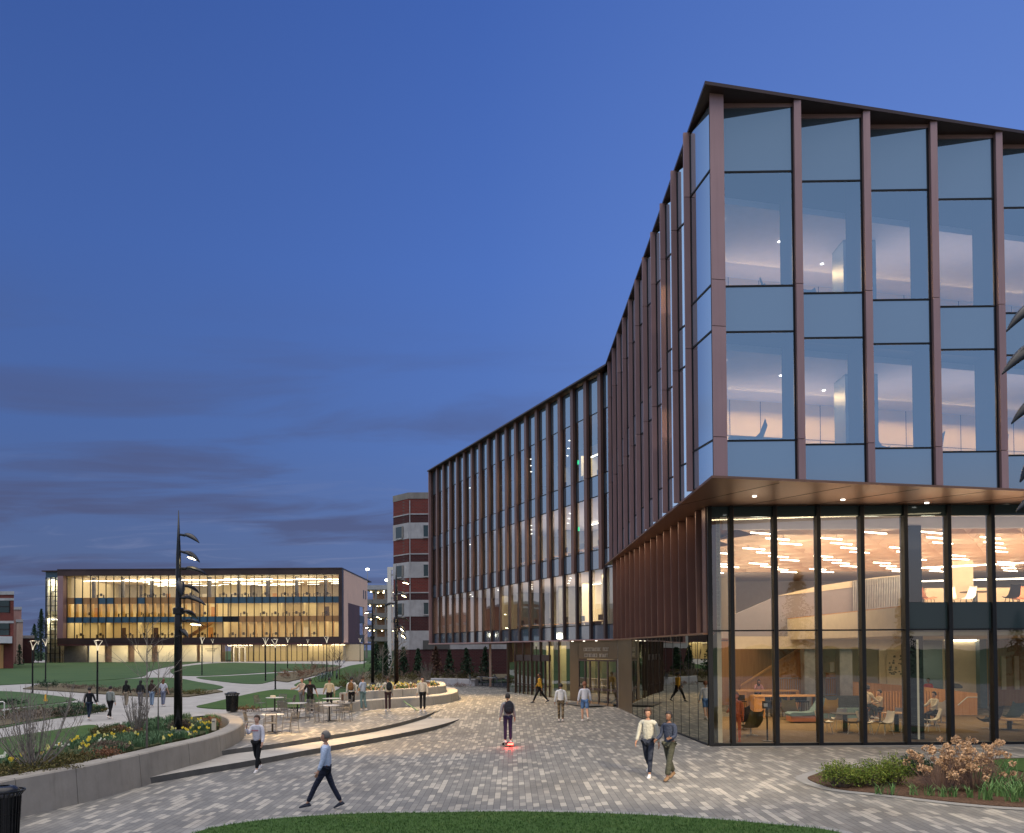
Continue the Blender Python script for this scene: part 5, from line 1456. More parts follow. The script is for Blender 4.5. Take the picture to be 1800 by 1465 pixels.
# post-top lamps along the walks
YL = emit('post_lamp_glow', (1, .88, .66), .9)
def post_lamp():
    t = thing('post_lamp', 'black post lamp', 'street lamp', (0, 0, 0), 0, 'post-top lamps along the walks')
    H = 4.3
    MB().tube([(0, 0, 0), (0, 0, .12), (0, 0, H - .7)], [.11, .07, .055], 10).build('pole', GLO, t)
    a = MB()
    for k in range(3):
        an = k * 2.094 + .5
        a.tube([(0, 0, H - .7), (.10 * math.cos(an), .10 * math.sin(an), H - .35), (.32 * math.cos(an), .32 * math.sin(an), H)], [.035, .022, .018], 6)
    a.build('lamp_arms', YL, t)
    MB().lathe([(0, H + .05), (.30, H + .03), (.30, H), (0, H - .015)], 18).build('reflector_disc', 'tanstone', t)
    return t
pl0 = None
posts = [(57, 1220, 'at the near bend of the left walk'), (80, 1200, 'just beyond the left bend, at the lawn edge'), (171, 1234, 'in front of the pair walking on the left path'), (295.6, 1162, 'before the lit stone panels, behind the big flood pole'),
         (355, 1188, 'right of the big flood pole on the middle lawn'), (374, 1166, 'nearest the lettered stone panel of the far hall'), (445, 1163, 'by the white entrance doors of the far hall'), (466.7, 1198, 'shorter of the close pair at mid lawn'),
         (484, 1212, 'taller of the close pair at mid lawn'), (505.5, 1176, 'behind the close pair, on the far lawn'), (541, 1163, 'before the hall glazing near the seated person'), (574.5, 1186, 'beside the bicycle rack'), (633, 1164, 'at the right corner of the far hall'),
         (45, 1165, 'far left by the low brick annex'), (67, 1166, 'far left by the pine beside the stair tower')]
for px, py, tx in posts:
    g = G(px, py)
    lab = 'black forked post lamp ' + tx
    if pl0 is None: pl0 = post_lamp(); pl0.location = g; pl0['label'] = lab
    else: dup(pl0, g, random.uniform(0, 2), lab)
for px, py in ((57, 1220), (171, 1234), (484, 1212), (574.5, 1186), (355, 1188)):
    g = G(px, py); l = bpy.data.lights.new('post_light', 'POINT'); l.energy = 130; l.color = (1, .84, .58); l.shadow_soft_size = .3
    o = bpy.data.objects.new('post_light', l); COL.objects.link(o); o.location = g + Vector((0, 0, 4.6))

# ================================================================== terrace furniture
tzf = lambda x, y: gz0(x, y) + .012
def GT(px, py): return G(px, py, tzf)
def metal_chair():
    t = thing('metal_chair', 'grey mesh metal chair', 'chair', (0, 0, 0), 0, 'metal chairs around the terrace tables')
    s = MB(); s.box((-.22, -.21, .435), (.22, .22, .455)); s.build('seat', 'greym', t)
    b = MB()
    for k in range(9):
        x = -.19 + k * .0475; b.bar((x, .22, .48), (x, .29, .84), .012)
    for z, y in ((.5, .222), (.84, .292)): b.bar((-.21, y, z), (.21, y, z), .022)
    for z in (.60, .70, .78): b.bar((-.2, .22 + (z - .48) * .19, z), (.2, .22 + (z - .48) * .19, z), .010)
    b.build('backrest', 'greym', t)
    for sx in (-1, 1):
        MB().tube([(sx * .21, .29, .85), (sx * .22, .21, .45), (sx * .23, .27, 0)], .014, 6).build('rear_leg', 'greym', t)
        MB().tube([(sx * .22, -.16, .64), (sx * .22, -.20, .44), (sx * .23, -.24, 0)], .014, 6).build('front_leg', 'greym', t)
        MB().bar((sx * .22, -.17, .64), (sx * .22, .25, .66), .025, .018).build('armrest', 'greym', t)
    return t
def metal_table():
    t = thing('terrace_table', 'round pale table', 'table', (0, 0, 0), 0, 'round pale tables on the terrace')
    MB().lathe([(0, .745), (.46, .745), (.47, .735), (.46, .72), (0, .72)], 28).build('table_top', plain('table_laminate', (.42, .42, .42), .4, 0, .05), t)
    MB().tube([(0, 0, .03), (0, 0, .72)], .04, 10).build('pedestal', 'black', t)
    b = MB()
    for k in range(4):
        a = k * math.pi / 2 + .78; b.bar((0, 0, .04), (.36 * math.cos(a), .36 * math.sin(a), .015), .05, .02)
    b.build('base', 'black', t)
    return t
mt0 = metal_table(); mc0 = metal_chair(); first = [True, True]
tabs = [(479, 1288, 'pale round table nearest the seat wall, front left', [(-1.0, -.1, 'left of the front left table'), (.15, -.95, 'on the near side of the front left table'), (.95, -.25, 'right of the front left table, facing left')]),
        (523, 1263, 'pale round table in the middle of the terrace', [(-.85, .3, 'left of the middle table'), (.85, .35, 'right of the middle table'), (-.35, -.9, 'on the near side of the middle table'), (.3, .95, 'beyond the middle table')]),
        (579, 1268, 'pale round table at the right of the terrace, two walkers behind it', [(-.95, .0, 'left of the right hand table'), (-.25, -.95, 'on the near side of the right hand table'), (.95, -.1, 'right of the right hand table, nearest the steps'), (.3, .85, 'beyond the right hand table')]),
        (483, 1251, 'pale round table at the back left by the lawn edge', [(-.95, .1, 'leftmost at the back left table'), (.9, .2, 'right of the back left table'), (.1, .95, 'beyond the back left table')]),
        (583, 1253, 'pale round table at the back right before the planter', [(-.95, .2, 'left of the back right table'), (.95, .1, 'right of the back right table')])]
for px, py, lb, chs in tabs:
    g = GT(px, py)
    if first[0]: mt0.location = g; mt0['label'] = lb; first[0] = False
    else: dup(mt0, g, random.uniform(0, 1), lb)
    for cx_, cy_, cl in chs:
        q = g + Vector((cx_ * .82, cy_ * .82, 0)); q.z = tzf(q.x, q.y)
        rz = math.atan2(cy_, cx_) - math.pi / 2 + random.uniform(-.25, .25)
        lab = 'grey mesh metal chair ' + cl
        if first[1]: mc0.location = q; mc0.rotation_euler.z = rz; mc0['label'] = lab; first[1] = False
        else: dup(mc0, q, rz, lab)
# cafe seats outside the far glass
for px, py, lb in ((868, 1208, 'small pale cafe table by the tan column under the wing'), (896, 1209, 'small pale cafe table before the glass'), (848, 1206, 'farthest small cafe table left of the tan column')):
    g = G(px, py); dup(mt0, g, 0, lb)
    for k, (a, tx) in enumerate(((.4, 'right'), (2.9, 'left'))):
        q = g + Vector((math.cos(a) * .8, math.sin(a) * .8, 0)); dup(mc0, q, a - math.pi / 2, 'metal chair on the %s of the %s' % (tx, lb.replace('small pale ', '').replace('small ', '')), 'metal chairs of the far cafe tables')
# bins
def bin_(label, loc):
    t = thing('litter_bin', label, 'bin', loc)
    MB().lathe([(.0, .06), (.26, .06), (.28, .86), (.0, .86)], 24).build('liner', 'black', t)
    s = MB()
    for k in range(26):
        a = k * 2 * math.pi / 26; c, s_ = math.cos(a), math.sin(a)
        s.bar((.27 * c, .27 * s_, .04), (.31 * c, .31 * s_, .86), .035, .012)
        s.bar((.31 * c, .31 * s_, .86), (.39 * c, .39 * s_, .97), .03, .012)
    s.build('slats', GLO, t)
    b = MB(); b.lathe([(.275, .04), (.29, .04), (.29, .09), (.275, .09)], 26); b.lathe([(.375, .955), (.40, .955), (.40, .985), (.375, .985), (.375, .955)], 26); b.build('rim', GLO, t)
    MB().lathe([(.30, .93), (.30, .99), (.22, 1.05), (.13, 1.07), (.13, 1.05), (.2, 1.02), (.26, .96)], 24).build('lid', GLO, t, smooth=True)
    return t
bin_('black slatted litter bin cut by the lower left edge of the picture', G(4, 1478) * 1.0)
bin_('black slatted litter bin at the lawn tip left of the terrace', GT(408, 1252))
# bicycles at the rack
def bicycle():
    t = thing('bicycle', 'bicycle', 'bicycle', (0, 0, 0), 0, 'bicycles parked at the rack')
    for x in (-.52, .52):
        m = MB(); n = 20
        m.tube([(x + .33 * math.cos(2 * math.pi * k / n), 0, .34 + .33 * math.sin(2 * math.pi * k / n)) for k in range(n + 1)], .022, 6, cap=False)
        for k in range(8): a = k * math.pi / 4; m.bar((x, 0, .34), (x + .32 * math.cos(a), 0, .34 + .32 * math.sin(a)), .006)
        m.build('wheel', 'black', t)
    f = MB()
    for a, b in (((-.52, 0, .34), (-.12, 0, .30)), ((-.52, 0, .34), (-.22, 0, .80)), ((-.12, 0, .30), (-.22, 0, .85)), ((-.12, 0, .30), (.36, 0, .82)), ((-.2, 0, .78), (.34, 0, .86)), ((.34, 0, .95), (.52, 0, .34))): f.tube([a, b], .02, 6)
    f.build('frame', 'bluemet', t)
    MB().tube([(.34, -.25, 1.0), (.34, 0, .96), (.34, .25, 1.0)], .016, 6).build('handlebar', 'black', t)
    MB().box((-.36, -.07, .86), (-.10, .07, .90)).build('saddle', 'black', t)
    return t
bk0 = bicycle(); 
bl = ['bicycle leftmost in the rack on the lawn edge', 'second bicycle in the rack, beside the leftmost', 'third bicycle in the rack, close to the lamp post', 'bicycle just right of the lamp post at the rack', 'bicycle standing alone at the right end of the rack']
for k, px in enumerate((563, 569, 575, 582, 592)):
    g = G(px, 1200 - k * 1.2); g.z += .02
    if k == 0: bk0.location = g; bk0.rotation_euler.z = R(65); bk0['label'] = bl[0]
    else: dup(bk0, g, R(60 + 9 * k), bl[k])
sk = thing('skateboard', 'skateboard leaning nose up against the bench behind the man in cream', 'skateboard', GT(734, 1250) + Vector((0, 0, .02)), R(165))
m = MB(); pr = [(-.05, .0), (.05, .03), (.65, .38), (.78, .50)]
for a, b in zip(pr, pr[1:]): m.prism([(a[0], -.1), (b[0], -.1), (b[0], .1), (a[0], .1)], 0, .02); [m.v.__setitem__(len(m.v) - 8 + i, (m.v[len(m.v) - 8 + i][0], m.v[len(m.v) - 8 + i][1], m.v[len(m.v) - 8 + i][2] + (a[1] if abs(m.v[len(m.v) - 8 + i][0] - a[0]) < 1e-6 else b[1]))) for i in range(8)]
m.build('deck', plain('deck_green', (.12, .22, .10), .6), sk)
for x, z in ((.12, .06), (.6, .33)): MB().ell((x, .07, z - .05), (.03, .02, .03), 8, 6).build('wheel', 'white', sk); MB().ell((x, -.07, z - .05), (.03, .02, .03), 8, 6).build('wheel', 'white', sk)
hp = thing('handrail_hoop', 'thin white metal hoop at the left edge by the shrubs', 'handrail', G(-2, 1266))
MB().tube([(-.5, 0, 0), (-.5, 0, .95), (-.45, 0, 1.0), (.25, 0, 1.0), (.3, 0, .95), (.3, 0, 0)], .03, 8).build('rail', 'white', hp)
pm = thing('plant_sign', 'small cream post with faint marks at the end of the daffodil bed', 'sign', GP(376, 1284, .44))
MB().box((-.07, -.05, 0), (.07, .05, .42)).build('post', 'cream', pm); MB().box((-.05, -.056, .30), (.05, -.051, .34)).build('mark', 'greym', pm)
yc = thing('yellow_marker', 'small yellow orange cone standing on the grass wedge at left', 'marker', G(80, 1234))
MB().lathe([(.20, 0), (.20, .04), (.13, .05), (.03, .55), (0, .56)], 14).build('cone', plain('cone_yellow', (.75, .38, .02), .5), yc)
cbx = thing('card_box', 'small tan box left on the back terrace table', 'box', GT(483, 1251) + Vector((-.1, 0, .748)))
MB().box((-.12, -.09, 0), (.12, .09, .10)).build('carton', 'cream', cbx)

# ================================================================== plants
def leafcloud(pts, size, rnd, asp=.45, up=0.0):
    mb = MB()
    for p in pts:
        d = Vector((rnd.gauss(0, 1), rnd.gauss(0, 1), rnd.gauss(0, 1) + up)).normalized()
        e = d.cross(Vector((rnd.gauss(0, 1), rnd.gauss(0, 1), rnd.gauss(0, 1)))).normalized()
        s = size * rnd.uniform(.6, 1.3)
        a = p + d * s; b = p + e * s * asp; c = p - d * s * .6; f = p - e * s * asp
        mb.add([a, b, c, f], [(0, 1, 2, 3)])
    return mb
def conifer(label, loc, H, Rb, seed, mat, group='dark evergreens before the brick tower', dens=1.0):
    r = random.Random(seed)
    t = thing('conifer', label, 'tree', loc, 0, group)
    MB().tube([(0, 0, 0), (0, 0, H * .9)], [H * .022, .01], 7).build('trunk', 'darkbark', t)
    pts = []
    nb = int(H * 26 * dens)
    for k in range(nb):
        u = (k + .5) / nb; z = H * (.05 + .93 * u); rad = Rb * (1 - u) ** .85 + .04
        a = k * 2.399 + r.uniform(-.3, .3); rr_ = rad * r.uniform(.75, 1.12)
        for j in range(12):
            q = (j + r.random()) / 12
            pts.append(Vector((math.cos(a) * rr_ * q + r.gauss(0, .05), math.sin(a) * rr_ * q + r.gauss(0, .05), z - .25 * rr_ * q * (1 + .4 * q) + r.gauss(0, .04))))
    leafcloud(pts, .12 + .012 * H, r, .4).build('crown', mat, t)
    return t
EV1 = leaf_mat('evergreen_dark', (.012, .035, .018), (.03, .06, .028)); EV2 = leaf_mat('evergreen_rust', (.10, .05, .03), (.07, .045, .03)); EV3 = leaf_mat('evergreen_bright', (.07, .12, .015), (.16, .20, .035))
cl = [(662, 90, 3.6, 1.3, 'broad dark evergreen left of the white tower foot'), (678, 88, 3.7, 1.2, 'dark evergreen behind the small bare tree'), (709, 90, 3.2, 1.0, 'evergreen just right of the slim flood pole'), (735, 89, 3.0, .9, 'narrow evergreen left of the rust coloured one'),
      (766, 90, 3.2, 1.1, 'rust coloured evergreen in the row before the dark brick wall'), (790, 88, 2.9, .9, 'evergreen right of the rust coloured one'), (820, 90, 3.0, 1.2, 'broad evergreen under the far end of the wing'), (853, 87, 3.1, 1.0, 'last evergreen of the row, by the tan column')]
for k, (px, Y, H, Rb, lb) in enumerate(cl):
    x = P(px, 1150, Y).x; conifer(lb, (x, Y, gz(x, Y)), H, Rb, 20 + k, EV2 if 'rust col' in lb and 'of the' not in lb else EV1)
for k, (px, Y, H, Rb, lb) in enumerate([(72, 205, 12.5, 2.6, 'tall dark pine left of the glass stair tower'), (60, 208, 9.0, 2.4, 'shorter pine left of the tall one'), (34, 150, 3.6, 1.0, 'small cone shaped evergreen before the pink block')]):
    x = P(px, 1150, Y).x; conifer(lb, (x, Y, gz(x, Y)), H, Rb, 60 + k, EV1, 'evergreens at the far left', .6)
def branch(mb, p, d, L, r, depth, rnd, spread=.5, droop=0.0, kids_=3, upb=.25):
    n = 4; pts = [p.copy()]; q = p.copy(); dd = d.copy()
    for i in range(n):
        dd = (dd + Vector((rnd.gauss(0, .09), rnd.gauss(0, .09), rnd.gauss(0, .05) + upb * .12))).normalized(); q = q + dd * L / n; pts.append(q.copy())
    mb.tube(pts, [r * (1 - .6 * i / n) for i in range(n + 1)], 5 if depth < 2 else 3, cap=False)
    if depth <= 0: return
    for k in range(kids_):
        u = rnd.uniform(.3, 1.0); i = min(n - 1, int(u * n)); b = pts[i].lerp(pts[i + 1], u * n - i)
        ax = Vector((rnd.gauss(0, 1), rnd.gauss(0, 1), rnd.gauss(0, .4))).normalized()
        nd = (dd + ax * spread * rnd.uniform(.7, 1.4)).normalized()
        branch(mb, b, nd, L * rnd.uniform(.5, .72), r * .5, depth - 1, rnd, spread, droop, kids_, upb)
def bare_tree(label, loc, H, seed, lean=(0, 0), mat='bark', trunk=.42, nb=9, spread=.75, group=None, rad=.05, depth=3):
    rnd = random.Random(seed); t = thing('bare_tree', label, 'tree', loc, 0, group)
    top = Vector((lean[0] * H * .4, lean[1] * H * .4, H * .95))
    MB().tube([(0, 0, 0), (top.x * .15, top.y * .15, H * .35), top * .7, top], [rad, rad * .8, rad * .45, rad * .1], 8).build('trunk', mat, t, smooth=True)
    mb = MB()
    for k in range(nb):
        u = trunk + (1 - trunk) * (k + rnd.random()) / nb * .95; b = top * u if u > .5 else Vector((top.x * u * .6, top.y * u * .6, top.z * u))
        a = k * 2.4 + rnd.random(); d = Vector((math.cos(a) * spread + lean[0], math.sin(a) * spread + lean[1], .75)).normalized()
        branch(mb, b, d, H * .42 * (1.15 - u), rad * .38, depth - 1, rnd, .55)
    mb.build('crown', mat, t)
    return t
bare_tree('young bare tree in the daffodil bed with a thin forked crown', GP(258, 1322, .44), 3.9, 3, mat='bark', rad=.035)
bare_tree('second thin bare sapling beside the first in the daffodil bed', GP(278, 1290, .40), 3.2, 5, mat='bark', rad=.028)
g = G(684, 1203, lambda x, y: gz0(x, y) + .5); bare_tree('pale bare tree leaning right beside the slim flood pole', g, 3.6, 11, (.55, 0), rad=.06, nb=12)
g = G(673, 1200, gz0); bare_tree('small white barked bare tree before the broad evergreens', g, 3.4, 12, rad=.045, nb=12)
g = G(548, 1190); bare_tree('low bare shrub tree left of the bicycle rack', g, 2.2, 14, rad=.03)
for k, (px, Y, H, lb) in enumerate([(8, 150, 3.6, 'small bare tree before the left brick block'), (56, 160, 5.0, 'bare tree before the brick annex'), (110, 171, 2.6, 'bare shrub at the dark end wall of the far hall'), (640, 120, 6.5, 'bare tree at the right corner of the far hall'), (585, 100, 3.4, 'bare tree behind the bicycle rack'), (597, 88, 3.0, 'bare tree right of the bicycle rack')]):
    x = P(px, 1150, Y).x; bare_tree(lb, (x, Y, gz(x, Y)), H, 30 + k, mat='darkbark', rad=.06, nb=10)
def twig_shrub(label, loc, H, Rr, n, seed, mat='bark', arch=.35):
    rnd = random.Random(seed); t = thing('twiggy_shrub', label, 'shrub', loc)
    mb = MB()
    for k in range(n):
        a = rnd.uniform(0, 6.283); rr_ = Rr * rnd.uniform(.25, 1); h = H * rnd.uniform(.6, 1.05)
        e = Vector((math.cos(a) * rr_, math.sin(a) * rr_, h)); c = Vector((math.cos(a) * rr_ * .75, math.sin(a) * rr_ * .75, h * arch))
        pts = [((1 - u) ** 2) * Vector((rnd.gauss(0, .04), rnd.gauss(0, .04), 0)) + 2 * u * (1 - u) * c + u * u * e for u in [i / 6 for i in range(7)]]
        mb.tube(pts, [.014 * (1 - .75 * i / 6) for i in range(7)], 4, cap=False)
        for i in range(2, 6):
            for _ in range(2):
                d = Vector((rnd.gauss(0, .5), rnd.gauss(0, .5), 1)).normalized(); L = h * rnd.uniform(.12, .3)
                mb.tube([pts[i], pts[i] + d * L], [.006, .002], 3, cap=False)
    mb.build('stems', mat, t)
    return t
twig_shrub('large leafless shrub with arching pale stems at the lower left of the bed', GP(58, 1358, .44), 2.1, 1.35, 46, 2)
twig_shrub('bare upright shrub in the daffodil bed before the walking group', GP(240, 1290, .42), 1.5, .55, 40, 8)
twig_shrub('rounded leafless shrub before the rust coloured evergreen', Vector((P(752, 1190, 78).x, 78, gz0(0, 78) + .1)), 1.7, .9, 34, 9)
twig_shrub('grey leafless shrub beyond the right planter', Vector((P(627, 1190, 74).x, 74, gz(-10, 74))), 1.6, 1.3, 46, 10)
def leaf_shrub(label, loc, Rx, Ry, H, seed, mat, n=900, size=.06, group=None, spray=False, name='evergreen_shrub'):
    rnd = random.Random(seed); t = thing(name, label, 'shrub', loc, 0, group); pts = []; st = MB()
    nsp = max(10, int(n / 40))
    for k in range(nsp):
        a = rnd.uniform(0, 6.283); q = rnd.random() ** .5
        tip = Vector((math.cos(a) * Rx * q, math.sin(a) * Ry * q, H * (1 - .45 * q * q) * rnd.uniform(.7, 1.1)))
        base = Vector((tip.x * .35, tip.y * .35, .02)); st.tube([base, tip * .9], [.012, .004], 3, cap=False)
        for j in range(int(n / nsp)):
            u = rnd.uniform(.35, 1.0); p = base.lerp(tip, u); w_ = .10 * (1.25 - u) + .03
            pts.append(p + Vector((rnd.gauss(0, w_), rnd.gauss(0, w_), rnd.gauss(0, w_ * .6))))
    leafcloud(pts, size, rnd, .35, .6).build('foliage', mat, t); st.build('stems', 'darkbark', t)
    return t
def GM(px, py, z=.03): return G(px, py) + Vector((0, 0, z))
for k, (px, py, rx, h, lb) in enumerate([(1478, 1386, .55, .62, 'yellow green evergreen shrub at the left tip of the mulch bed'), (1520, 1384, .60, .62, 'second evergreen shrub in the mulch bed, spreading low'), (1565, 1382, .60, .75, 'tallest evergreen shrub in the mulch bed with upright sprays'), (1607, 1364, .4, .55, 'dark evergreen shrub behind the dried hydrangeas')]):
    leaf_shrub(lb, GM(px, py), rx, rx * .8, h, 80 + k, EV3 if k < 3 else EV1, 2600, .035, 'evergreen shrubs in the mulch bed')
HYD = leaf_mat('dried_hydrangea', (.36, .22, .12), (.50, .34, .22)); HST = plain('dry_stem', (.17, .11, .09), .9, 0, .2)
def hydrangea(label, loc, Rr, H, n, seed):
    rnd = random.Random(seed); t = thing('dried_hydrangea', label, 'shrub', loc, 0, 'dried hydrangeas in the mulch bed'); st = MB(); hd_ = []
    for k in range(n):
        a = rnd.uniform(0, 6.283); q = rnd.random() ** .5; tip = Vector((math.cos(a) * Rr * q, math.sin(a) * Rr * q, H * rnd.uniform(.35, 1.02)))
        st.tube([Vector((tip.x * .3, tip.y * .3, 0)), Vector((tip.x * .7, tip.y * .7, tip.z * .6)), tip], [.009, .006, .004], 4, cap=False)
        R0 = rnd.uniform(.05, .085)
        for j in range(46):
            d = Vector((rnd.gauss(0, 1), rnd.gauss(0, 1), rnd.gauss(0, .8))).normalized(); hd_.append(tip + d * R0)
    for k in range(n * 2):
        a = rnd.uniform(0, 6.283); q = rnd.random(); tip = Vector((math.cos(a) * Rr * q, math.sin(a) * Rr * q, H * rnd.uniform(.2, .6)))
        st.tube([Vector((tip.x * .3, tip.y * .3, 0)), tip], [.006, .003], 3, cap=False)
    leafcloud(hd_, .030, rnd, .8).build('flower_heads', HYD, t); st.build('stems', HST, t)
hydrangea('dried hydrangea with tan heads, left of the pair in the mulch bed', GM(1655, 1392), .75, .95, 46, 1)
hydrangea('taller dried hydrangea with brown heads, right of the pair', GM(1715, 1392), .80, 1.10, 60, 2)
hydrangea('small dried hydrangea between and behind the two large ones', GM(1690, 1372), .5, 1.0, 26, 3)
DL1 = leaf_mat('bulb_leaf', (.07, .16, .05), (.12, .22, .08))
DL2 = leaf_mat('bulb_leaf_blue', (.06, .12, .055), (.10, .17, .08))
def blades(n, Rr, H, rnd, wdt=.012, lean=.35):
    mb = MB()
    for k in range(n):
        a = rnd.uniform(0, 6.283); q = rnd.random() * Rr; b = Vector((math.cos(a) * q, math.sin(a) * q, 0)); a2 = rnd.uniform(0, 6.283)
        h = H * rnd.uniform(.6, 1.1); l = h * lean * rnd.uniform(.2, 1.4); d = Vector((math.cos(a2), math.sin(a2), 0)); s = Vector((-d.y, d.x, 0)) * wdt
        m_ = b + d * l * .35 + Vector((0, 0, h * .65)); e = b + d * l + Vector((0, 0, h))
        mb.add([b - s, b + s, m_ + s * .8, m_ - s * .8, e], [(0, 1, 2, 3), (3, 2, 4)])
    return mb
def daffodil(color, n=5, seed=0):
    rnd = random.Random(seed)
    t = thing('daffodil_clump', '', 'flower', (0, 0, 0))
    blades(16, .07, .26, rnd).build('leaves', DL1 if seed % 2 else DL2, t)
    fl_ = MB(); st = MB()
    for k in range(n):
        p = Vector((rnd.gauss(0, .07), rnd.gauss(0, .07), rnd.uniform(.26, .38))); st.tube([Vector((p.x * .4, p.y * .4, 0)), p], .004, 3, cap=False)
        f = Vector((rnd.gauss(0, .5), -1, .25)).normalized(); u = f.cross(Vector((0, 0, 1))).normalized(); v = u.cross(f)
        for j in range(6):
            a = j * math.pi / 3; d = u * math.cos(a) + v * math.sin(a); e = u * -math.sin(a) + v * math.cos(a)
            fl_.add([p, p + d * .028 + e * .018, p + d * .052, p + d * .028 - e * .018], [(0, 1, 2, 3)])
        fl_.tube([p, p + f * .03], [.010, .018], 6, cap=False)
    fl_.build('blooms', color, t); st.build('stalks', DL1, t)
    return t
YEL = plain('daffodil_yellow', (.80, .62, .05), .6, 0, .1, 3); WHT = plain('daffodil_white', (.80, .80, .66), .6, 0, .05); PALE = plain('daffodil_pale', (.80, .72, .25), .6, 0, .05)
protos = [daffodil(YEL, 5, 1), daffodil(WHT, 5, 2), daffodil(PALE, 5, 3), daffodil(YEL, 3, 4)]
LB = ['clump of yellow daffodils in the long bed behind the seat wall', 'clump of white daffodils in the long bed behind the seat wall', 'clump of pale yellow daffodils in the long bed behind the seat wall', 'sparse yellow daffodils in the long bed behind the seat wall']
LB2 = ['yellow daffodils in the right planter below the slim flood pole', 'white daffodils in the right planter below the slim flood pole', 'pale yellow daffodils in the right planter below the slim flood pole', 'sparse yellow daffodils in the right planter']
used = [False] * 4
def put_daff(k, loc, lab, grp):
    if not used[k]:
        protos[k].location = loc; used[k] = True; o = protos[k]; o['label'] = lab; o['group'] = grp
    else: o = dup(protos[k], loc, random.uniform(-.6, .6), lab, grp, random.uniform(.6, .85))
rd = random.Random(77)
daf = [(12, 1340), (22, 1348), (38, 1340), (70, 1333), (78, 1325), (100, 1318), (105, 1312), (118, 1316), (122, 1308), (131, 1306), (139, 1310), (145, 1316), (139, 1303), (150, 1320), (152, 1310), (160, 1299), (170, 1297), (156, 1303), (183, 1300), (190, 1298), (197, 1296), (200, 1290), (172, 1305), (135, 1318),
       (215, 1288), (222, 1286), (229, 1284), (233, 1290), (238, 1281), (283, 1302), (297, 1284), (300, 1295), (320, 1283), (325, 1290), (330, 1278), (335, 1285), (340, 1279), (345, 1289), (350, 1282), (357, 1277), (362, 1284), (368, 1275), (338, 1270), (347, 1268), (356, 1268), (224, 1308), (330, 1294), (352, 1274), (240, 1300), (205, 1284)]
for i, (px, py) in enumerate(daf):
    for q in range(1):
        k = rd.choice([0, 3, 1, 2, 3]); put_daff(k, GP(px + rd.gauss(0, 3), py + 8 + rd.gauss(0, 1.5), .44), LB[k], 'daffodils in the long bed')
for i in range(56):
    u = rd.random(); px = 625 + 148 * u; py = 1215.5 - 9 * u + rd.uniform(-4, 1)
    g = G(px, py, lambda x, y: gz0(x, y) + .9); k = rd.choice([0, 1, 1, 2, 2]); put_daff(k, g, LB2[k], 'daffodils in the right planter')
# ground cover of the beds
def in_poly(p, poly):
    c = False; j = len(poly) - 1
    for i in range(len(poly)):
        if (poly[i][1] > p[1]) != (poly[j][1] > p[1]) and p[0] < (poly[j][0] - poly[i][0]) * (p[1] - poly[i][1]) / (poly[j][1] - poly[i][1]) + poly[i][0]: c = not c
        j = i
    return c
def scatter(poly, n, rnd):
    xs = [p[0] for p in poly]; ys = [p[1] for p in poly]; out = []
    while len(out) < n:
        p = (rnd.uniform(min(xs), max(xs)), rnd.uniform(min(ys), max(ys)))
        if in_poly(p, poly): out.append(p)
    return out
def blade_field(name, label, pts, zf, H, mat, n_each, rnd, wdt=.008, Rr=.05, lean=.5):
    mb = MB()
    for x, y in pts:
        b = blades(n_each, Rr, H, rnd, wdt, lean); z = zf(x, y)
        mb.add([(v[0] + x, v[1] + y, v[2] + z) for v in b.v], b.f)
    o = mb.build(name, mat); tag(o, label, 'ground cover', kind='stuff'); return o
blade_field('bulb_foliage', 'green bulb leaves filling the long bed behind the seat wall', [p for p in scatter(bed, 1700, rd) if p[0] > -19 and mnoise(Vector((p[0] * .5, p[1] * .5, 0))) > -.12], bedz, .24, DL2, 9, rd, .012, .10)
LOWE = leaf_mat('low_evergreen', (.06, .065, .015), (.13, .10, .03)); RUST = leaf_mat('rust_cover', (.22, .09, .04), (.15, .09, .06)); BRN = leaf_mat('brown_cover', (.10, .07, .05), (.16, .12, .09))
for k, (px, py, rx, h, mt, lb) in enumerate([(15, 1360, 1.3, .32, LOWE, 'low olive evergreen shrub against the near end of the seat wall'), (60, 1353, 1.1, .30, LOWE, 'low olive shrub under the leafless arching shrub'), (100, 1342, .9, .30, LOWE, 'low olive shrub right of the arching shrub'), (140, 1335, .8, .26, LOWE, 'low olive shrub left of the rust tuft'),
                                              (178, 1326, .7, .24, RUST, 'rust red tuft hugging the seat wall'), (186, 1292, .7, .45, LOWE, 'rounded green shrub at the back of the daffodil bed'), (215, 1288, .9, .35, RUST, 'brownish shrub behind the daffodils by the bare upright shrub'), (185, 1315, .9, .3, BRN, 'dull brown tuft in the middle of the daffodil bed'), (318, 1280, .5, .5, BRN, 'greyish brown shrub right of the tall flood pole'), (365, 1268, .5, .3, RUST, 'rust tuft at the round end of the daffodil bed')]):
    leaf_shrub(lb, GP(px, py + 6, .44), rx, rx * .6, h, 120 + k, mt, 1300, .04, 'low shrubs of the daffodil bed', name='low_shrub')
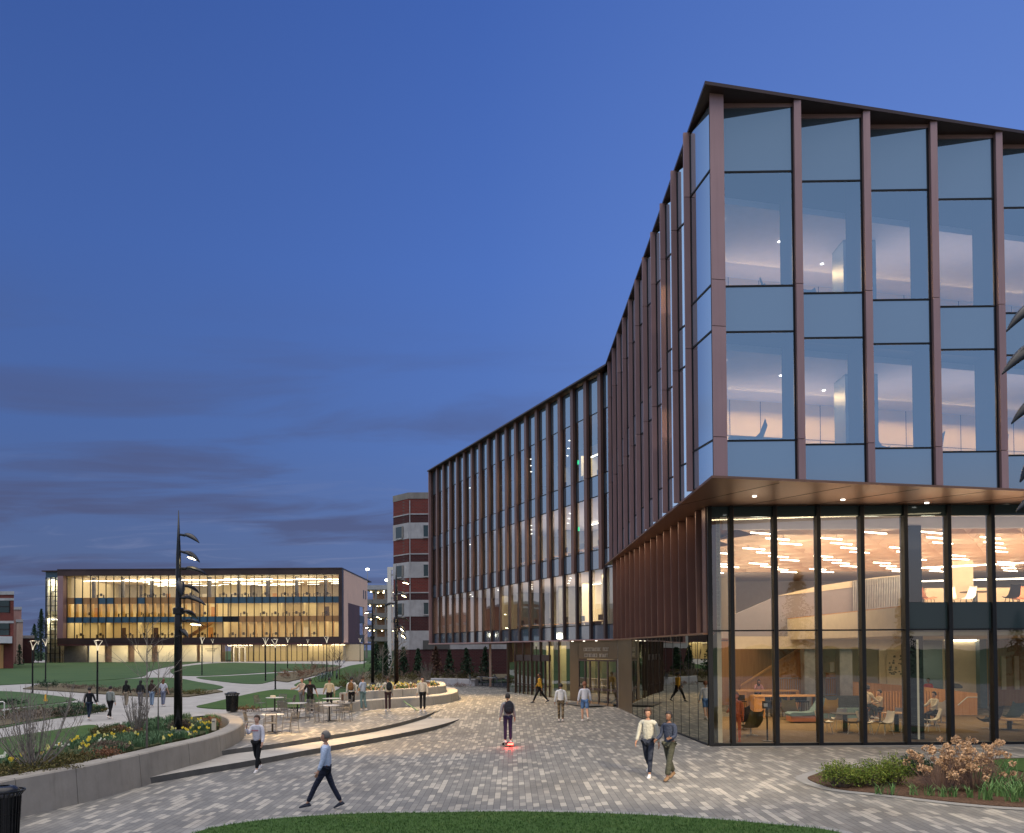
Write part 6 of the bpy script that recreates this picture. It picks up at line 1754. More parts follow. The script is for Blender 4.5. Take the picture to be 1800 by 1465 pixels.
for k, (px, py, rx, h, mt, lb) in enumerate([(143, 1256, 1.4, .9, EV1, 'dark green juniper by the pair on the left path'), (120, 1260, 1.5, .7, EV1, 'dark juniper left of the one by the walking pair'), (92, 1210, 2.2, .8, EV1, 'low dark juniper beyond the left walk'), (60, 1262, 2.2, .8, BRN, 'brown dormant shrubs left of the junipers'), (20, 1268, 2.4, .8, BRN, 'brown dormant shrubs by the white hoop'), (10, 1240, 1.6, .5, EV1, 'small juniper on the grass wedge at the left edge'),
                                              (170, 1252, 1.0, .35, LOWE, 'low green plants right of the juniper'), (265, 1222, 1.6, .8, BRN, 'brown grasses behind the walking group'), (290, 1224, 1.6, .7, BRN, 'brown grasses right of the walking group'), (340, 1222, 1.8, .5, LOWE, 'low planting at the tip of the middle lawn'),
                                              (515, 1194, 2.4, 1.3, RUST, 'dry golden shrubs before the far walk, left clump'), (540, 1188, 3.0, 1.5, RUST, 'dry golden shrubs before the far walk, middle clump'), (565, 1180, 3.0, 1.3, BRN, 'dry brown shrubs before the far walk, right clump'),
                                              (150, 1212, 2.2, .5, BRN, 'thin brown plants along the lower edge of the middle lawn'), (205, 1217, 2.2, .5, BRN, 'thin brown plants before the middle lawn, right of centre'), (625, 1200, 2.2, 1.2, LOWE, 'olive shrub left of the farthest flood pole'), (612, 1212, 1.5, .8, LOWE, 'olive shrub at the left end of the right planter')]):
    leaf_shrub(lb, G(px, py), rx, rx * .5, h, 150 + k, mt, 1000, .07, 'shrubs along the walks', name='walk_shrub')
for k in range(11):
    px = 668 + k * 17; Y = 79 + (k % 3) * 2.5; x = P(px, 1190, Y).x
    leaf_shrub('brown twiggy shrub number %s from the left along the evergreen row' % ['one', 'two', 'three', 'four', 'five', 'six', 'seven', 'eight', 'nine', 'ten', 'eleven'][k], (x, Y, gz(x, Y) + .1), 1.3, .9, .9, 190 + k, BRN if k % 3 else LOWE, 420, .09, 'twiggy shrubs before the evergreens', name='walk_shrub')
for px, py, rx, lb in ((800, 1208, 1.6, 'small grassy tufts before the pale block wall'), (575, 1247, .9, 'rust flowers at the foot of the back terrace tables'), (440, 1252, .8, 'rust flowers along the lawn edge by the back left table'), (598, 1246, .8, 'white and rust flowers left of the bench end')):
    leaf_shrub(lb, G(px, py, gz0), rx, .5, .35, 300 + px, RUST, 420, .05, None, name='low_shrub')
# strap leaved clumps in the mulch bed
for k, (px, py) in enumerate([(1545, 1398), (1568, 1399), (1606, 1400), (1634, 1401), (1657, 1403), (1677, 1403), (1704, 1404), (1735, 1408), (1760, 1402), (1782, 1412), (1745, 1385), (1765, 1375), (1785, 1390), (1750, 1395), (1775, 1362), (1798, 1404), (1720, 1372)]):
    t = thing('bulb_clump', 'strap leaved green clump at the front of the mulch bed' if k < 7 else 'strap leaved green clump at the right end of the mulch bed', 'plant', GM(px, py), 0, 'strap leaved clumps at the bed front' if k < 7 else 'strap leaved clumps at the bed end')
    blades(22 if k < 7 else 44, .10 if k < 7 else .18, .26 if k < 7 else .42, rd, .011, .8).build('leaves', DL1, t)
GR = leaf_mat('grass_blade', (.042, .10, .020), (.08, .16, .034))
flp = [xy(p) for p in FL]
pts_ = [p for p in scatter(flp, 26000, rd) if p[1] > 14.0 and abs(p[0]) < 12]
blade_field('grass', 'fine mown grass of the rounded lawn at the bottom edge', pts_, lambda x, y: gz(x, y) + .03, .055, GR, 3, rd, .0035, .03, .9)
# trees standing behind the viewer, mirrored in the lobby glass
for k, (x, y, H, lb) in enumerate([(-4, -26, 7.5, 'evergreen behind the viewer mirrored left of the lobby ceiling'), (8, -30, 6.0, 'evergreen behind the viewer mirrored low in the glass'), (30, -32, 12, 'tall evergreen behind the viewer mirrored beside the mezzanine'), (20, -40, 7.5, 'far evergreen behind the viewer'), (42, -34, 8.5, 'evergreen behind the viewer towards the right'), (-16, -34, 8, 'evergreen behind the viewer towards the left'), (0, -42, 6.5, 'low evergreen far behind the viewer'), (52, -30, 7, 'rightmost evergreen behind the viewer')]):
    conifer(lb, (x, y, 0), H, H * .32, 400 + k, EV1, 'evergreens mirrored in the lobby glass', .5)
# ================================================================== people
dg = bpy.context.evaluated_depsgraph_get
TMPC = bpy.data.collections.new('skin_work'); COL.children.link(TMPC)
def skin_mesh(verts, edges, radii, root=0, sub=1, name='body'):
    me = bpy.data.meshes.new('sk'); me.from_pydata([tuple(v) for v in verts], edges, []); me.update()
    o = bpy.data.objects.new('sk', me); TMPC.objects.link(o)
    md = o.modifiers.new('skin', 'SKIN')
    if not me.skin_vertices: me.attributes  # layer is made with the modifier
    lay = me.skin_vertices[0].data if me.skin_vertices else None
    if lay is None:
        bm = bmesh.new(); bm.from_mesh(me); bm.verts.layers.skin.verify(); bm.to_mesh(me); bm.free(); lay = me.skin_vertices[0].data
    for i, r in enumerate(radii):
        rr_ = r if isinstance(r, tuple) else (r, r)
        lay[i].radius = rr_; lay[i].use_root = (i == root)
    md.use_smooth_shade = True
    if sub: s = o.modifiers.new('sub', 'SUBSURF'); s.levels = sub; s.render_levels = sub
    bpy.context.view_layer.update()
    ev = o.evaluated_get(bpy.context.evaluated_depsgraph_get())
    out = bpy.data.meshes.new_from_object(ev); out.name = name
    bpy.data.objects.remove(o); bpy.data.meshes.remove(me)
    return out
SKIN = {k: plain('skin_' + k, c, .55, 0, .05, 5) for k, c in dict(light=(.50, .29, .20), tan=(.36, .19, .12), brown=(.17, .085, .05)).items()}
HAIR = {k: plain('hair_' + k, c, .7, 0, .2, 8) for k, c in dict(black=(.012, .010, .010), brown=(.05, .028, .016), auburn=(.16, .06, .03), grey=(.12, .11, .10)).items()}
CL = {}
def cloth(name, col):
    if name not in CL:
        m, t = newmat('cloth_' + name); v = obc(t); x, y, z = t.sep(v)
        n = t.noise(t.comb(x, y, t.m('MULTIPLY', z, 2.2)), 7, 3, .6, 1.2); n2 = t.noise(v, 60, 2)
        c = t.mix(t.ss(n, .3, .7), tuple(q * .92 for q in col), tuple(min(1, q * 1.05) for q in col))
        CL[name] = finish(m, t, prin(t, c, .88, 0, .2, t.m('ADD', n, t.m('MULTIPLY', n2, .05)), .9, .05))
    return CL[name]
def camo():
    m, t = newmat('cloth_camouflage'); n = t.noise(obc(t), 9, 3, .6); c = t.ramp(n, [(0, (.03, .025, .02)), (.45, (.10, .075, .045)), (.53, (.22, .17, .11)), (.62, (.05, .05, .03))], 'CONSTANT')
    return finish(m, t, prin(t, c, .9)) 
CL['camo'] = camo()
def joints(H, legs, arms, lean=0.0, seat=None, stoop=0.0, female=False):
    """facing +Y; legs=((hip, knee),(hip,knee)) L,R degrees forward; arms=((shoulder fwd, out, elbow),...)"""
    k = H / 1.75; J = {}
    hipz = .93 * k
    J['pel'] = Vector((0, 0, hipz)); up = Vector((0, math.sin(lean), math.cos(lean)))
    J['waist'] = J['pel'] + up * .14 * k; J['chest'] = J['pel'] + up * .34 * k; J['sh'] = J['pel'] + up * .48 * k
    J['neck'] = J['pel'] + up * .53 * k; hu = Vector((0, math.sin(lean + stoop), math.cos(lean + stoop)))
    J['headb'] = J['neck'] + hu * .07 * k; J['head'] = J['neck'] + hu * .17 * k + Vector((0, .015, 0)) * k
    low = 9
    for s, nm, (a, kn) in ((-1, 'L', legs[0]), (1, 'R', legs[1])):
        h = J['pel'] + Vector((s * .09 * k, 0, -.03 * k)); a = R(a); kn = R(kn)
        kp = h + Vector((s * .01, math.sin(a), -math.cos(a))) * .43 * k
        ap = kp + Vector((0, math.sin(a - kn), -math.cos(a - kn))) * .42 * k
        fd = Vector((s * .12, math.cos(min(0, (a - kn) * .6)), math.sin((a - kn) * .5) if a - kn < 0 else 0))
        fd = Vector((s * .10, 1, -.15 if (a - kn) < -.4 else 0)).normalized()
        tp = ap + fd * .19 * k + Vector((0, 0, -.045 * k if (a - kn) > -.4 else -.10 * k)); hl = ap + Vector((0, -.03 * k, -.03 * k))
        J['hip' + nm], J['kn' + nm], J['an' + nm], J['toe' + nm] = h, kp, ap, tp
        low = min(low, ap.z - .085 * k, tp.z - .035 * k)
    shw = (.175 if female else .195) * k
    for s, nm, (f, out, el) in ((-1, 'L', arms[0]), (1, 'R', arms[1])):
        sp_ = J['sh'] + Vector((s * shw, 0, -.02 * k)); f_, o_, e_ = R(f), R(out), R(el)
        d = Vector((s * math.sin(o_), math.sin(f_) * math.cos(o_), -math.cos(f_) * math.cos(o_)))
        ep = sp_ + d * .29 * k
        g_ = f_ + e_; d2 = Vector((s * math.sin(o_) * (1 - e_ * .7), math.sin(g_), -math.cos(g_))).normalized()
        wp = ep + d2 * .25 * k
        J['shd' + nm], J['el' + nm], J['wr' + nm] = sp_, ep, wp; J['hd' + nm] = d2
    for q in J:
        if not q.startswith('hd') : J[q] = J[q] - Vector((0, 0, low))
    J['k'] = k
    return J
def body_mesh(J, H, female, hands=True, face=True):
    k = J['k']; V = []; E = []; Rr = []
    def add(p, r, par=None):
        V.append(p); Rr.append(r); i = len(V) - 1
        if par is not None: E.append((par, i))
        return i
    pel = add(J['pel'], (.135 * k, .10 * k)); wa = add(J['waist'], (.115 * k, .085 * k), pel); ch = add(J['chest'], (.145 * k, .10 * k), wa)
    sh = add(J['sh'], (.09 * k, .075 * k), ch); nk = add(J['neck'], .052 * k, sh); hb = add(J['headb'], .05 * k, nk)
    for s in 'LR':
        h = add(J['hip' + s], .085 * k, pel); kn = add(J['kn' + s], .055 * k, h); cf = add(J['kn' + s].lerp(J['an' + s], .35), .055 * k, kn); an = add(J['an' + s], .036 * k, cf); add(J['an' + s].lerp(J['toe' + s], .22), .022 * k, an)
        s1 = add(J['shd' + s], .055 * k, sh); e1 = add(J['el' + s], .04 * k, s1); w1 = add(J['wr' + s], .026 * k, e1)
        if hands:
            d = J['hd' + s]; sd = Vector((1 if s == 'R' else -1, 0, 0)); a = d.cross(sd)
            a = a.normalized() if a.length > .01 else Vector((0, 1, 0)); 
            if a.y < 0: a = -a          # towards the front: the thumb side
            b = d.cross(a).normalized()
            pm_ = add(J['wr' + s] + d * .055 * k, (.036 * k, .018 * k), w1)
            curl = (b if (b.dot(Vector((-sd.x, 0, 0))) > 0) else -b)
            for q, (off, ln) in enumerate(((.026, .070), (.009, .080), (-.009, .074), (-.025, .058))):
                r0 = J['wr' + s] + d * .092 * k + a * off * k
                m1 = add(r0, .0095 * k, pm_); m2 = add(r0 + (d + curl * .35).normalized() * ln * .5 * k, .0088 * k, m1); add(r0 + (d + curl * .3).normalized() * ln * .5 * k + (d + curl * 1.1).normalized() * ln * .5 * k, .007 * k, m2)
            t0 = J['wr' + s] + d * .035 * k + a * .034 * k; m1 = add(t0, .012 * k, pm_); add(t0 + (d + a * .7).normalized() * .055 * k, .009 * k, m1)
        else: add(J['wr' + s] + J['hd' + s] * .09 * k, (.035 * k, .018 * k), w1)
    me = skin_mesh(V, E, Rr, 0, 1)
    # head with brow, nose, chin and ears joined into the same mesh
    mb = MB(); hc = J['head']
    def mod(v):
        x, y, z = v; zz = z / (.118 * k)
        if y > 0:
            y *= .97
            if -.45 < zz < .12 and abs(x) < .02 * k: y += .022 * k * (1 - abs(x) / (.02 * k)) * (1 - abs(zz + .17) / .32)
            if zz < -.55: y += .012 * k
        if zz < 0: x *= 1 + .22 * zz
        return Vector((x, y, z))
    mb.ell(hc, (.076 * k, .098 * k, .118 * k), 24, 16, mod)
    for s in (-1, 1): mb.ell(hc + Vector((s * .076 * k, -.005 * k, -.01 * k)), (.010 * k, .020 * k, .030 * k), 8, 6)
    vs = [tuple(v.co) for v in me.vertices]; fs = [tuple(p.vertices) for p in me.polygons]
    bpy.data.meshes.remove(me)
    o = MB(); o.add(vs, fs); o.add(mb.v, mb.f)
    return o
def garment(verts, edges, radii, root=0): 
    me = skin_mesh(verts, edges, radii, root, 1)
    mb = MB(); mb.add([tuple(v.co) for v in me.vertices], [tuple(p.vertices) for p in me.polygons]); bpy.data.meshes.remove(me); return mb
def person(label, loc, rz, H=1.75, legs=((0, 0), (0, 0)), arms=((5, 8, 8), (5, 8, 8)), top=('white', (.6, .6, .6)), bottom=('navy', (.02, .025, .05)), skin='light', hair='black', hairstyle='short',
           shoes=('white_shoe', (.6, .6, .6)), lean=0.0, stoop=0.0, sleeve='long', shorts=False, female=False, hood=False, hands=True, flare=0.0, face=True, cap=None, group=None, strap=False, seat_z=None, name='person'):
    t = thing(name, label, 'person', loc, rz, group)
    J = joints(H, legs, arms, lean, stoop=stoop, female=female); k = J['k']
    body_mesh(J, H, female, hands).build('body', SKIN[skin] if skin in SKIN else skin, t, smooth=True)
    # trousers
    V = [J['pel'] + Vector((0, 0, .04 * k))]; E = []; Rr = [(.128 * k, .105 * k)]
    for s in 'LR':
        n = len(V)
        if shorts:
            V += [J['hip' + s], J['hip' + s].lerp(J['kn' + s], .5), J['hip' + s].lerp(J['kn' + s], .92)]; Rr += [.098 * k, .095 * k, .095 * k]; E += [(0, n), (n, n + 1), (n + 1, n + 2)]
        else:
            V += [J['hip' + s], J['kn' + s], J['kn' + s].lerp(J['an' + s], .5), J['kn' + s].lerp(J['an' + s], .96)]; Rr += [.098 * k, (.070 + flare * .4) * k, (.066 + flare * .7) * k, (.058 + flare) * k]; E += [(0, n), (n, n + 1), (n + 1, n + 2), (n + 2, n + 3)]
    garment(V, E, Rr).build('trousers' if not shorts else 'shorts', CL.get(bottom) if isinstance(bottom, str) else cloth(*bottom), t, smooth=True)
    # top
    hem = J['pel'] + Vector((0, 0, -.055 * k))
    V = [J['chest'], J['waist'], hem, J['sh'], J['sh'].lerp(J['neck'], .75)]; Rr = [(.168 * k, .125 * k), (.158 * k, .120 * k), (.168 * k, .128 * k), (.100 * k, .085 * k), (.058 * k, .058 * k)]; E = [(0, 1), (1, 2), (0, 3), (3, 4)]
    if female: Rr[1] = (.135 * k, .105 * k)
    for s in 'LR':
        n = len(V); V += [J['shd' + s], J['shd' + s].lerp(J['el' + s], .9)]; Rr += [.073 * k, .060 * k]; E += [(3, n), (n, n + 1)]
        if sleeve == 'long': V += [J['el' + s].lerp(J['wr' + s], .35), J['wr' + s].lerp(J['el' + s], .05)]; Rr += [.056 * k, .042 * k]; E += [(n + 1, n + 2), (n + 2, n + 3)]
    garment(V, E, Rr).build('shirt' if not hood else 'hoodie', cloth(*top), t, smooth=True)
    if hood:
        MB().ell(J['neck'] + Vector((0, -.06 * k, -.02 * k)), (.10 * k, .075 * k, .06 * k), 14, 8).build('hood', cloth(*top), t, smooth=True)
    # shoes
    for s in 'LR':
        an, to = J['an' + s], J['toe' + s]; d = (to - an); d.z = d.z * .6; L = .27 * k; d.normalize(); u = Vector((0, 0, 1)) - d * d.z; u.normalize(); sd = d.cross(u)
        c = an + Vector((0, 0, -.045 * k)) + d * .06 * k
        mb = MB(); rows = []
        for q, (x, w_, h0) in enumerate(((-.5, .02, .03), (-.42, .036, .07), (-.2, .042, .085), (.05, .045, .07), (.3, .048, .045), (.45, .036, .035), (.5, .015, .02))):
            rows.append([c + d * x * L + sd * w_ * k * a_ + u * (-.035 * k if b_ < 0 else h0 * k * b_ - .035 * k) for a_, b_ in ((-1, -1), (1, -1), (1, .4), (.55, 1), (-.55, 1), (-1, .4))])
        for r in rows: mb.v += [tuple(p) for p in r]
        for i in range(len(rows) - 1):
            for j in range(6): mb.f.append((i * 6 + j, i * 6 + (j + 1) % 6, (i + 1) * 6 + (j + 1) % 6, (i + 1) * 6 + j))
        mb.f += [tuple(range(6))[::-1], tuple((len(rows) - 1) * 6 + j for j in range(6))]
        mb.build('shoe', cloth(*shoes), t, smooth=True)
    # hair
    hc = J['head']; rnd = random.Random(hash(label) % 1000)
    hm = MB()
    def hmod(v):
        # hollow over the face
        x, y, z = v
        if y > .03 * k and z < .040 * k: y = .03 * k - (.040 * k - z) * .12; x *= 1.0
        if z < -.05 * k and hairstyle in ('short', 'curly', 'bun'): z = -.05 * k; 
        n = mnoise(Vector((x, y, z)) * 40) * (.018 if hairstyle == 'curly' else .008) * k
        return Vector((x, y, z)) * (1 + n / .1)
    s_ = 1.25 if hairstyle == 'curly' else 1.13
    hm.ell(hc + Vector((0, -.012 * k, .022 * k)), (.084 * k * s_, .100 * k * s_, .112 * k * s_), 22, 14, hmod)
    if hairstyle == 'bun': hm.ell(hc + Vector((0, -.13 * k, .0)), (.045 * k, .045 * k, .045 * k), 10, 8)
    if hairstyle == 'long': hm.ell(hc + Vector((0, -.075 * k, -.12 * k)), (.085 * k, .05 * k, .17 * k), 14, 10)
    hm.build('hair', HAIR[hair], t, smooth=True)
    if cap: 
        c_ = MB(); c_.ell(hc + Vector((0, -.005 * k, .045 * k)), (.092 * k, .108 * k, .085 * k), 16, 8); c_.box((hc.x - .07 * k, hc.y + .06 * k, hc.z + .05 * k), (hc.x + .07 * k, hc.y + .18 * k, hc.z + .062 * k)); c_.build('cap', cloth(*cap), t, smooth=True)
    if face:
        for s in (-1, 1): MB().ell(hc + Vector((s * .030 * k, .086 * k, .008 * k)), (.011 * k, .008 * k, .008 * k), 8, 6).build('eye', HAIR['black'], t)
        MB().ell(hc + Vector((0, .090 * k, -.060 * k)), (.022 * k, .008 * k, .006 * k), 8, 6).build('mouth', plain('lip', (.32, .10, .08), .5), t)
    if strap:
        a = J['shdL'] + Vector((.05, .0, .08)) ; b = J['pel'] + Vector((.17, 0, 0))
        MB().bar(a + Vector((0, -.12, 0)), b + Vector((0, -.12, 0)), .03, .012).build('strap', cloth('brown_strap', (.10, .04, .02)), t)
    t['J'] = 0; del t['J']
    return t, J
def backpack(label, pt, J, rz, mat, W=.30, Hh=.46, T=.18):
    k = J['k']; c = J['sh'].lerp(J['waist'], .42)
    o = thing('backpack', label, 'backpack', (0, 0, 0), rz)
    rot = Matrix.Rotation(rz, 4, 'Z')
    o.location = Vector(pt) + rot @ (c + Vector((0, -.13 * k - T / 2, -.02)))
    def md(v): 
        return Vector((v.x, v.y, v.z if v.z > -Hh * .38 else -Hh * .38 - (abs(v.z) - Hh * .38) * .3))
    MB().ell((0, 0, 0), (W / 2 * 1.08, T / 2 * 1.15, Hh / 2 * 1.1), 18, 12, md).build('pack', mat, o, smooth=True)
    MB().ell((0, -T * .42, -Hh * .12), (W * .36, T * .28, Hh * .26), 14, 8).build('front_pocket', mat, o, smooth=True)
    for s in (-1, 1): MB().tube([(s * .09, T * .3, Hh * .42), (s * .10, T * .3 + .10, Hh * .46), (s * .11, T * .4 + .20, Hh * .25), (s * .13, T * .3 + .12, -Hh * .25)], .016, 6).build('strap', 'black', o)
    return o
def gd(px, py, f=None): return G(px, py, f)
WALK = ((26, 8), (-16, 22)); WALK2 = ((-20, 30), (22, 5)); SW = ((-22, 6, 12), (24, 6, 18)); SW2 = ((22, 6, 16), (-20, 6, 10))
NAVY = ('navy', (.018, .022, .040)); BLK = ('black', (.012, .012, .014))
# the two figures nearest the viewer
person('man in pale blue shirt and dark jeans striding left across the lower plaza', gd(572, 1424), R(95), 1.76, ((30, 6), (-20, 8)), ((8, 8, 15), (-12, 8, 20)), ('pale_blue', (.42, .50, .66)), NAVY, 'tan', 'grey', shoes=('dark_sneaker', (.03, .035, .05)), lean=-.02)
wt_, WJ = person('woman in white sweatshirt with a hand at her face walking below the steps', gd(452, 1356), R(165), 1.68, ((14, 4), (-12, 26)), ((5, 12, 25), (35, 10, 118)), ('white_sweat', (.58, .57, .62)), BLK, 'light', 'brown', shoes=('white_shoe', (.66, .64, .64)), female=True, hairstyle='short')
pr_ = MB()
for k_ in range(7): pr_.box((-.115 + k_ * .034, WJ['chest'].y + .118, WJ['chest'].z - .01), (-.115 + k_ * .034 + .022, WJ['chest'].y + .130, WJ['chest'].z + .03))
pr_.build('chest_print', cloth('faded_red', (.42, .14, .16)), wt_)
# rider
rl = gd(893, 1312)
bd_, BJ = person('rider in grey top and navy trousers standing on a board in mid plaza', rl + Vector((0, 0, .13)), R(12), 1.76, ((4, 4), (2, 6)), ((4, 9, 12), (4, 9, 12)), ('grey_top', (.22, .23, .26)), ('navy2', (.022, .02, .06)), 'tan', 'black', shoes=('white_shoe', (.66, .64, .64)))
backpack('dark backpack on the rider in mid plaza', rl + Vector((0, 0, .13)), BJ, R(12), cloth('pack_dark', (.018, .02, .03)), .34, .50, .2)
eb = thing('electric_board', 'small electric board with a glowing red tail light under the rider', 'scooter', rl, R(12))
MB().ell((0, 0, .12), (.16, .40, .022), 18, 6).build('deck', 'black', eb, smooth=True)
for y in (-.27, .27):
    for s in (-1, 1): MB().tube([(s * .10, y, .055), (s * .16, y, .055)], .05, 12).build('wheel', 'black', eb)
MB().box((-.10, -.45, .09), (.10, -.41, .15)).build('tail_light', emit('red_tail', (1, .03, .02), 30), eb)
l = bpy.data.lights.new('tail_glow', 'POINT'); l.energy = 14; l.color = (1, .05, .03); l.shadow_soft_size = .06
o = bpy.data.objects.new('tail_glow', l); COL.objects.link(o); o.location = rl + Vector((.05, -.62, .22))
# couple
person('young man with curly hair in cream sweater and navy trousers walking with a woman', gd(1140, 1364), R(155), 1.76, ((18, 4), (-20, 26)), ((-10, 8, 10), (14, 8, 18)), ('cream_sweat', (.46, .45, .38)), ('navy3', (.03, .036, .055)), 'tan', 'brown', 'curly', shoes=('white_shoe', (.66, .64, .64)))
person('woman with a hair bun in navy top and olive trousers beside the curly haired man', gd(1177, 1371), R(140), 1.70, ((22, 6), (-18, 14)), ((12, 8, 75), (10, 8, 60)), ('navy_top', (.035, .045, .075)), ('olive', (.06, .062, .045)), 'brown', 'black', 'bun', shoes=('tan_shoe', (.22, .14, .08)), female=True, flare=.02)
# entrance side
person('blurred walker in mustard jacket and black trousers before the bronze doors', gd(949, 1236), R(80), 1.76, ((28, 6), (-24, 18)), SW, ('mustard', (.42, .24, .03)), BLK, 'brown', 'black', shoes=('dark_sneaker', (.03, .035, .05)))
person('youth in white hoodie and camouflage trousers walking to the doors', gd(986, 1268), R(-5), 1.72, ((10, 4), (-8, 12)), ((4, 10, 12), (4, 10, 12)), ('white_hood', (.60, .64, .70)), 'camo', 'tan', 'black', hood=True, face=False)
person('youth in white sweatshirt and blue shorts walking to the doors', gd(1028, 1268), R(4), 1.76, ((8, 4), (-14, 26)), ((4, 12, 12), (4, 12, 12)), ('white_sweat2', (.58, .62, .72)), ('denim', (.10, .20, .42)), 'light', 'auburn', 'curly', shorts=True, face=False)
# terrace group
def tg(px, py): return GT(px, py)
person('person in tan top leaning at the back of the middle terrace table', tg(531, 1250), R(150), 1.72, ((0, 0), (0, 0)), ((35, 8, 40), (45, 8, 40)), ('tan_top', (.42, .34, .27)), ('grey_pants', (.15, .16, .18)), 'light', 'brown')
person('man in black shirt with a diagonal bag strap seen from behind on the terrace', tg(545, 1254), R(8), 1.75, ((0, 0), (0, 0)), ((20, 22, 30), (-8, 22, 10)), ('black_tee', (.015, .015, .017)), BLK, 'tan', 'black', face=False, strap=True, sleeve='short')
person('man in cream sweater and black trousers standing behind the terrace tables', tg(579, 1250), R(20), 1.72, ((0, 0), (0, 0)), ((15, 10, 30), (4, 10, 10)), ('cream_knit', (.50, .43, .30)), BLK, 'tan', 'black')
a_, J1 = person('person in white fleece hoodie and wide black trousers by the curved bench', tg(618, 1250), R(0), 1.76, ((0, 0), (0, 0)), ((8, 10, 14), (8, 10, 14)), ('white_fleece', (.60, .60, .60)), BLK, 'light', 'black', hood=True, face=False, flare=.03)
backpack('brown patterned backpack on the person in white fleece', tg(618, 1250), J1, 0, cloth('pack_brown', (.16, .085, .035)))
person('man in pale blue shirt, cap and teal jeans facing the white fleece wearer', tg(638, 1249), R(60), 1.76, ((4, 4), (-6, 8)), ((10, 10, 35), (10, 10, 60)), ('sky_shirt', (.34, .42, .56)), ('teal_jeans', (.13, .22, .25)), 'light', 'brown', cap=('cap_black', (.02, .02, .025)), sleeve='short')
a_, J2 = person('man in pale sweatshirt and dark maroon trousers by the curved bench', tg(682, 1250), R(25), 1.76, ((0, 0), (0, 2)), ((30, 14, 40), (5, 8, 8)), ('pale_sweat', (.50, .47, .42)), ('maroon', (.045, .025, .030)), 'tan', 'brown', face=False)
backpack('black backpack on the man in maroon trousers', tg(682, 1250), J2, R(25), cloth('pack_black', (.015, .02, .022)))
person('man in cream shirt and black trousers standing alone beside the skateboard', tg(743, 1250), R(175), 1.75, ((0, 0), (0, 0)), ((2, 10, 8), (2, 10, 8)), ('cream_shirt', (.56, .52, .44)), BLK, 'light', 'black')
# left path
person('man in black jacket and dark jeans walking away on the left path', gd(157, 1267), R(-5), 1.72, ((10, 4), (-10, 14)), ((5, 20, 15), (5, 18, 15)), ('black_jacket', (.012, .014, .018)), ('dark_jean', (.02, .03, .05)), 'light', 'black', face=False)
person('man in grey sweater and black trousers walking away on the left path', gd(194, 1264), R(-12), 1.78, ((12, 4), (-14, 20)), ((10, 12, 12), (-8, 12, 12)), ('grey_sweater', (.25, .27, .25)), BLK, 'light', 'black', face=False)
person('person with long dark hair in black top and tan trousers behind the bare shrub', gd(222, 1243), R(0), 1.68, ((8, 4), (-8, 10)), ((5, 10, 12), (5, 10, 12)), ('black_top', (.02, .02, .02)), ('tan_pants', (.30, .24, .17)), 'tan', 'black', 'long', face=False, female=True)
person('person in dark top and grey trousers second in the walking group', gd(247, 1244), R(5), 1.70, ((6, 4), (-10, 10)), ((5, 10, 12), (5, 10, 12)), ('charcoal', (.03, .03, .035)), ('grey_pants2', (.16, .15, .17)), 'tan', 'black', 'long', face=False, female=True)
person('person in brown top and pale blue jeans third in the walking group', gd(267, 1243), R(0), 1.72, ((8, 4), (-6, 8)), ((5, 10, 12), (5, 10, 12)), ('brown_top', (.06, .04, .035)), ('pale_jean', (.22, .30, .42)), 'tan', 'brown', 'long', face=False, female=True)
person('person in white top with auburn hair rightmost in the walking group', gd(287, 1242), R(0), 1.74, ((6, 4), (-8, 8)), ((5, 14, 12), (5, 14, 12)), ('white_tee', (.60, .60, .66)), ('blue_grey', (.18, .20, .28)), 'light', 'auburn', 'long', face=False, female=True, sleeve='short')
# in the lobby
ORG = plain('orange_figure', (.55, .13, .05), .5, 0, .1)
person('orange human shaped figure standing inside the corner glass', fl(1294, 30.9), R(150), 1.68, ((2, 2), (-2, 2)), ((3, 6, 8), (20, 8, 60)), ('orange_cloth', (.55, .13, .05)), ('orange_cloth', (.55, .13, .05)), ORG, 'auburn', shoes=('orange_cloth', (.55, .13, .05)), face=False, name='statue')
person('woman in pink top with long dark hair leaning on the long oak counter', fl(1331, 45.6), R(180), 1.66, ((0, 0), (0, 0)), ((30, 10, 80), (40, 10, 90)), ('pink_top', (.60, .32, .34)), BLK, 'tan', 'black', 'long', lean=.35, stoop=.2, female=True)
SIT = ((80, 84), (78, 82))
person('person in cream hoodie seated on a dark stool behind the fourth mullion', fl(1524, 38, .03 + .18), R(-60), 1.75, SIT, ((30, 8, 40), (30, 8, 40)), ('cream_hood', (.60, .52, .40)), ('camo_dark', (.05, .055, .04)), 'tan', 'black', 'curly', hood=True)
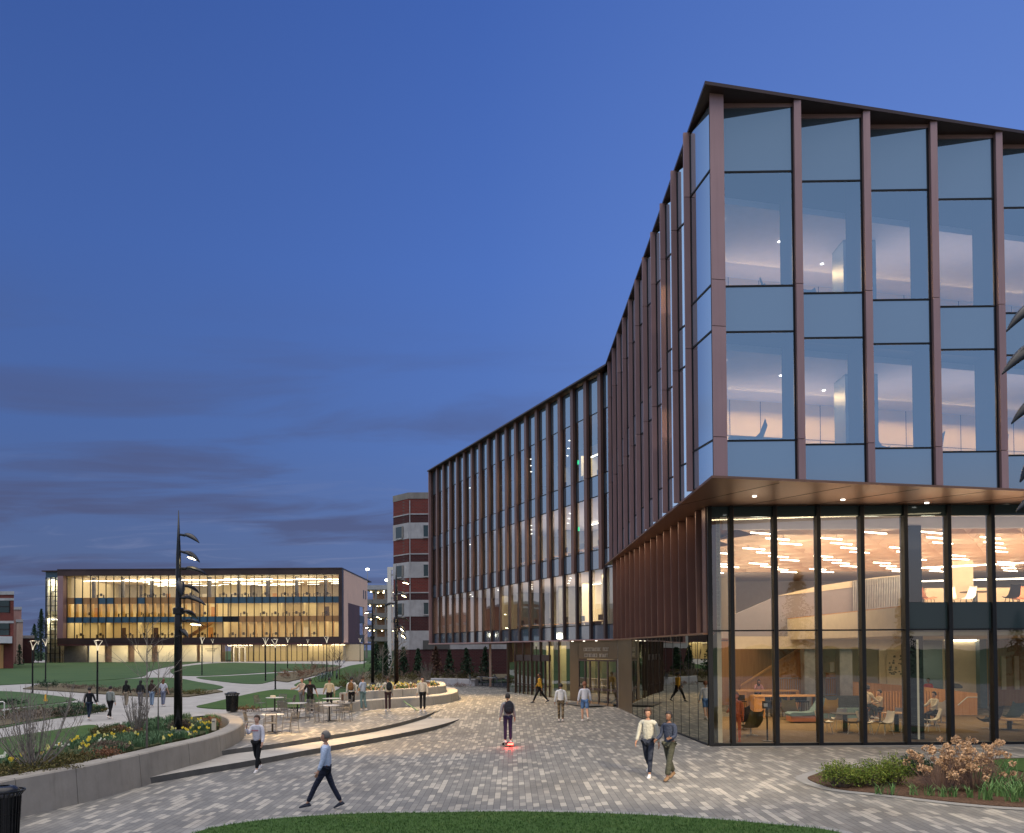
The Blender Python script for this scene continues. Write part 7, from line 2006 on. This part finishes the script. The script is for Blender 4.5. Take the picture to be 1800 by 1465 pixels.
person('dark haired person lounging right of the cream hoodie wearer', fl(1545, 38.6, .03), R(100), 1.70, SIT, ((40, 8, 50), (40, 8, 50)), ('beige_top', (.45, .36, .26)), BLK, 'light', 'black')
person('person in a red shirt behind the low oak wall', fl(1631, 44.5, .03), R(150), 1.66, ((0, 0), (0, 0)), ((30, 8, 60), (30, 8, 60)), ('red_shirt', (.42, .06, .07)), BLK, 'brown', 'black', female=True)
person('person in white shirt slumped in a chair right of the black column', fl(1641, 36.5, .03), R(110), 1.72, SIT, ((40, 8, 40), (40, 8, 40)), ('white_tee2', (.62, .58, .50)), BLK, 'light', 'black')
for px, Y, rz, lb, h in ((1524, 38, -60, 'dark stool under the person in the cream hoodie', .18), (1545, 38.6, 100, 'dark seat under the lounging person', 0), (1641, 36.5, 110, 'dark seat under the person in the white shirt', 0)):
    st_ = thing('stool', lb, 'stool', fl(px, Y)); MB().lathe([(0, .46 + h), (.22, .46 + h), (.22, .42 + h), (0, .42 + h)], 18).build('seat', 'black', st_); MB().tube([(0, 0, 0.02), (0, 0, .42 + h)], .03, 8).build('pedestal', 'black', st_); MB().lathe([(0, .03), (.2, .02), (.2, 0)], 16).build('base', 'black', st_)
g = G(597, 1166); person('tiny dark seated figure at the far hall wall', g + Vector((0, 0, .0)), R(90), 1.72, SIT, ((30, 8, 40), (30, 8, 40)), BLK, BLK, 'light', 'black', hands=False, face=False)
bch = thing('bench', 'low bench under the tiny seated figure by the far hall', 'bench', g); MB().box((-.9, -.25, .38), (.9, .25, .46)).build('seat', 'band', bch); MB().box((-.8, -.2, 0), (-.6, .2, .38)).build('leg', 'band', bch); MB().box((.6, -.2, 0), (.8, .2, .38)).build('leg', 'band', bch)
cp = thing('coat', 'dark coat heaped on top of the low oak wall', 'coat', (LX(1678, 42), 42.1, LZz(1211, 42)))
MB().ell((0, 0, .03), (.42, .15, .20), 16, 8, lambda v: Vector((v.x, v.y, max(v.z, -.04)))).build('fabric', DKF, cp, smooth=True)
COL.children.unlink(TMPC); bpy.data.collections.remove(TMPC)
